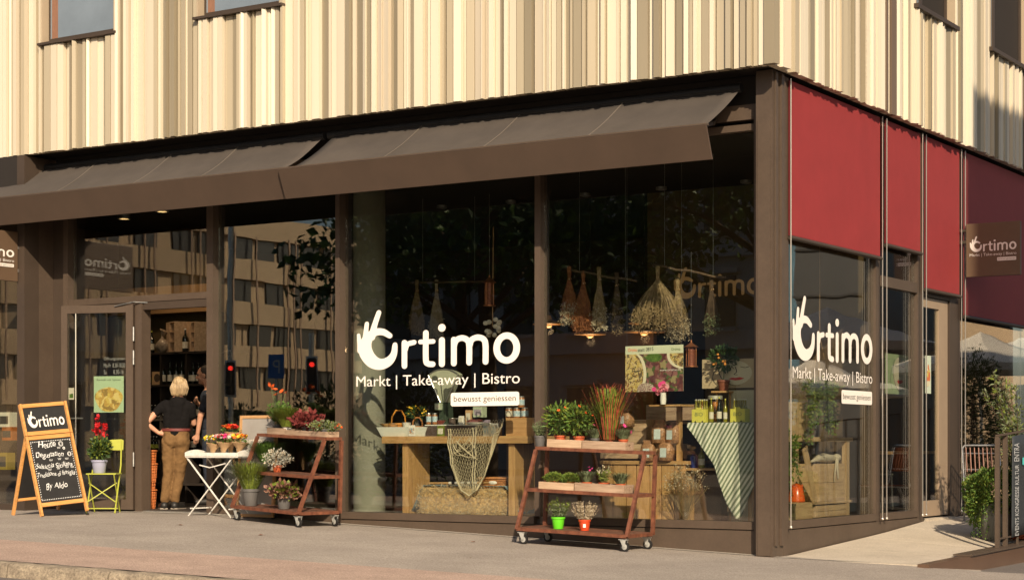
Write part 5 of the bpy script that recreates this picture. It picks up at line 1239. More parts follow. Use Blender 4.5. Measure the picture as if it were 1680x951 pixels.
for q in (-.08, .08): b = MB(); b.tube([(q, 0, 0), (q, 0, p.z-.02)], .012, 6); b.build('leg', oakz, sh_, local=True)
b = MB(); b.lathe([(.045, 0), (.065, .1), (.07, .1), (.07, .12), (.06, .12)], n=16); b.build('pot', mat('brown_terracotta', (.22, .07, .04), .7, var=.1), t, local=True)
b = MB(); b.tube([(0, 0, .1), (.01, 0, .28)], .006, 5); foliage(b, (0, 0, .36), (.14, .13, .13), 420, .05, (0,), asp=2); b.build('foliage', leafB, t, local=True)
b = MB(); [b.ell((ru(-.1, .1), ru(-.13, -.05), ru(.27, .42)), .016, 8) for _ in range(7)]; b.build('fruit', MAT['orange_fruit'], t, local=True)

# -------------------------------------------------- side window: crate shelf, ivy, coffee pot, books
XI = -.5
def crR(u0, u1, v0, v1, lab, m, dp=.35, X=XI, **k):
    a, c = Rt(u0, v0, X), Rt(u1, v1, X); t = crate((X-dp/2, (a.y+c.y)/2, min(c.z, Rt((u0+u1)/2, v1, X).z)), PI/2, c.y-a.y, dp, a.z-Rt(u0, v1, X).z, lab, m, **k); return t
a, c = Rt(1292, 716, XI), Rt(1402, 716, XI); fu = thing('crate_shelf', 'pale wooden shelf unit in the side window next to the corner post', 'shelf', (XI-.2, (a.y+c.y)/2, 0))
z1_, z2_ = a.z, Rt(1340, 823, XI).z
pal = wood('pale_pallet_wood', (.46, .30, .15), (.64, .46, .25), axis='y'); palz = wood('pale_pallet_wood_upright', (.46, .30, .15), (.64, .46, .25), axis='z')
b = MB(); b.box((XI-.42, a.y-.1, z1_-.05), (XI+.0, c.y-.05, z1_)); b.build('shelf_board', pal, fu, bevel=.003)
b = MB(); b.box((XI-.42, a.y-.1, z2_-.03), (XI+.0, c.y-.05, z2_)); b.build('shelf_board', pal, fu, bevel=.003)
for uu in (1305, 1389):
    q = Rt(uu, 700, XI).y; b = MB(); b.box((XI-.06, q, .001), (XI-.005, q+.1, z2_-.031)); b.build('post', palz, fu); b = MB(); b.box((XI-.06, q, z2_+.001), (XI-.005, q+.1, z1_-.051)); b.build('post', palz, fu)
b = MB(); b.box((XI-.45, a.y-.1, .001), (XI-.43, c.y-.05, z1_-.06)); b.build('back_board', mat('dark_wood', (.1, .06, .035), .7), fu)
def boxR(name, lab, cat, u0, u1, v0, zb, m, X=XI, dp=.3, parts=3):
    a, c = Rt(u0, v0, X), Rt(u1, v0, X); t = thing(name, lab, cat, (X-dp/2, (a.y+c.y)/2, zb)); n = parts; h = (a.z-zb)/n
    for k in range(n):
        b = MB(); b.box((X-.014, a.y, zb+h*k+.001), (X, c.y, zb+h*(k+1)-.003)); b.build('plank', m, t, bevel=.002)
        b = MB(); b.box((X-dp, a.y, zb+h*k+.001), (X-.0145, a.y+.014, zb+h*(k+1)-.003)); b.build('plank', m, t, bevel=.002)
    b = MB(); b.box((X-dp+.01, a.y+.0145, a.z-.016), (X-.0145, c.y, a.z-.004)); b.build('lid_board', m, t)
    return t
boxR('wooden_box', 'plain wooden box on the top board beside the ivy', 'box', 1292, 1322, 658, z1_+.001, palz, parts=1)
boxR('wooden_box', 'square wooden box with the white cloth bundle lying on it', 'box', 1344, 1386, 760, z2_+.001, pal, parts=2)
boxR('wooden_box', 'low wooden box at the bottom of the shelf unit under the square one', 'box', 1340, 1389, 829, .002, pal, parts=2)
boxR('wooden_box', 'wooden block with bold grain under the orange coffee pot', 'box', 1292, 1333, 826, .002, pal, parts=1, X=XI+.05)
b = MB(); q0 = Rt(1318, 822, XI+.02); q1 = Rt(1335, 762, XI-.02); lb_ = thing('leaning_board', 'pale board leaning inside the shelf unit beside the square box', 'board', (XI, q0.y, z2_))
b.bar((XI+.02, Rt(1335, 800, XI).y, z2_+.002), (XI-.0, Rt(1320, 800, XI).y, z1_-.12), .12, .016, up=(1, 0, 0)); b.build('board', palz, lb_)
t = thing('cloth_bundle', 'knotted off white cloth bundle with a dangling tail on the square box', 'cloth', (XI-.1, Rt(1365, 757, XI).y, Rt(1365, 759, XI).z))
b = MB(); y0 = Rt(1338, 757, XI).y; y1 = Rt(1378, 757, XI).y; zz = Rt(1365, 756, XI).z
b.tube([(XI-.05, y0, zz), (XI-.05, y0+.2, zz+.035), (XI-.06, (y0+y1)/2, zz+.04), (XI-.05, y1-.15, zz+.03), (XI-.05, y1, zz+.04)], [.012, .04, .055, .045, .03], 9); b.ell((XI-.03, y1-.02, zz+.04), (.05, .07, .045), 10); b.tube([(XI+.005, y1-.1, zz+.02), (XI+.02, y1-.13, zz-.08), (XI+.02, y1-.1, zz-.2)], [.02, .014, .008], 7); b.tube([(XI+.005, y1-.12, zz+.02), (XI+.025, y1-.2, zz-.1), (XI+.02, y1-.22, zz-.24)], [.012, .01, .004], 7)
b.build('cloth', mat('off_white_cloth', (.50, .45, .33), .85, var=.1, bump=.5, bscale=30), t)
# orange coffee pot
p = Rt(1307, 823, XI+.2); enam = mat('orange_enamel', (.68, .10, .012), .25, var=.06, spec=.6); hp = Rt(1305, 790, XI+.2).z-p.z; p = Vector((p.x, p.y, p.z))
t = thing('coffee_pot', 'orange red enamel coffee pot in the side window next to the corner post', 'coffee pot', tuple(p), 0)
b = MB(); b.lathe([(.085, 0), (.092, .01), (.086, hp*.3), (.066, hp*.72), (.058, hp*.76), (.062, hp*.78), (.03, hp*.9), (.01, hp*.93)], n=20); b.build('pot_body', enam, t, local=True)
b = MB(); b.tube([(.0, .075, hp*.25), (0, .125, hp*.4), (0, .13, hp*.6), (0, .15, hp*.85)], [.018, .014, .010, .010], 8); b.build('spout', enam, t, local=True)
b = MB(); b.tube([(0, -.05, hp*.7), (0, -.1, hp*.65), (0, -.1, hp*.4), (0, -.062, hp*.25)], .007, 6); b.build('handle', enam, t, local=True)
b = MB(); b.ell((0, 0, hp*.96), .012, 8); b.build('knob', black, t, local=True)
b = MB(); blossoms(b, [(.084, .01, hp*.45), (.078, .03, hp*.55), (.084, -.01, hp*.38)], .014, 0, 5); b.build('flower_print', leafG, t, local=True)
# ivy
def ivy(u0, u1, v0, v1, lab, n, X=XI+.15):
    a, c = Rt(u0, v0, X), Rt(u1, v1, X); yc = (a.y+c.y)/2; t = thing('ivy', lab, 'ivy', (X, yc, a.z))
    b = MB(); s = MB()
    for k in range(9):
        y = ru(a.y+.05, c.y-.05); pts = [Vector((X+ru(-.05, .05), yc+(y-yc)*.5, a.z-.02))]; ln = ru(.5, 1)*(a.z-c.z)
        for j in range(6): pts.append(pts[-1]+Vector((ru(-.02, .02), (y-yc)*.12+ru(-.03, .03), -ln/6)))
        s.tube(pts, .003, 4, cap=False)
        for _ in range(n//9):
            q = rnd()*5.99; i = int(q); p = pts[i].lerp(pts[i+1], q-i)+rdir()*ru(.01, .07); b.leaf(p, rdir()+Vector((.5, 0, -.4)), ru(.025, .045), ru(.02, .035), random.choice([0, 0, 1]))
    foliage(b, (X, yc, a.z-.02), (.1, (c.y-a.y)*.55, .12), n//3, .04, (0, 1), asp=1.4)
    s.build('stems', stemM, t); b.build('leaves', [leafA, leafC], t); return t
ivy(1322, 1372, 632, 722, 'ivy trailing down in front of the bookshelf in the side window', 1700)
ivy(1284, 1306, 722, 792, 'small trailing plant above the orange coffee pot', 380, XI+.2)
ip = thing('hanging_planter', 'dark hanging pot from which the ivy trails', 'planter', (XI+.1, Rt(1345, 632, XI+.1).y, Rt(1345, 640, XI).z)); b = MB(); b.lathe([(.08, 0), (.11, .14), (.1, .14)], n=16); b.build('pot', greypot, ip, local=True); b = MB()
for q in range(3): b.tube([(.1*math.cos(q*2.1), .1*math.sin(q*2.1), .14), (0, 0, .6)], .003, 4)
b.tube([(0, 0, .6), (0, 0, 4.05-ip.location.z)], .003, 4); b.build('cord', kraft, ip, local=True)
# books / cards shelf
XB = -1.15; a, c = Rt(1338, 640, XB), Rt(1392, 716, XB); t = thing('card_rack', 'wooden rack with colourful cards and books behind the ivy', 'rack', (XB, (a.y+c.y)/2, 0))
b = MB(); b.box((XB-.3, a.y, 0), (XB-.28, c.y, a.z)); b.build('back_board', pal, t)
for q in range(4):
    z = c.z+(a.z-c.z)*q/3; b = MB(); b.box((XB-.279, a.y, z-.015), (XB, c.y, z)); b.build('shelf_board', pal, t)
for q in range(6): y = a.y+(c.y-a.y)*q/5; b = MB(); b.box((XB-.2, y-.008, c.z+.001), (XB-.01, y+.008, a.z-.02)); b.build('divider', palz, t)
b = MB(); b.box((XB-.2, a.y, .001), (XB, c.y, c.z-.016)); b.build('base_cabinet', pal, t)
bc = [mat('red_card', (.45, .05, .03), .6), mat('white_card', (.6, .58, .5), .6), mat('teal_card', (.08, .28, .30), .6), mat('orange_card', (.6, .22, .04), .6)]
for q in range(3):
    for k in range(5):
        y = a.y+(c.y-a.y)*(k+.12)/5; z = c.z+(a.z-c.z)*q/3+.002; hh_ = (a.z-c.z)/3*ru(.55, .85); b = MB(); b.box((XB-.1, y, z), (XB-.02, y+(c.y-a.y)*.14, z+hh_)); b.build('card', random.choice(bc), t)
# chairs and table deep inside by the side window
for i, (u, lab) in enumerate(((1412, 'pale metal cafe chair standing inside behind the side window, nearer one'), (1428, 'pale metal cafe chair standing inside behind the side window, farther one'))):
    p = Rt(u, 730, -1.0); t = thing('cafe_chair', lab, 'chair', (-1.0, p.y, 0), .3+i, 'cafe chairs inside')
    b = MB()
    for sx in (-.2, .2): b.tube([(sx, .2, 0), (sx, .2, .45), (sx, .24, .88)], .011, 6); b.tube([(sx, -.2, 0), (sx, -.18, .44)], .011, 6)
    b.tube([(-.2, .24, .88), (0, .26, .9), (.2, .24, .88)], .011, 6); b.build('chair_frame', steel, t, local=True)
    b = MB(); b.box((-.21, -.2, .44), (.21, .21, .46)); b.build('seat', concrete, t, local=True)
    b = MB(); b.box((-.19, .215, .62), (.19, .235, .8)); b.build('backrest', concrete, t, local=True)
p = Rt(1480, 760, -1.3); t = thing('cafe_table', 'long wooden table deep inside behind the narrow side pane', 'table', (-1.4, p.y, 0)); b = MB(); b.box((-.3, -1.2, .70), (.3, 1.8, .74)); b.build('tabletop', oak, t, local=True)
for y in (-1.1, 1.6): b = MB(); b.box((-.25, y, 0), (-.19, y+.06, .699)); b.build('leg', oakz, t, local=True)

# -------------------------------------------------- wine shelves seen through the entrance
Yw = 2.3; shm = mat('black_brown_shelving', (.028, .02, .015), .6, var=.2)
xa, xb = L(215, 700, Yw).x, L(380, 700, Yw).x
ws = thing('wine_shelf', 'tall black shelf of wine bottles seen through the entrance', 'shelf', ((xa+xb)/2, Yw+.15, 0))
lv = [L(285, v, Yw).z for v in (577, 630, 686, 738, 792)]
b = MB(); b.box((xa, Yw+.35, 0), (xb, Yw+.37, lv[0])); b.build('back_board', shm, ws)
for z in lv: b = MB(); b.box((xa, Yw, z-.03), (xb, Yw+.349, z)); b.build('shelf_board', shm, ws)
for u in (217, 262, 304, 345, 378): 
    x = L(u, 700, Yw).x; b = MB(); b.box((x-.012, Yw+.01, 0), (x+.012, Yw+.34, lv[0]-.031)); b.build('upright', shm, ws)
# wall and beam behind
b = MB(); p = L(285, 516, 3.2); b.box((-12.39, 3.2, 0), (L(350, 700, 3.2).x, 3.3, 4.05)); bw = b.build('wall', mat('olive_brown_wall', (.10, .07, .03), .85, var=.1, scale=2), shop)
b = MB(); b.box((-12.3, 2.9, p.z), (L(350, 700, 2.9).x, 3.19, p.z+.4)); b.build('ceiling_beam', mat('tan_beam', (.35, .21, .10), .8, var=.06), shop)
nm = ['top', 'second', 'third', 'fourth', 'fifth']
ORD = ['first', 'second', 'third', 'fourth', 'fifth', 'sixth']
def wrow(us, lvl, r, h, m, cat_lab, group, label=paperlabel, capm=black, Y=None):
    for i_, u in enumerate(us):
        x = L(u, 700, Yw+.08).x; bottle((x, (Y or Yw+.08), lv[lvl]+.001), r, h, m, cat_lab+', '+ORD[i_]+' from the left', group, label=label, capm=capm)
wine = bottleglass
bottle((L(241, 700, Yw+.08).x, Yw+.08, lv[0]+.001), .04, .31, wine, 'dark wine bottle at the left end of the top shelf', None, capm=black)
bottle((L(249, 700, Yw+.08).x, Yw+.08, lv[0]+.001), .04, .32, wine, 'wine bottle with a gold neck beside the leftmost one on the top shelf', None, capm=yellow)
bottle((L(304, 700, Yw+.04).x, Yw+.04, lv[0]+.001), .045, .33, wine, 'wide dark bottle between the two wine boxes on the top shelf', None)
bottle((L(329, 700, Yw+.08).x, Yw+.08, lv[0]+.001), .035, .25, wine, 'dark bottle right of the narrower wine box on the top shelf', None)
for u0, u1, lb in ((275, 297, 'pale wooden wine box with three openings, the wider one'), (312, 328, 'pale wooden wine box with three openings, the narrower one')):
    a, c = L(u0, 528, Yw+.02), L(u1, 577, Yw+.02); t = thing('wine_box', lb, 'box', ((a.x+c.x)/2, Yw+.1, lv[0]+.001), -.5)
    W2 = (c.x-a.x)*.45; hh_ = a.z-lv[0]; b = MB()
    b.box((-W2-.13, -.1, 0), (-W2+.02, .2, hh_)); b.build('side_panel', palewood, t, local=True)
    for k in range(4): b = MB(); z = (hh_-.015)*k/3; b.box((-W2+.021, -.1, z), (W2, .15, z+.015)); b.build('divider', palewood, t, local=True)
    b = MB(); b.box((W2+.001, -.1, 0), (W2+.02, .15, hh_)); b.build('side_panel', palewood, t, local=True); b = MB(); b.box((-W2+.021, .151, 0), (W2, .17, hh_)); b.build('back_panel', shm, t, local=True)
p = L(263, 577, Yw+.05); t = thing('gift_basket', 'cellophane wrapped gift beside the wider wine box', 'gift', (p.x, Yw+.1, lv[0]+.001)); b = MB(); b.ell((0, 0, .1), (.12, .09, .1), 12); b.tube([(0, 0, .18), (0, 0, .24), (.03, 0, .32)], [.03, .02, .07], 8); wob(b, .02, 14); b.build('cellophane', mat('cellophane', (.32, .26, .20), .25, var=.4, scale=20), t, local=True)
wrow([236, 244], 1, .038, .28, wine, 'dark green labelled bottle, left part of the second shelf', 'left bottles on the second shelf', label=leafC)
p = L(256, 630, Yw+.05); t = thing('picture_box', 'brown box with a round print on the second shelf', 'box', (p.x, Yw+.1, lv[1]+.001)); b = MB(); b.box((-.1, -.03, 0), (.1, .03, .19)); b.build('box_body', kraft, t, local=True); b = MB(); b.poly([(.06*math.cos(q), -.032, .1+.06*math.sin(q)) for q in [2*PI*i/20 for i in range(20)]]); b.build('round_print', barkM, t, local=True)
wrow([268, 279, 289, 298], 1, .038, .33, wine, 'dark wine bottle in the middle of the second shelf', 'middle bottles on the second shelf')
wrow([309, 317, 326, 335], 1, .038, .30, wine, 'dark wine bottle beside the man, second shelf', 'right bottles on the second shelf')
wrow([238, 243.5, 249, 254.5, 260], 2, .026, .2, wine, 'small white capped bottle left of the woman, third shelf', 'white capped bottles on the third shelf', capm=white)
wrow([271, 279, 300, 310, 318, 326], 2, .036, .3, wine, 'dark wine bottle behind the woman on the third shelf', 'wine bottles on the third shelf')
wrow([237, 242, 247, 252, 257], 3, .026, .2, wine, 'small yellow labelled bottle by the hip of the woman', 'yellow labelled bottles on the fourth shelf', label=yellow, capm=white)
wrow([300, 309, 318], 3, .036, .3, wine, 'dark wine bottle low on the fourth shelf', 'wine bottles on the fourth shelf')
# stacked orange baskets by the door post
for k in range(4):
    p = L(240, 836, .34); basket((p.x+.01*(-1)**k, .34, .001+k*.17), .125+.004*k, .24, ['lowest orange wicker basket of the stack by the door post', 'second lowest orange wicker basket of the stack by the door post', 'second highest orange wicker basket of the stack by the door post', 'topmost orange wicker basket of the stack by the door post'][k], wick2, False, 7, group='stacked orange baskets', stakes=18)
# things inside the cut off window at the left edge
for i, (u, v0, v1, m, lb) in enumerate(((8, 676, 700, paperlabel, 'pale box inside the window at the left edge'), (4, 742, 770, mat('yellow_pack', (.28, .20, .03), .5), 'yellow pack inside the window at the left edge'), (12, 700, 722, mat('orange_pack', (.36, .11, .02), .5), 'orange pack inside the window at the left edge'))):
    a, c = L(u-9, v0, -.15), L(u+7, v1, -.15); t = thing('pack', lb, 'box', ((a.x+c.x)/2, -.1, c.z)); b = MB(); b.box((a.x, -.15, c.z), (c.x, 0, a.z)); b.build('body', m, t, bevel=.003); b = MB(); b.box((a.x+.01, -.1515, c.z+.04), (c.x-.02, -.1503, a.z-.05)); b.build('print', mat('dark_ink', (.05, .04, .03)), t)
    
# ================================================================ ON THE PAVEMENT
def on_ground(u, v, dz=0.):
    z = -.15
    for _ in range(30): p = Gd(u, v, z); z = gz(p.x, p.y)+dz
    return p
# -------------------------------------------------- plant trolleys
zG = .14
def trolley(P0, ang, lab):
    """P0: ground point below the front right castor; local x to the right, y to the back"""
    z0 = gz(P0[0], P0[1]); zl = gz(P0[0]-1.3, P0[1]); til = 0
    t = thing('plant_trolley', lab, 'trolley', (P0[0], P0[1], z0), ang, 'rusty steel plant trolleys')
    LX, D, DT = 1.3, .62, .27; ZB, ZM, ZT = .17, .58, 1.02; w_ = .035
    lean = D-DT
    def yf(z): return lean*(z-ZB)/(ZT-ZB)      # front edge moves back as it rises
    def shelf(z, nm='shelf'):
        b = MB(); y0 = yf(z); b.box((-LX+.0, y0+.03, z-.012), (0, D-.03, z+.004)); o = b.build(nm, mat('rusty_shelf_plate', (.12, .05, .03), .7, .1, var=.4, scale=8, col2=(.22, .10, .06), bump=.3, bscale=60), t, local=True)
        b = MB(); b.bar((-LX, y0+.015, z-.012), (0, y0+.015, z-.012), .03, .035); b.build('rail', rust, t, local=True)
        b = MB(); b.bar((-LX, D-.015, z-.012), (0, D-.015, z-.012), .03, .035); b.build('rail', rust, t, local=True)
        for x in (-LX, 0): b = MB(); b.bar((x, y0+.031, z-.012), (x, D-.031, z-.012), .03, .035); b.build('rail', rust, t, local=True)
    for z in (ZB, ZM, ZT): shelf(z)
    for x in (-LX+.0, 0):
        b = MB(); b.bar((x+.002, .012, ZB-.02), (x+.002, yf(ZT)+.012, ZT-.032), .036, .036, up=(1, 0, 0)); b.build('leg', rust, t, local=True)
        b = MB(); b.bar((x+.002, D-.012, ZB-.02), (x+.002, D-.012, ZT-.032), .036, .036, up=(1, 0, 0)); b.build('leg', rust, t, local=True)
    for x in (-LX+.05, -.05):
        for y in (.05, D-.05):
            cz_ = 0
            b = MB(); b.box((x-.045, y-.03, .118), (x+.045, y+.03, .128)); 
            for s in (-1, 1): b.poly([(x-.03, y+s*.028, .118), (x+.035, y+s*.028, .118), (x+.03, y+s*.028, .05), (x+.01, y+s*.028, .04)], (0, .003, 0))
            cs = b.build('castor', mat('zinc_plate', (.5, .5, .47), .35, .3, var=.2, scale=30), t, local=True); 
            M = Matrix.Translation((x+.018, y, .05)) @ Matrix.Rotation(PI/2, 4, 'X')
            b = MB(); b.lathe([(.03, -.014), (.05, -.012), (.05, .012), (.03, .014)], n=20, M=M); b.build('tyre', black, cs, local=True)
            b = MB(); b.lathe([(.006, -.018), (.03, -.0145), (.03, .0145), (.006, .018)], n=16, M=M); b.build('wheel_hub', MAT['zinc_plate'], cs, local=True)
    t['_z'] = 0; del t['_z']
    return t, (ZB, ZM, ZT), yf, D
pA = on_ground(1026, 905); TA, ZA, yfA, DA = trolley((pA.x, pA.y), 0.03, 'rusty red plant trolley in front of the right lettered window, nearer one')
pB = on_ground(487, 865); TB, ZB_, yfB, DB = trolley((pB.x, pB.y), R_(-14), 'rusty red plant trolley left of the lettered windows, farther and turned one')
# lower each trolley's far side to the sloping ground
for T in (TA, TB):
    xa_ = T.location.x-1.25; T.rotation_euler.y = math.atan2(gz(xa_, T.location.y)-gz(T.location.x, T.location.y), 1.25)
def loc_on(T, u, v):
    """point of the plane through the trolley that the sight line u meets: returns local (x,y) for given shelf height"""
def shelf_pt(T, u, y, z):
    M = Matrix.Translation(T.location) @ T.rotation_euler.to_matrix().to_4x4()
    best = None
    for k in range(261):
        x = -1.4+k*.0062; p = M @ Vector((x, y, z)); dx, dy = p.x-CX, p.y-CY; d = -dx*s_+dy*c_; uu = UC+FPX*(dx*c_+dy*s_)/d
        if best is None or abs(uu-u) < best[0]: best = (abs(uu-u), p)
    return best[1]
def pot(loc, r, h, m, lab, cat='potted plant', name='potted_plant', tagm=False, group=None, saucer=False):
    t = thing(name, lab, cat, tuple(loc), ru(0, 6), group)
    b = MB(); b.lathe([(r*.74, 0), (r*.76, .003), (r*.96, h*.84), (r*1.06, h*.84), (r*1.08, h), (r*.98, h), (r*.94, h*.9), (r*.9, h*.88)], n=22); b.build('pot', m, t, local=True)
    b = MB(); b.lathe([(r*.9, h*.86), (.001, h*.9)], n=14); b.build('soil', mat('dark_soil', (.03, .02, .012), .95, var=.4, scale=40), t, local=True)
    if tagm: b = MB(); a_ = -t.rotation_euler.z-PI/2+.5; M = Matrix.Rotation(a_, 4, 'Z'); b.box((r*.93, -.014, h*.3), (r*1.0, .014, h*.62), M=M); b.build('paper_tag', white, t, local=True)
    return t
def herb(t, h0, r, hh, n, m, kind='blade', tip=None, ls=.03, w=.004, bend=.4, stem=None):
    b = MB()
    if kind == 'blade':
        for i in range(n):
            a = ru(0, 2*PI); q = math.sqrt(rnd()); base = Vector((q*r*.35*math.cos(a), q*r*.35*math.sin(a), h0)); ln = hh*ru(.6, 1); out = Vector((math.cos(a), math.sin(a), 0))*r*q*ru(.7, 1.2)
            pts = [base, base+out*.3+Vector((0, 0, ln*.5)), base+out*.8+Vector((0, 0, ln*.88)), base+out*(1+bend)+Vector((0, 0, ln*(1-.15*bend*q)))]
            sd_ = out.cross(Vector((0, 0, 1))); sd_ = sd_.normalized()*w if sd_.length > 1e-5 else Vector((w, 0, 0))
            vs = [];
            for k, p in enumerate(pts): f = (1, 1, .7, .1)[k]; vs += [p-sd_*f, p+sd_*f]
            b.add(vs, [(0, 1, 3, 2), (2, 3, 5, 4)], 0); b.add(vs[4:], [(0, 1, 3, 2)], 1 if tip else 0)
    elif kind == 'sprig':     # leafy upright stems
        for i in range(n):
            a = ru(0, 2*PI); q = math.sqrt(rnd()); ln = hh*ru(.6, 1)*(1-.25*q); out = Vector((math.cos(a), math.sin(a), 0))*r*q
            p0 = Vector((out.x*.3, out.y*.3, h0)); p1 = p0+out*.7+Vector((0, 0, ln))
            b.tube([p0, (p0+p1)/2+out*.08, p1], .0014, 3, 2 if stem else 0, cap=False)
            m_ = max(5, int(ln/ls*1.6))
            for k in range(m_):
                s = .15+.85*k/m_; p = p0.lerp(p1, s)+out*.08*math.sin(PI*s); b.leaf(p, Vector((math.cos(k*2.4), math.sin(k*2.4), .8)), ls*ru(.7, 1.2)*(1.1-.4*s), w, 1 if tip and s > .75 else 0)
    elif kind == 'bush':
        foliage(b, (0, 0, h0+hh*.5), (r, r, hh*.5), n, ls, (0, 0, 1) if tip else (0,), asp=ls/w, shell=.2)
        for k in range(9): a = k*.7; b.tube([(0, 0, h0), (r*.6*math.cos(a), r*.6*math.sin(a), h0+hh*.6)], .002, 3, 2 if stem else 0, cap=False)
    b.build('foliage', [m, tip or m, stem or m], t, local=True)
def addfl(t, pts, r, m, n=7, name='flowers'):
    if len(pts) <= 12:
        for p in pts: b = MB(); blossoms(b, [p], r, 0, n); b.ell(p, r*.25, 6); b.build('flower', m, t, local=True)
    else: b = MB(); blossoms(b, pts, r, 0, n); b.build(name, m, t, local=True)
# trolley A, top shelf: grey pot + two crates
yT = (yfA(ZA[2])+DA)/2; up = .005
p = shelf_pt(TA, 886, yT+.02, ZA[2]+up); t = pot(p, .06, .115, greypot, 'grey pot of small leaved herb at the left end of the nearer trolley, top shelf'); herb(t, .1, .095, .2, 75, leafG, 'sprig', ls=.016, w=.007, stem=stemM)
def shelf_crate(T, u0, u1, y, z, ly, lz, lab, m, slot):
    a = shelf_pt(T, u0, y, z); c = shelf_pt(T, u1, y, z); d = (c-a)
    t = crate(tuple((a+c)/2), T.rotation_euler.z, d.length-.004, ly, lz, lab, m, slot=slot); t.rotation_euler.y = -math.atan2(d.z, d.xy.length); return t
c1 = shelf_crate(TA, 904, 961, yT-.01, ZA[2]+up, .2, .085, 'pale crate with two orange flowered bushes on the top shelf of the nearer trolley', palewood, True)
c2 = shelf_crate(TA, 962, 1033, yT-.02, ZA[2]+up, .2, .085, 'darker crate with grass and dianthus on the top shelf of the nearer trolley', palewood2, True)
zc = .012
def inc(u, z, y=yT): return shelf_pt(TA, u, y, z+up+zc)
for u, lab in ((919, 'orange flowered bush in a terracotta pot, left one in the pale crate'), (950, 'orange flowered bush in a terracotta pot, right one in the pale crate')):
    t = pot(inc(u, ZA[2]), .062, .115, terracotta, lab, tagm=True); herb(t, .14, .165, .31, 520, leafA, 'bush', tip=leafC, ls=.055, w=.022, stem=stemM)
    b = MB(); b.tube([(0, 0, .1), (0, 0, .25)], .006, 5); b.build('stem', stemM, t, local=True)
    addfl(t, [(ru(-.13, .13), ru(-.13, .13), ru(.34, .47)) for _ in range(6)]+[(.05, -.14, .33), (-.08, -.13, .36)], .02, orangeflower, 8)
t = pot(inc(976, ZA[2], yT-.02), .05, .1, greypot, 'grey leaved dianthus with one pink flower, left in the darker crate'); herb(t, .09, .11, .13, 220, leafG, 'blade', w=.0028, bend=.6); addfl(t, [(.0, -.03, .22), (.03, 0, .235), (.01, .02, .24)], .018, pinkflower)
t = pot(inc(999, ZA[2], yT), .05, .1, terracotta, 'tall grass with red tips in the darker crate', tagm=True); herb(t, .09, .20, .64, 230, leafC, 'blade', tip=grassR, w=.0055, bend=.75); b = MB(); herb(t, .09, .3, .68, 60, grassR, 'blade', tip=grassR, w=.004, bend=1.0)
t = pot(inc(1023, ZA[2], yT-.02), .05, .1, terracotta, 'grey leaved dianthus with bright pink flowers, right in the darker crate', tagm=True); herb(t, .09, .12, .14, 240, leafG, 'blade', w=.0028, bend=.6); addfl(t, [(-.02, -.05, .24), (.02, -.03, .235), (.0, 0, .25), (.08, -.02, .18)], .022, pinkflower)
# middle shelf
yM = (yfA(ZA[1])+DA)/2-.07
m1 = shelf_crate(TA, 892, 950, yM, ZA[1]+up, .24, .075, 'pale crate with two moss like cushions on the middle shelf of the nearer trolley', palewood, False)
m2 = shelf_crate(TA, 951, 1032, yM-.01, ZA[1]+up, .24, .085, 'darker crate with dianthus pots on the middle shelf of the nearer trolley', palewood2, True)
for u, lab in ((908, 'yellow green cushion plant, left one in the pale middle crate'), (936, 'yellow green cushion plant, right one in the pale middle crate')):
    t = pot(inc(u, ZA[1], yM), .055, .075, terracotta, lab); b = MB(); foliage(b, (0, 0, .105), (.105, .1, .055), 1300, .018, (0, 0, 1), asp=1.6, shell=.55); b.build('foliage', [leafC, leafA], t, local=True)
t = pot(inc(963, ZA[1], yM), .05, .08, terracotta, 'dianthus with pink flowers at the left of the darker middle crate', tagm=True); herb(t, .08, .11, .13, 230, leafG, 'blade', w=.0028, bend=.6); addfl(t, [(-.05, -.03, .22), (.0, -.05, .2), (-.03, .0, .235)], .018, pinkflower)
t = pot(inc(991, ZA[1], yM), .058, .085, terracotta, 'upright variegated sprig in the middle of the darker middle crate'); herb(t, .08, .085, .24, 26, leafC, 'sprig', tip=dryW, ls=.03, w=.014, stem=stemM)
t = pot(inc(1018, ZA[1], yM), .05, .08, terracotta, 'grey green dianthus without flowers at the right of the darker middle crate', tagm=True); herb(t, .08, .12, .13, 260, leafG, 'blade', w=.003, bend=.6)
# bottom shelf
lime = mat('bright_green_plastic', (.13, .62, .02), .4, var=.04); redp = mat('orange_red_plastic', (.62, .07, .02), .4, var=.05)
t = pot(shelf_pt(TA, 916, .2, ZA[0]+up), .07, .125, lime, 'leafy herb in a bright green pot on the bottom shelf of the nearer trolley'); herb(t, .11, .14, .24, 75, leafG, 'sprig', tip=leafC, ls=.022, w=.011, stem=stemM)
t = pot(shelf_pt(TA, 959, .2, ZA[0]+up), .062, .115, redp, 'pale dry bush in an orange red pot on the bottom shelf of the nearer trolley', tagm=True); herb(t, .1, .15, .25, 80, dryW, 'sprig', tip=dryW, ls=.017, w=.008, stem=dryM)
# -------------------------------------------------- trolley B
yT = (yfB(ZB_[2])+DB)/2; yMb = (yfB(ZB_[1])+DB)/2-.06
c3 = shelf_crate(TB, 449, 478, yT, ZB_[2]+up, .2, .075, 'weathered crate with the tall coneflower pots on the top shelf of the turned trolley', palewood2, False)
c4 = shelf_crate(TB, 478, 545, yT-.02, ZB_[2]+up, .2, .06, 'low weathered crate with red leaved plants on the top shelf of the turned trolley', palewood2, True)
def incB(u, z, y): return shelf_pt(TB, u, y, z+up+.012)
t = pot(incB(455, ZB_[2], yT+.05), .055, .1, greypot, 'tall orange coneflower behind the bushy herb on the turned trolley'); herb(t, .1, .16, .36, 40, leafA, 'sprig', ls=.085, w=.032, stem=stemM)
b = MB(); fl = []
for k in range(7): e = Vector((ru(-.08, .12), ru(-.1, .1), ru(.44, .60))); b.tube([(0, 0, .1), e*.5+Vector((0, 0, .08)), e], .003, 5); fl.append(e)
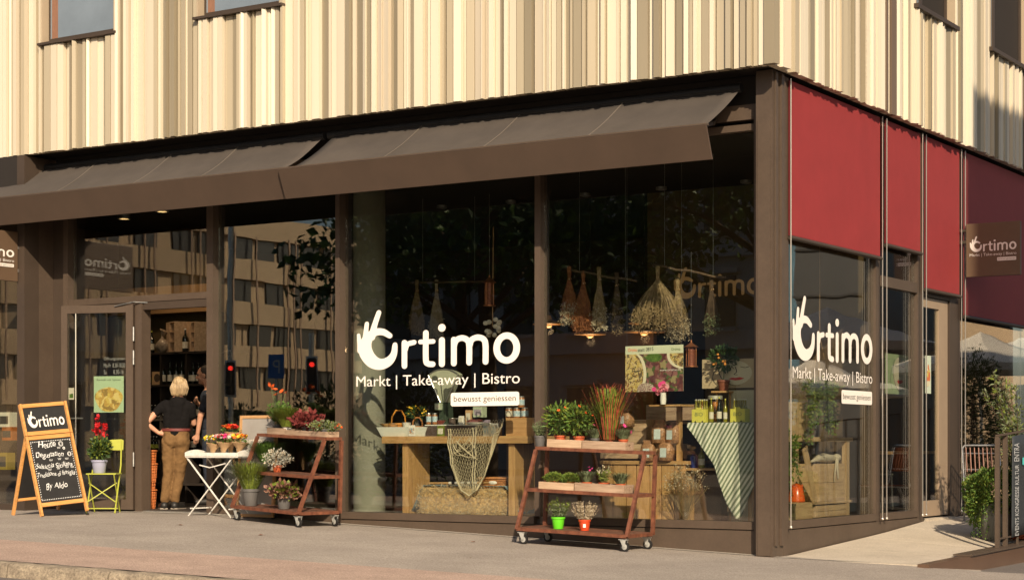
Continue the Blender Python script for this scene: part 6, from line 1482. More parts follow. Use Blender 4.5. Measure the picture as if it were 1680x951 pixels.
b.build('stems', stemM, t, local=True); addfl(t, fl, .035, mat('orange_coneflower', (.72, .12, .02), .6, var=.2), 11)
t = pot(incB(471, ZB_[2], yT-.04), .055, .09, white, 'bright green bushy herb in a white pot on the turned trolley'); herb(t, .08, .20, .25, 700, leafC, 'blade', tip=leafC, w=.0045, bend=.4)
t = pot(incB(503, ZB_[2], yT), .055, .09, greypot, 'burgundy leaved coral bells on the top shelf of the turned trolley'); herb(t, .07, .18, .19, 330, leafR, 'bush', tip=leafR, ls=.06, w=.05); b = MB(); 
for k in range(6): e = Vector((ru(.0, .1), ru(-.05, .05), ru(.26, .33))); b.tube([(0, 0, .1), e], .002, 4); foliage(b, e, (.02, .02, .05), 24, .014, (0,))
b.build('flower_spikes', dryM, t, local=True)
t = pot(incB(533, ZB_[2], yT-.03), .05, .08, greypot, 'trailing plant with small orange flowers at the right end of the turned trolley'); herb(t, .05, .20, .12, 460, leafG, 'bush', tip=leafC, ls=.03, w=.014, stem=stemM)
addfl(t, [(ru(-.17, .2), ru(-.15, .02), ru(.04, .16)) for _ in range(11)], .02, orangeflower, 8)
t = pot(shelf_pt(TB, 436, yMb+.12, ZB_[1]+up), .055, .1, greypot, 'round fine leaved herb on the middle shelf of the turned trolley'); herb(t, .1, .20, .27, 900, leafA, 'blade', w=.0036, bend=.3)
t = pot(shelf_pt(TB, 455, yMb-.02, ZB_[1]+up), .055, .08, terracotta, 'silver leaved plant in a terracotta pot on the middle shelf'); herb(t, .06, .17, .2, 620, leafS, 'bush', tip=dryW, ls=.026, w=.016)
t = pot(shelf_pt(TB, 411, .16, ZB_[0]+up), .098, .20, greypot, 'lavender in a large grey pot on the bottom shelf of the turned trolley'); herb(t, .18, .23, .38, 620, leafC, 'blade', tip=leafG, w=.0038, bend=.5); herb(t, .18, .24, .4, 40, leafG, 'sprig', tip=leafC, ls=.018, w=.005, stem=stemM)
t = pot(shelf_pt(TB, 466, .2, ZB_[0]+up), .085, .155, greypot, 'pink veined coral bells in a grey pot on the bottom shelf of the turned trolley'); herb(t, .12, .20, .18, 420, leafP, 'bush', tip=leafC, ls=.055, w=.05)

# -------------------------------------------------- picture frame leaning behind the turned trolley
a, c = L(387, 679, -.22), L(448, 827, -.22)
t = thing('framed_board', 'grey board in a pale wooden frame leaning behind the turned trolley', 'board', ((a.x+c.x)/2, -.2, gz(a.x, -.2)))
W2 = (c.x-a.x)/2; hh_ = a.z-gz(a.x, -.2)-.02; M = Matrix.Rotation(-.06, 4, 'X') @ Matrix.Translation((0, -.02, .005))
for q in ((-W2, 0, W2, .035), (-W2, hh_-.035, W2, hh_)): b = MB(); b.box((q[0], 0, q[1]), (q[2], .03, q[3]), M=M); b.build('frame_bar', pine, t, local=True)
for q in ((-W2, -W2+.035), (W2-.035, W2)): b = MB(); b.box((q[0], 0, .0355), (q[1], .03, hh_-.0355), M=M); b.build('frame_bar', pinez, t, local=True)
b = MB(); b.box((-W2+.03, .01, .03), (W2-.03, .018, hh_-.03), M=M); b.build('grey_panel', mat('pale_grey_panel', (.33, .31, .28), .4, var=.1, scale=4), t, local=True)
b = MB(); put_text(b, 'ortimo', M @ Vector((-W2*.75, .009, hh_*.72)), (1, 0, 0), M.to_3x3() @ Vector((0, 0, 1)), W2*1.4, .07); b.build('print_lettering', paperlabel, t, local=True)

# -------------------------------------------------- white tray table with bouquets
g = on_ground(366, 846); f1_ = on_ground(316, 842); z0 = gz(g.x, -.4)
cx_ = L(364, 740, -.38); tz = L(364, 750, -.38).z; W2 = (L(407, 740, -.38).x-L(323, 740, -.38).x)/2
t = thing('tray_table', 'white folding tray table with crossed legs beside the entrance', 'table', (cx_.x, -.38, z0)); H_ = tz-z0
wpaint = mat('chipped_white_paint', (.72, .70, .64), .6, var=.15, scale=14)
b = MB(); b.box((-W2, -.2, H_), (W2, .2, H_+.015)); b.build('tray_bottom', wpaint, t, local=True)
for s in (-1, 1): b = MB(); b.box((-W2, s*.2-.008, H_+.0151), (W2, s*.2+.008, H_+.06)); b.build('tray_rim', wpaint, t, local=True)
for s in (-1, 1):
    b = MB(); n = 14; ol = [(s*W2, -.19, H_+.016)]+[(s*W2, -.19+.38*k/n, H_+.06+.035*math.sin(PI*k/n)**.7) for k in range(n+1)]+[(s*W2, .19, H_+.016)]; b.poly(ol, (s*.014, 0, 0)); b.build('tray_end', wpaint, t, local=True)
for y in (-.18, .18):
    b = MB(); b.bar((-W2*.98, y, H_-.002), (W2*.75, y, 0), .014, .014, up=(0, 1, 0)); b.build('leg', wpaint, t, local=True)
    b = MB(); b.bar((W2*.75, y+.022, H_-.002), (-W2*.98, y+.022, 0), .014, .014, up=(0, 1, 0)); b.build('leg', wpaint, t, local=True)
for q0, q1 in (((-W2*.86, -.17, .1), (-W2*.86, .2, .1)), ((W2*.64, -.17, .1), (W2*.64, .2, .1))): b = MB(); b.bar(q0, q1, .014); b.build('stretcher', wpaint, t, local=True)
b = MB(); b.bar((-W2*.5, -.17, H_-.09), (-W2*.1, -.17, H_-.12), .012); b.bar((-W2*.1, -.17, H_-.12), (W2*.5, -.17, H_-.07), .012); b.build('stretcher', wpaint, t, local=True)
def bouquet(u, v, dy, r, cols, lab, paper=True):
    r *= 1.3
    p = L(u, v, -.38+dy); base = Vector((p.x, -.38+dy, z0+H_+.016)); t = thing('flower_bouquet', lab, 'bouquet', tuple(base), 0, 'bouquets on the tray table'); h = p.z-base.z
    b = MB(); b.lathe([(.03, 0), (.034, .01), (.03, .07), (.034, .09)], n=14); b.build('glass', GLD, t, local=True)
    b = MB(); hb = max(.06, h-.05); b.lathe([(.02, .03), (.04, hb*.6), (r*.95, hb), (r*1.05, hb+.015)], n=9, M=Matrix.Rotation(.12, 4, 'Y')); wob(b, .012, 25); b.build('paper_wrap', kraft, t, local=True)
    b = MB(); foliage(b, (0, 0, h), (r, r, .05), 120, .035, (0,), asp=2.2); b.build('leaves', leafA, t, local=True)
    for m in cols: b = MB(); blossoms(b, [(r*q*math.cos(a), r*q*math.sin(a), h+.03*rnd()+.02) for q, a in [(math.sqrt(rnd()), ru(0, 6.28)) for _ in range(24)]], .026, 0, 9); b.build('flowers', m, t, local=True)
bouquet(349, 722, -.02, .07, [yellowflower, whiteflower], 'yellow and white bouquet at the left of the tray table')
bouquet(366, 720, -.06, .075, [pinkflower, whiteflower, redflower], 'pink and red bouquet in the middle front of the tray table')
bouquet(392, 720, -.0, .08, [yellowflower, orangeflower], 'yellow and orange bouquet at the right of the tray table')
bouquet(378, 704, .1, .075, [redflower, orangeflower, orangeflower], 'tall red and orange bouquet at the back of the tray table')

# -------------------------------------------------- lime yellow chair with red flowers
pc = on_ground(142, 836); pd = on_ground(193, 836); 
YC = -.62; a = L(142, 836, YC); c = L(194, 836, YC); cw = .178; zf = gz(a.x, YC); seatz = L(167, 776, YC).z-zf; backz = L(167, 722, YC+.35).z-zf
t = thing('folding_chair', 'lime yellow metal folding chair in front of the open glass door', 'chair', ((a.x+c.x)/2-.03, YC, zf), TH)
for k in range(5): b = MB(); y = .02+k*.075; b.box((-cw-.01, y, seatz-.014), (cw+.01, y+.06, seatz)); b.build('seat_slat', yellow, t, local=True)
for s in (-1, 1):
    b = MB(); b.tube([(s*cw, .0, 0), (s*cw, .02, .03), (s*cw*.98, .37, seatz+.1), (s*cw*.98, .4, backz)], .010, 6); b.build('leg', yellow, t, local=True)
    b = MB(); b.tube([(s*cw*.9, .38, 0), (s*cw*.9, .03, seatz-.02)], .009, 6); b.build('leg', yellow, t, local=True)
b = MB(); 
for q in ((.0, 1), (0, -1)): b.bar((-cw*q[1], .05, .14), (cw*q[1], .12, .47*seatz/.47*.72+.02), .012, .006, up=(0, 1, 0))
b.bar((-cw, .03, .06), (cw, .03, .06), .012, .02, up=(0, 1, 0)); b.bar((-cw*.9, .36, .05), (cw*.9, .36, .05), .012); b.build('cross_brace', yellow, t, local=True)
b = MB(); ol = []
for x, z in ((-cw-.02, backz-.12), (-cw+.02, backz-.125), (cw-.02, backz-.125), (cw+.02, backz-.12), (cw+.025, backz-.0), (cw-.0, backz+.015), (cw-.12, backz+.01), (0, backz), (-cw+.12, backz+.01), (-cw, backz+.015), (-cw-.025, backz)): ol.append((x, .41, z))
b.poly(ol, (0, -.006, 0)); b.build('backrest', yellow, t, local=True, bevel=.002)
lil = mat('lilac_grey_plastic', (.36, .37, .50), .5, var=.05)
pz = zf+seatz+.001; p = L(163, 774, YC+.15); t = pot((p.x+.0, YC+.15, pz), .098, .165, lil, 'dark leaved plant with scarlet flowers in a lilac grey pot on the lime chair')
herb(t, .15, .115, .29, 560, leafB, 'bush', tip=leafC, ls=.06, w=.03, stem=stemM)
b = MB(); fl = []
for k in range(11): e = Vector((ru(-.1, .1), ru(-.08, .08), ru(.46, .62))); b.tube([(0, 0, .3), e*.5+Vector((0, 0, .25)), e], .003, 4); fl += [e+rdir()*.03 for _ in range(8)]
e = Vector((.02, -.02, .70)); fl += [e+rdir()*.03 for _ in range(8)]; b.tube([(0, 0, .3), e], .003, 4)
b.build('flower_stems', leafR, t, local=True); addfl(t, fl, .025, redflower, 5)

# -------------------------------------------------- A-board
# feet: front frame stands at (65,847) and (122,840); back frame at (10,845)
fL = on_ground(66, 847); fR = on_ground(122, 840); bL = on_ground(9, 845)
ex = (Vector((fR.x, fR.y, 0))-Vector((fL.x, fL.y, 0))); Wb = .56
ex = Vector((1, .04, 0)).normalized()
base = Vector(((fL.x+fR.x)/2, (fL.y+fR.y)/2, gz(fL.x, fL.y)))
# frame basis: board faces the camera's right; take width from sight lines
def dirw(a_): return Vector((math.cos(a_), math.sin(a_), 0))
def pu(p): dx, dy = p.x-CX, p.y-CY; d = -dx*s_+dy*c_; return UC+FPX*(dx*c_+dy*s_)/d, VH-(p.z-EZ)*FPX/d
ang = math.atan2(fR.y-fL.y, fR.x-fL.x); print('A-board angle', math.degrees(ang), (fR-fL).length, fL, fR, bL)
aw = R_(78); wb = .67; Hh = .95
t = thing('a_board', 'wooden A-board with the shop name and a handwritten chalk menu', 'sign board', (fL.x, fL.y, gz(fL.x, fL.y)), aw)
# local: x along the width, -y towards the reader
tan_f = .36/Hh; tan_b = .30/Hh; tilt = .055/.67
def FP(x, z, k=0.): return Vector((x, .0+tan_f*z-k, z+tilt*x))          # front plane
def BP(x, z, k=0.): return Vector((x, tan_f*Hh+tan_b*(Hh-z)+k, z+tilt*x))
def fbar(p, q, w_, h_, nm='frame_bar'): b = MB(); b.bar(p, q, w_, h_, up=(1, 0, 0) if abs((q-p).normalized().x) < .5 else (0, .35, 1)); b.build(nm, framewood, t, local=True, bevel=.002)
sw = .048
for x in (sw/2, wb-sw/2): fbar(FP(x, 0), FP(x, Hh+.0), sw, .026, 'leg')
fbar(FP(sw+.001, Hh-sw/2), FP(wb-sw-.001, Hh-sw/2), .026, sw); fbar(FP(sw+.001, .13), FP(wb-sw-.001, .13), .026, sw)
for x in (sw/2, wb-sw/2): fbar(FP(x, Hh+.006), FP(x, Hh+.39), sw, .026)
fbar(FP(sw+.001, Hh+.03), FP(wb-sw-.001, Hh+.03), .026, sw); fbar(FP(sw+.001, Hh+.366), FP(wb-sw-.001, Hh+.366), .026, sw)
for x in (sw/2, wb-sw/2): fbar(BP(x, 0), BP(x, Hh-.01), sw, .026, 'leg')
fbar(BP(sw+.001, .18), BP(wb-sw-.001, .18), .026, .04); fbar(BP(sw+.001, Hh-.06), BP(wb-sw-.001, Hh-.06), .026, .04)
fx = FP(1, 0)-FP(0, 0); fz = (FP(0, 1)-FP(0, 0)); fz.normalize(); fn = fx.cross(fz).normalized()
if fn.y > 0: fn = -fn
b = MB(); b.poly([FP(sw, .15), FP(wb-sw, .15), FP(wb-sw, Hh-sw), FP(sw, Hh-sw)], -fn*.006); b.build('chalkboard', chalk, t, local=True)
b = MB(); b.poly([FP(sw, Hh+.05), FP(wb-sw, Hh+.05), FP(wb-sw, Hh+.345), FP(sw, Hh+.345)], -fn*.006); b.build('name_board', chalk, t, local=True)
b = MB(); b.poly([BP(sw, .2), BP(wb-sw, .2), BP(wb-sw, Hh-.08), BP(sw, Hh-.08)], (0, -.006, 0)); b.build('back_board', chalk, t, local=True)
b = MB(); logo(b, FP(.085, Hh+.04)+fn*.004, fx.normalized(), fz, wb-.17, .27, fn, lines=False); b.build('name_lettering', vinyl, t, local=True)
o_ = fn*.004; fxn = fx.normalized(); iw = wb-2*sw
for s_l, x0, z0_, w_, h_ in (('Heute', .16, .80, .24, .085), ('Degustation', .10, .665, .38, .09), ('Salsiccia Siciliana', .075, .555, .50, .06), ('Tradizione di famiglia', .075, .44, .51, .075), ('By Aldo', .15, .285, .30, .10)):
    b = MB(); put_text(b, s_l, FP(x0, z0_)+o_, (fxn+fz*.0), fz, w_, h_, shear=.25)
    n_v = len(b.v)
    for i, p in enumerate(b.v):
        q = p.dot(fxn); b.v[i] = p+fz*(.008*math.sin(q*31+z0_*40)+.004*math.sin(q*90))+fxn*.004*math.sin(q*60+p.z*50)
    b.build('chalk_line', chalkw, t, local=True)
b = MB()
dots = [(sw+.02+(iw-.04)*k/22, zz) for k in range(23) for zz in (.185, Hh-sw-.025)]+[(xx, .2+(Hh-sw-.24)*k/24) for k in range(25) for xx in (sw+.018, wb-sw-.018)]
for x, z in dots:
    p = FP(x, z)+o_; a_ = .006; b.poly([p-fxn*a_-fz*a_, p+fxn*a_-fz*a_*.6, p+fxn*a_*.8+fz*a_, p-fxn*a_*.7+fz*a_*.8])
for cx2, cz2, r2 in ((.47, .83, .03), (.56, .70, .026), (.5, .775, .015)):
    for j in range(2):
        pts = [FP(cx2+r2*(1-.35*j)*math.cos(q*.6+j), cz2+r2*(1-.35*j)*math.sin(q*.6+j))+o_*1.2 for q in range(11)]; b.tube(pts, .003, 4)
for cx2, cz2 in ((.42, .775), (.28, .635), (.40, .64), (.50, .635), (.24, .525), (.36, .53), (.48, .535), (.55, .53)):
    for q in range(3): b.bar(FP(cx2+.012*q, cz2)+o_, FP(cx2+.012*q+.008*(q-1), cz2+.022)+o_, .004)
b.build('chalk_writing', chalkw, t, local=True)
b = MB(); b.tube([FP(sw/2, Hh-.02, .0)+Vector((0, .02, 0)), BP(sw/2, Hh-.02)], .012, 6); b.tube([FP(wb-sw/2, Hh-.02)+Vector((0, .02, 0)), BP(wb-sw/2, Hh-.02)], .012, 6); b.build('hinge', steel, t, local=True)

# -------------------------------------------------- railing with banner on the low wall
XRL = 1.585; ya = Rt(1638, 898, XRL).y; zb0 = rampz(1.5, ya)+.03; zt_r = Rt(1638, 714, XRL).z
t = thing('railing', 'bronze metal railing on the low wall at the right edge', 'railing', (XRL, ya, zb0))
def rz2(y): return (y-ya)*.06
b = MB(); b.bar((XRL, ya-.03, zt_r), (XRL, 12, zt_r+rz2(12)), .05, .016); b.build('handrail', brown, t)
k = 0; y = ya
while y < 11.5:
    w_ = .05 if k in (0, 1) or k % 6 == 0 else .018
    b = MB(); b.box((XRL-.012-(.02 if w_ > .03 else 0), y-w_/2, rampz(1.5, y)+.02), (XRL+.012, y+w_/2, zt_r+rz2(y)-.009)); b.build('post' if w_ > .03 else 'baluster', brown, t); y += .27 if k == 0 else .4; k += 1
b = MB(); b.bar((XRL, ya, rampz(1.5, ya)+.12), (XRL, 11.5, rampz(1.5, 11.5)+.12), .03, .012); b.build('bottom_rail', brown, t)
slate = mat('slate_banner', (.035, .04, .045), .55, var=.1, scale=2)
yb0, yb1 = Rt(1660, 800, XRL+.02).y, Rt(1720, 800, XRL+.02).y; zb1 = Rt(1661, 885, XRL+.02).z; zb2 = zt_r-.03
t = thing('banner', 'dark slate banner with white vertical lettering tied to the railing', 'banner', (XRL+.02, yb0, zb1))
b = MB(); vs = []; n = 10
for i in range(n+1):
    y = yb0+(yb1-yb0)*i/n
    for j in range(9): z = zb1+(zb2-zb1)*j/8; vs.append((XRL+.022+.006*math.sin(y*7+z*3)*(1 if i else .5), y, z+rz2(y)))
b.add(vs, [(i*9+j, (i+1)*9+j, (i+1)*9+j+1, i*9+j+1) for i in range(n) for j in range(8)], 0, True); o = b.build('banner_cloth', slate, t); o.modifiers.new('t', 'SOLIDIFY').thickness = .002
b = MB(); yt = Rt(1671, 800, XRL+.03).y; ytb = Rt(1664, 800, XRL+.03).y; hw_ = yt-ytb
H2 = zb2-zb1
put_text(b, 'EVENTS KONGRESSE KULTUR', (XRL+.034, yt, zb1+H2*.04), (0, 0, 1), (0, -1, 0), H2*.70, hw_*.9)
put_text(b, 'ENTRA', (XRL+.034, yt+.01, zb1+H2*.775), (0, 0, 1), (0, -1, 0), H2*.18, hw_*1.15)
b.build('banner_lettering', mat('pale_banner_ink', (.55, .56, .56), .7, var=0), t)
b = MB(); y2 = Rt(1677, 760, XRL+.03).y; b.box((XRL+.034, y2, Rt(1678, 762, XRL+.03).z), (XRL+.036, y2+.4, Rt(1678, 750, XRL+.03).z)); b.build('print_stripe', mat('turquoise_print', (.1, .55, .55), .6, var=0), t)

# -------------------------------------------------- planter bush, olive tree, bistro chair on the terrace
def at_d(u, d): r = ray(u); return CX+d*r[0], CY+d*r[1]
x, y = at_d(1634, 20.75); x = min(x, 1.25); zg = rampz(x, y)+.004; print('bush', x, y, zg)
t = thing('planter_bush', 'round small leaved bush spilling over a grey planter behind the first railing post', 'potted plant', (x, y, zg))
b = MB(); b.lathe([(.13, 0), (.15, .02), (.20, .28), (.21, .42), (.19, .42), (.18, .38)], n=24); b.build('planter', mat('grey_planter', (.14, .14, .12), .6, var=.15), t, local=True)
b = MB(); foliage(b, (0, 0, .55), (.36, .36, .27), 6200, .034, (0, 0, 1), asp=1.5, shell=.5); foliage(b, (-.16, -.05, .36), (.17, .2, .2), 1500, .032, (0, 1), asp=1.5, up=-.5)
for k in range(16):
    a_ = ru(2, 5.2); p = Vector((.2*math.cos(a_), .2*math.sin(a_), .4))
    for j in range(26): p += Vector((ru(-.012, .012)+.002*math.cos(a_), ru(-.012, .012), -.014)); b.leaf(p, rdir(), .024, .018, 0)
b.build('foliage', [leafA, leafC], t, local=True)
x, y = at_d(1672, 21.0); x = min(x, 1.35); zg = rampz(x, y)+.004
t = thing('olive_tree', 'young olive tree with pale leaves behind the banner', 'tree', (x, y, zg)); print('olive', x, y, pu(Vector((x, y, 1))))
b = MB(); b.lathe([(.12, 0), (.17, .35), (.18, .36), (.16, .36)], n=20); b.build('planter', terracotta, t, local=True)
b = MB(); f = MB(); b.tube([(0, 0, .3), (.02, .0, .6), (0, .02, .95)], [.025, .02, .014], 7)
for k in range(30):
    a_ = k*2.4; q = ru(.15, .42); e = Vector((q*math.cos(a_), q*math.sin(a_), ru(1.1, 2.1)-.5*q)); s0 = Vector((0, .01, ru(.6, 1.0))); m_ = (s0+e)/2+Vector((0, 0, -.04)); b.tube([s0, m_, e], [.008, .005, .002], 4)
    for j in range(64):
        s = .3+.7*rnd(); p = s0.lerp(e, s)+rdir()*.015; f.leaf(p, (e-s0).normalized()*.7+rdir(), ru(.05, .085), .02, random.choice([0, 0, 1]))
b.build('trunk', barkM, t, local=True); f.build('crown', [leafG, leafC], t, local=True)
x, y = at_d(1620, 22.4); zg = rampz(x, y)+.004; print('chair', x, y, zg)
slatw = mat('orange_brown_slat', (.19, .055, .02), .5, var=.25, scale=8)
t = thing('terrace_chair', 'terrace chair with orange brown slats and a steel tube frame beside the dark side window', 'chair', (x, y, zg), .55)
b = MB(); hh_ = EZ-zg+.0
for s in (-.23, .23): b.tube([(s, -.22, 0), (s, -.2, .44), (s, .2, .42), (s, .25, .5), (s*.98, .34, hh_-.03)], .011, 7); b.tube([(s, .26, 0), (s, .05, .43)], .011, 7)
b.tube([(-.225, .34, hh_-.03), (-.2, .345, hh_), (.2, .345, hh_), (.225, .34, hh_-.03)], .011, 7); b.tube([(-.225, .315, hh_-.1), (.225, .315, hh_-.1)], .008, 6); b.tube([(-.225, .27, hh_-.3), (.225, .27, hh_-.3)], .008, 6); b.build('chair_frame', steel, t, local=True)
for k in range(8): b = MB(); xx = -.19+.052*k; b.bar((xx, .33, hh_-.03), (xx, .265, hh_-.33), .04, .01, up=(1, 0, 0)); b.build('backrest_slat', slatw, t, local=True)
for k in range(7): b = MB(); b.box((-.22, -.2+.058*k, .44), (.22, -.155+.058*k, .452)); b.build('seat_slat', slatw, t, local=True)

# ================================================================ PEOPLE
def organic(name, m, parent, parts, vox=.008, sm=6, cloth=False):
    b = MB()
    for p in parts:
        if p[0] == 'c': b.cap(p[1], p[2], p[3], p[4], 14)
        else: b.ell(p[1], p[2], 16, M=p[3] if len(p) > 3 else None)
    o = b.build(name, m, parent, local=True)
    r = o.modifiers.new('merge', 'REMESH'); r.mode = 'VOXEL'; r.voxel_size = vox; r.use_smooth_shade = True
    s = o.modifiers.new('soften', 'SMOOTH'); s.factor = .6; s.iterations = sm
    if cloth:
        tx = bpy.data.textures.new('creases', 'CLOUDS'); tx.noise_scale = .07; dm = o.modifiers.new('creases', 'DISPLACE'); dm.texture = tx; dm.strength = .02; dm.mid_level = .5
        md2 = o.modifiers.new('soften2', 'SMOOTH'); md2.iterations = 2
    return o
def hand(parts, w, d, side, pnrm, curl=.35, sc=1.):
    """palm from wrist w along d; side = thumb side; fingers curl towards pnrm"""
    w, d, side, pn = Vector(w), Vector(d).normalized(), Vector(side).normalized(), Vector(pnrm).normalized()
    pc = w+d*.045*sc; parts.append(('c', w, pc+d*.035*sc, .024*sc, .026*sc))
    for k, ln in enumerate((.072, .08, .075, .06)):
        o = (1.5-k)*.019*sc; r0 = w+d*.075*sc+side*o; parts.append(('c', w+d*.02*sc+side*o*.6, r0, .015*sc, .0115*sc))
        d1 = (d+pn*curl).normalized(); j = r0+d1*ln*.5*sc; d2 = (d+pn*curl*2.6).normalized(); parts.append(('c', r0, j, .0095*sc, .0088*sc)); parts.append(('c', j, j+d2*ln*.5*sc, .0088*sc, .0075*sc))
    tb = w+d*.025*sc+side*.022*sc; parts.append(('c', tb, tb+(d*.6+side*.8).normalized()*.04*sc, .013*sc, .011*sc)); t2 = tb+(d*.6+side*.8).normalized()*.04*sc; parts.append(('c', t2, t2+(d+side*.25+pn*.3).normalized()*.03*sc, .0105*sc, .008*sc))
def head(parts, c, face, up=(0, 0, 1), s=1.):
    c = Vector(c); f = Vector(face).normalized(); u = (Vector(up)-f*f.dot(Vector(up))).normalized(); r = f.cross(u)
    M = Matrix((r, f, u)).transposed().to_4x4()
    parts += [('e', c+u*.025*s, (.074*s, .094*s, .092*s), M), ('e', c+f*.025*s-u*.04*s, (.058*s, .068*s, .075*s), M), ('e', c+f*.055*s-u*.085*s, (.035*s, .03*s, .025*s), M),
              ('c', c+f*.088*s+u*.005*s, c+f*.112*s-u*.03*s, .009*s, .0135*s), ('e', c+f*.083*s-u*.058*s, (.026*s, .014*s, .012*s), M), ('e', c+f*.078*s+u*.03*s, (.05*s, .02*s, .012*s), M)]
    for q in (-1, 1): parts += [('e', c+r*q*.076*s-f*.01*s-u*.012*s, (.009*s, .02*s, .032*s), M), ('e', c+r*q*.04*s+f*.062*s-u*.03*s, (.024*s, .018*s, .02*s), M)]
    return M
V = Vector
p = L(278, 836, .32); woman = thing('person', 'blonde woman in black T-shirt and tan trousers in the doorway, hand on hip', 'person', (p.x, .32, .001), TH)
black_shirt = blackm; tan = mat('tan_brown_trousers', (.16, .088, .036), .9, var=.2, scale=9, col2=(.225, .128, .052), bump=.5, bscale=25, spec=.2)
sk = []
hc = V((.135, .0, 1.585)); head(sk, hc, (.45, .9, -.05))
sk += [('c', V((.125, -.01, 1.40)), hc+V((0, -.005, -.06)), .05, .047), ('c', V((.11, 0, 1.36)), V((.09, 0, 1.05)), .11, .10), ('e', V((.085, 0, .93)), (.15, .10, .11)), ('c', V((-.05, -.0, 1.345)), V((.26, 0, 1.335)), .05, .05),
       ('c', V((0, 0, .88)), V((-.01, .01, .48)), .08, .05), ('c', V((-.01, .01, .48)), V((-.06, -.01, .09)), .05, .035), ('c', V((.17, 0, .88)), V((.13, .02, .48)), .08, .05), ('c', V((.13, .02, .48)), V((.07, 0, .09)), .05, .035),
       ('c', V((-.06, -.0, .06)), V((-.11, .13, .035)), .035, .03), ('c', V((.07, 0, .06)), V((.12, .14, .035)), .035, .03)]
# left arm, hand on hip
eL = V((-.285, -.07, 1.10)); wL = V((-.13, -.03, .975))
sk += [('c', V((-.085, 0, 1.335)), eL, .048, .036), ('c', eL, wL, .036, .024)]
hand(sk, wL, (.9, -.1, -.12), (.1, -.3, .9), (.2, .9, -.3), .25, .95)
# right arm forward
eR = V((.30, .09, 1.10)); wR = V((.2, .28, 1.06)); sk += [('c', V((.275, 0, 1.325)), eR, .048, .036), ('c', eR, wR, .036, .024)]; hand(sk, wR, (-.4, .8, .1), (0, 0, 1), (-.8, -.3, 0), .4, .95)
organic('body', skin, woman, sk, .0065, 5)
sh_p = [('c', V((.115, 0, 1.345)), V((.09, 0, 1.08)), .125, .115), ('c', V((.09, 0, 1.1)), V((.085, 0, .985)), .122, .128), ('c', V((-.055, 0, 1.335)), V((.25, 0, 1.325)), .068, .068), ('c', V((-.0, .0, 1.28)), V((.02, 0, 1.0)), .085, .10), ('c', V((.2, .0, 1.28)), V((.155, 0, 1.0)), .085, .105),
        ('c', V((-.08, 0, 1.325)), V((-.165, -.025, 1.24)), .064, .056), ('c', V((.275, 0, 1.315)), V((.288, .03, 1.2)), .064, .056)]
organic('t_shirt', black_shirt, woman, sh_p, .009, 6, True)
tr = [('e', V((.03, -.045, .885)), (.105, .105, .115)), ('e', V((.15, -.045, .885)), (.105, .105, .115)), ('e', V((.085, -.0, .93)), (.175, .115, .11)), ('c', V((.02, 0, .985)), V((.15, 0, .985)), .115, .115), ('c', V((0, -.02, .86)), V((-.01, .01, .48)), .103, .074), ('c', V((-.01, .01, .48)), V((-.055, -.005, .12)), .073, .06), ('c', V((.17, -.02, .86)), V((.13, .02, .48)), .103, .074), ('c', V((.13, .02, .48)), V((.072, 0, .12)), .073, .06)]
organic('trousers', tan, woman, tr, .009, 5, True)
b = MB(); b.lathe([(.158, .0), (.166, .002), (.166, .034), (.158, .036)], c=(.085, -.002, 1.0), n=32, sx=1.13, sy=.80); b.build('belt', mat('red_brown_leather', (.16, .035, .03), .5, var=.1), woman, local=True)
shoe = mat('dark_shoe_leather', (.02, .018, .016), .5, var=.1); solem = mat('pale_sole', (.35, .3, .24), .7, var=.1)
for a_, c2 in ((V((-.06, -.03, .045)), V((-.13, .14, .035))), (V((.07, -.03, .045)), V((.14, .15, .035)))):
    organic('shoe', shoe, woman, [('c', a_, c2, .05, .042), ('c', a_, a_+V((0, .03, .04)), .045, .045)], .008, 3)
    b = MB(); b.bar(a_+V((0, -.03, -.038)), c2+V((0, .04, -.03)), .095, .014); b.build('sole', solem, woman, local=True)
hairm = mat('blonde_hair', (.28, .17, .075), .5, var=.45, scale=60, stretch=(1, 1, .10), col2=(.66, .48, .26), bump=.6, bscale=120)
hf = V((.45, .9, 0)).normalized(); hr = hf.cross(V((0, 0, 1)))
hp_ = [('e', hc-hf*.014+V((0, 0, .03)), (.09, .102, .094)), ('e', hc-hf*.035+V((0, 0, -.04)), (.084, .074, .08)), ('c', hc-hf*.05+V((0, 0, -.03)), hc-hf*.045+V((0, 0, -.10)), .07, .055), ('c', hc+hr*.06+V((0, 0, .0)), hc+hr*.062-hf*.01+V((0, 0, -.09)), .036, .028), ('c', hc-hr*.06+V((0, 0, 0)), hc-hr*.062-hf*.01+V((0, 0, -.09)), .036, .028)]
organic('hair', hairm, woman, hp_, .008, 4)
b = MB()
for i in range(800):
    d = rdir(); 
    if d.dot(hf) > .35: continue
    s0 = hc+V((d.x*.092, d.y*.092, .05+.055*abs(d.z))); e = hc+V((d.x*.09, d.y*.09, -.1-.03*rnd()))-hf*.02; pts = [s0, s0*.5+e*.5+V((d.x, d.y, 0))*ru(.012, .034), e+V((d.x, d.y, 0))*ru(-.015, .014)]; b.tube(pts, [.002, .0026, .0008], 4, cap=False)
b.build('hair_strands', hairm, woman, local=True)
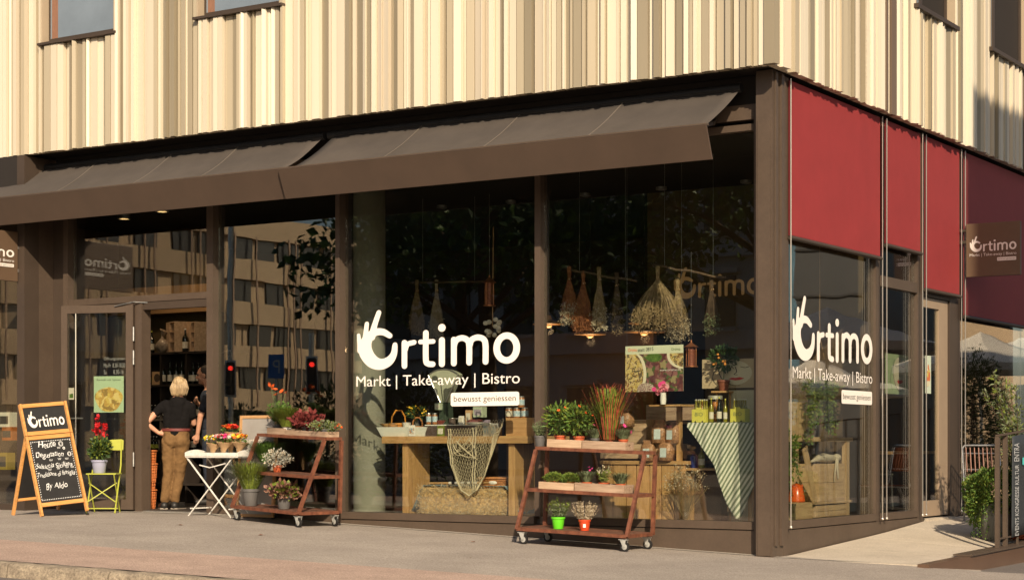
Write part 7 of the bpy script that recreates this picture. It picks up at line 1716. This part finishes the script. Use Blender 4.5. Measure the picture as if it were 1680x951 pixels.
# man half hidden by the door post, turned to the left
p = L(341, 836, 1.9); man = thing('person', 'dark haired man in a navy shirt half hidden by the door post, facing left', 'person', (p.x, 1.9, .001), TH); man.scale = (1.05, 1.05, 1.05)
sk = []; mc = V((-.04, 0, 1.70)); head(sk, mc, (-.97, .1, -.05), s=1.05)
sk += [('c', V((.03, 0, 1.48)), mc+V((.025, 0, -.07)), .06, .056), ('c', V((.04, 0, 1.42)), V((.05, 0, 1.1)), .13, .12), ('c', V((.03, -.18, 1.43)), V((.03, .18, 1.43)), .055, .055), ('e', V((.05, 0, .98)), (.11, .16, .11)),
       ('c', V((.04, -.1, .95)), V((.03, -.1, .5)), .09, .06), ('c', V((.03, -.1, .5)), V((.05, -.1, .08)), .06, .04), ('c', V((.04, .1, .95)), V((.03, .1, .5)), .09, .06), ('c', V((.03, .1, .5)), V((.05, .1, .08)), .06, .04), ('c', V((.05, -.1, .05)), V((-.1, -.1, .035)), .04, .035), ('c', V((.05, .1, .05)), V((-.1, .1, .035)), .04, .035)]
e1 = V((-.05, -.24, 1.13)); w1 = V((-.10, -.20, .93)); e1 = V((-.06, -.22, 1.16)); sk += [('c', V((.03, -.2, 1.42)), e1, .052, .04), ('c', e1, w1, .038, .027)]; hand(sk, w1, (-.25, .1, -1), (-1, 0, 0), (0, 1, 0), .3)
e2 = V((-.02, .26, 1.16)); w2 = V((-.13, .02, 1.33)); sk += [('c', V((.03, .2, 1.42)), e2, .052, .04), ('c', e2, w2, .038, .027)]; hand(sk, w2, (-.3, -.7, .35), (0, .2, 1), (.8, 0, 0), .5)
organic('body', skin, man, sk, .0065, 5)
navy = mat('navy_cotton', (.014, .018, .03), .85, var=.2, scale=20)
organic('shirt', navy, man, [('c', V((.04, 0, 1.40)), V((.05, 0, 1.05)), .145, .135), ('c', V((.03, -.17, 1.42)), V((.03, .17, 1.42)), .07, .07), ('c', V((.03, -.19, 1.41)), V((-.02, -.235, 1.26)), .068, .06), ('c', V((.03, .19, 1.41)), V((0, .24, 1.27)), .068, .06), ('c', V((.05, -.1, 1.3)), V((.05, -.08, 1.0)), .1, .11), ('c', V((.05, .1, 1.3)), V((.05, .08, 1.0)), .1, .11)], .009, 6, True)
organic('trousers', mat('dark_blue_denim', (.02, .025, .04), .9, var=.2), man, [('e', V((.05, 0, .98)), (.135, .18, .13)), ('c', V((.04, -.1, .93)), V((.03, -.1, .5)), .105, .08), ('c', V((.03, -.1, .5)), V((.05, -.1, .12)), .08, .065), ('c', V((.04, .1, .93)), V((.03, .1, .5)), .105, .08), ('c', V((.03, .1, .5)), V((.05, .1, .12)), .08, .065)], .009, 5, True)
for s in (-.1, .1): organic('shoe', shoe, man, [('c', V((.07, s, .045)), V((-.13, s, .035)), .048, .042)], .008, 3)
mh = mat('dark_brown_hair', (.025, .015, .01), .6, var=.3, scale=50)
organic('hair', mh, man, [('e', mc+V((.024, 0, .048)), (.098, .089, .094)), ('e', mc+V((.055, 0, .0)), (.068, .086, .08))], .007, 4)
b = MB()
for s in (-1, 1): b.ell(mc+V((-.088, s*.03-.005, .0)), (.010, .013, .007), 8)
b.build('eyes', black, man, local=True)
b = MB()
for i in range(500):
    d = rdir(); q = mc+V((-.03, 0, -.075))*1.0
    if d.x > .3 or d.z > .4: continue
    pz_ = q+V((d.x*.062, d.y*.058, d.z*.05)); b.leaf(pz_, V((d.x, d.y, -1)), .012, .003)
b.build('beard', mh, man, local=True)

# shrubs on the terrace that the shaded pane mirrors
for i, (x, y, h, lab) in enumerate(((.95, 9.4, 1.7, 'dark leafy terrace shrub mirrored at the left of the shaded pane'), (1.5, 11.2, 1.9, 'dark leafy terrace shrub mirrored in the middle of the shaded pane'))):
    t = thing('potted_shrub', lab, 'potted plant', (x, y, rampz(1, y)+.004), 0, 'dark terrace shrubs')
    b = MB(); b.lathe([(.2, 0), (.26, .4), (.24, .4)], n=20); b.build('planter', greypot, t, local=True)
    b = MB(); foliage(b, (0, 0, .4+h*.5), (.5, .5, h*.55), 2600, .08, (0,), asp=3); b.build('foliage', leafB, t, local=True)
    b = MB(); b.tube([(0, 0, .3), (.02, 0, h)], .02, 6); b.build('stem', barkM, t, local=True)

# menu poster on the glass of the side door
y0, y1 = Y0(1518.2, -.066), Y0(1527.5, -.066); z0, z1 = Rt(1522, 645, -.066).z, Rt(1522, 583, -.066).z
t = thing('menu_poster', 'narrow pale poster on the glass of the side door', 'poster', (-.066, (y0+y1)/2, z0))
b = MB(); b.box((-.0685, y0, z0), (-.0665, y1, z1)); b.build('paper', mat('mint_poster_paper', (.55, .62, .48), .6, var=.05), t)
b = MB(); b.poly([(-.0655, y0+(y1-y0)*(.5+.35*math.cos(q)), z0+(z1-z0)*(.45+.28*math.sin(q)*(1+.2*math.sin(5*q)))) for q in [2*PI*i/24 for i in range(24)]]); b.build('drink_print', photo_mat('drink_print', [(.6, .5, .12), (.6, .16, .05), (.65, .6, .4)], 14), t)
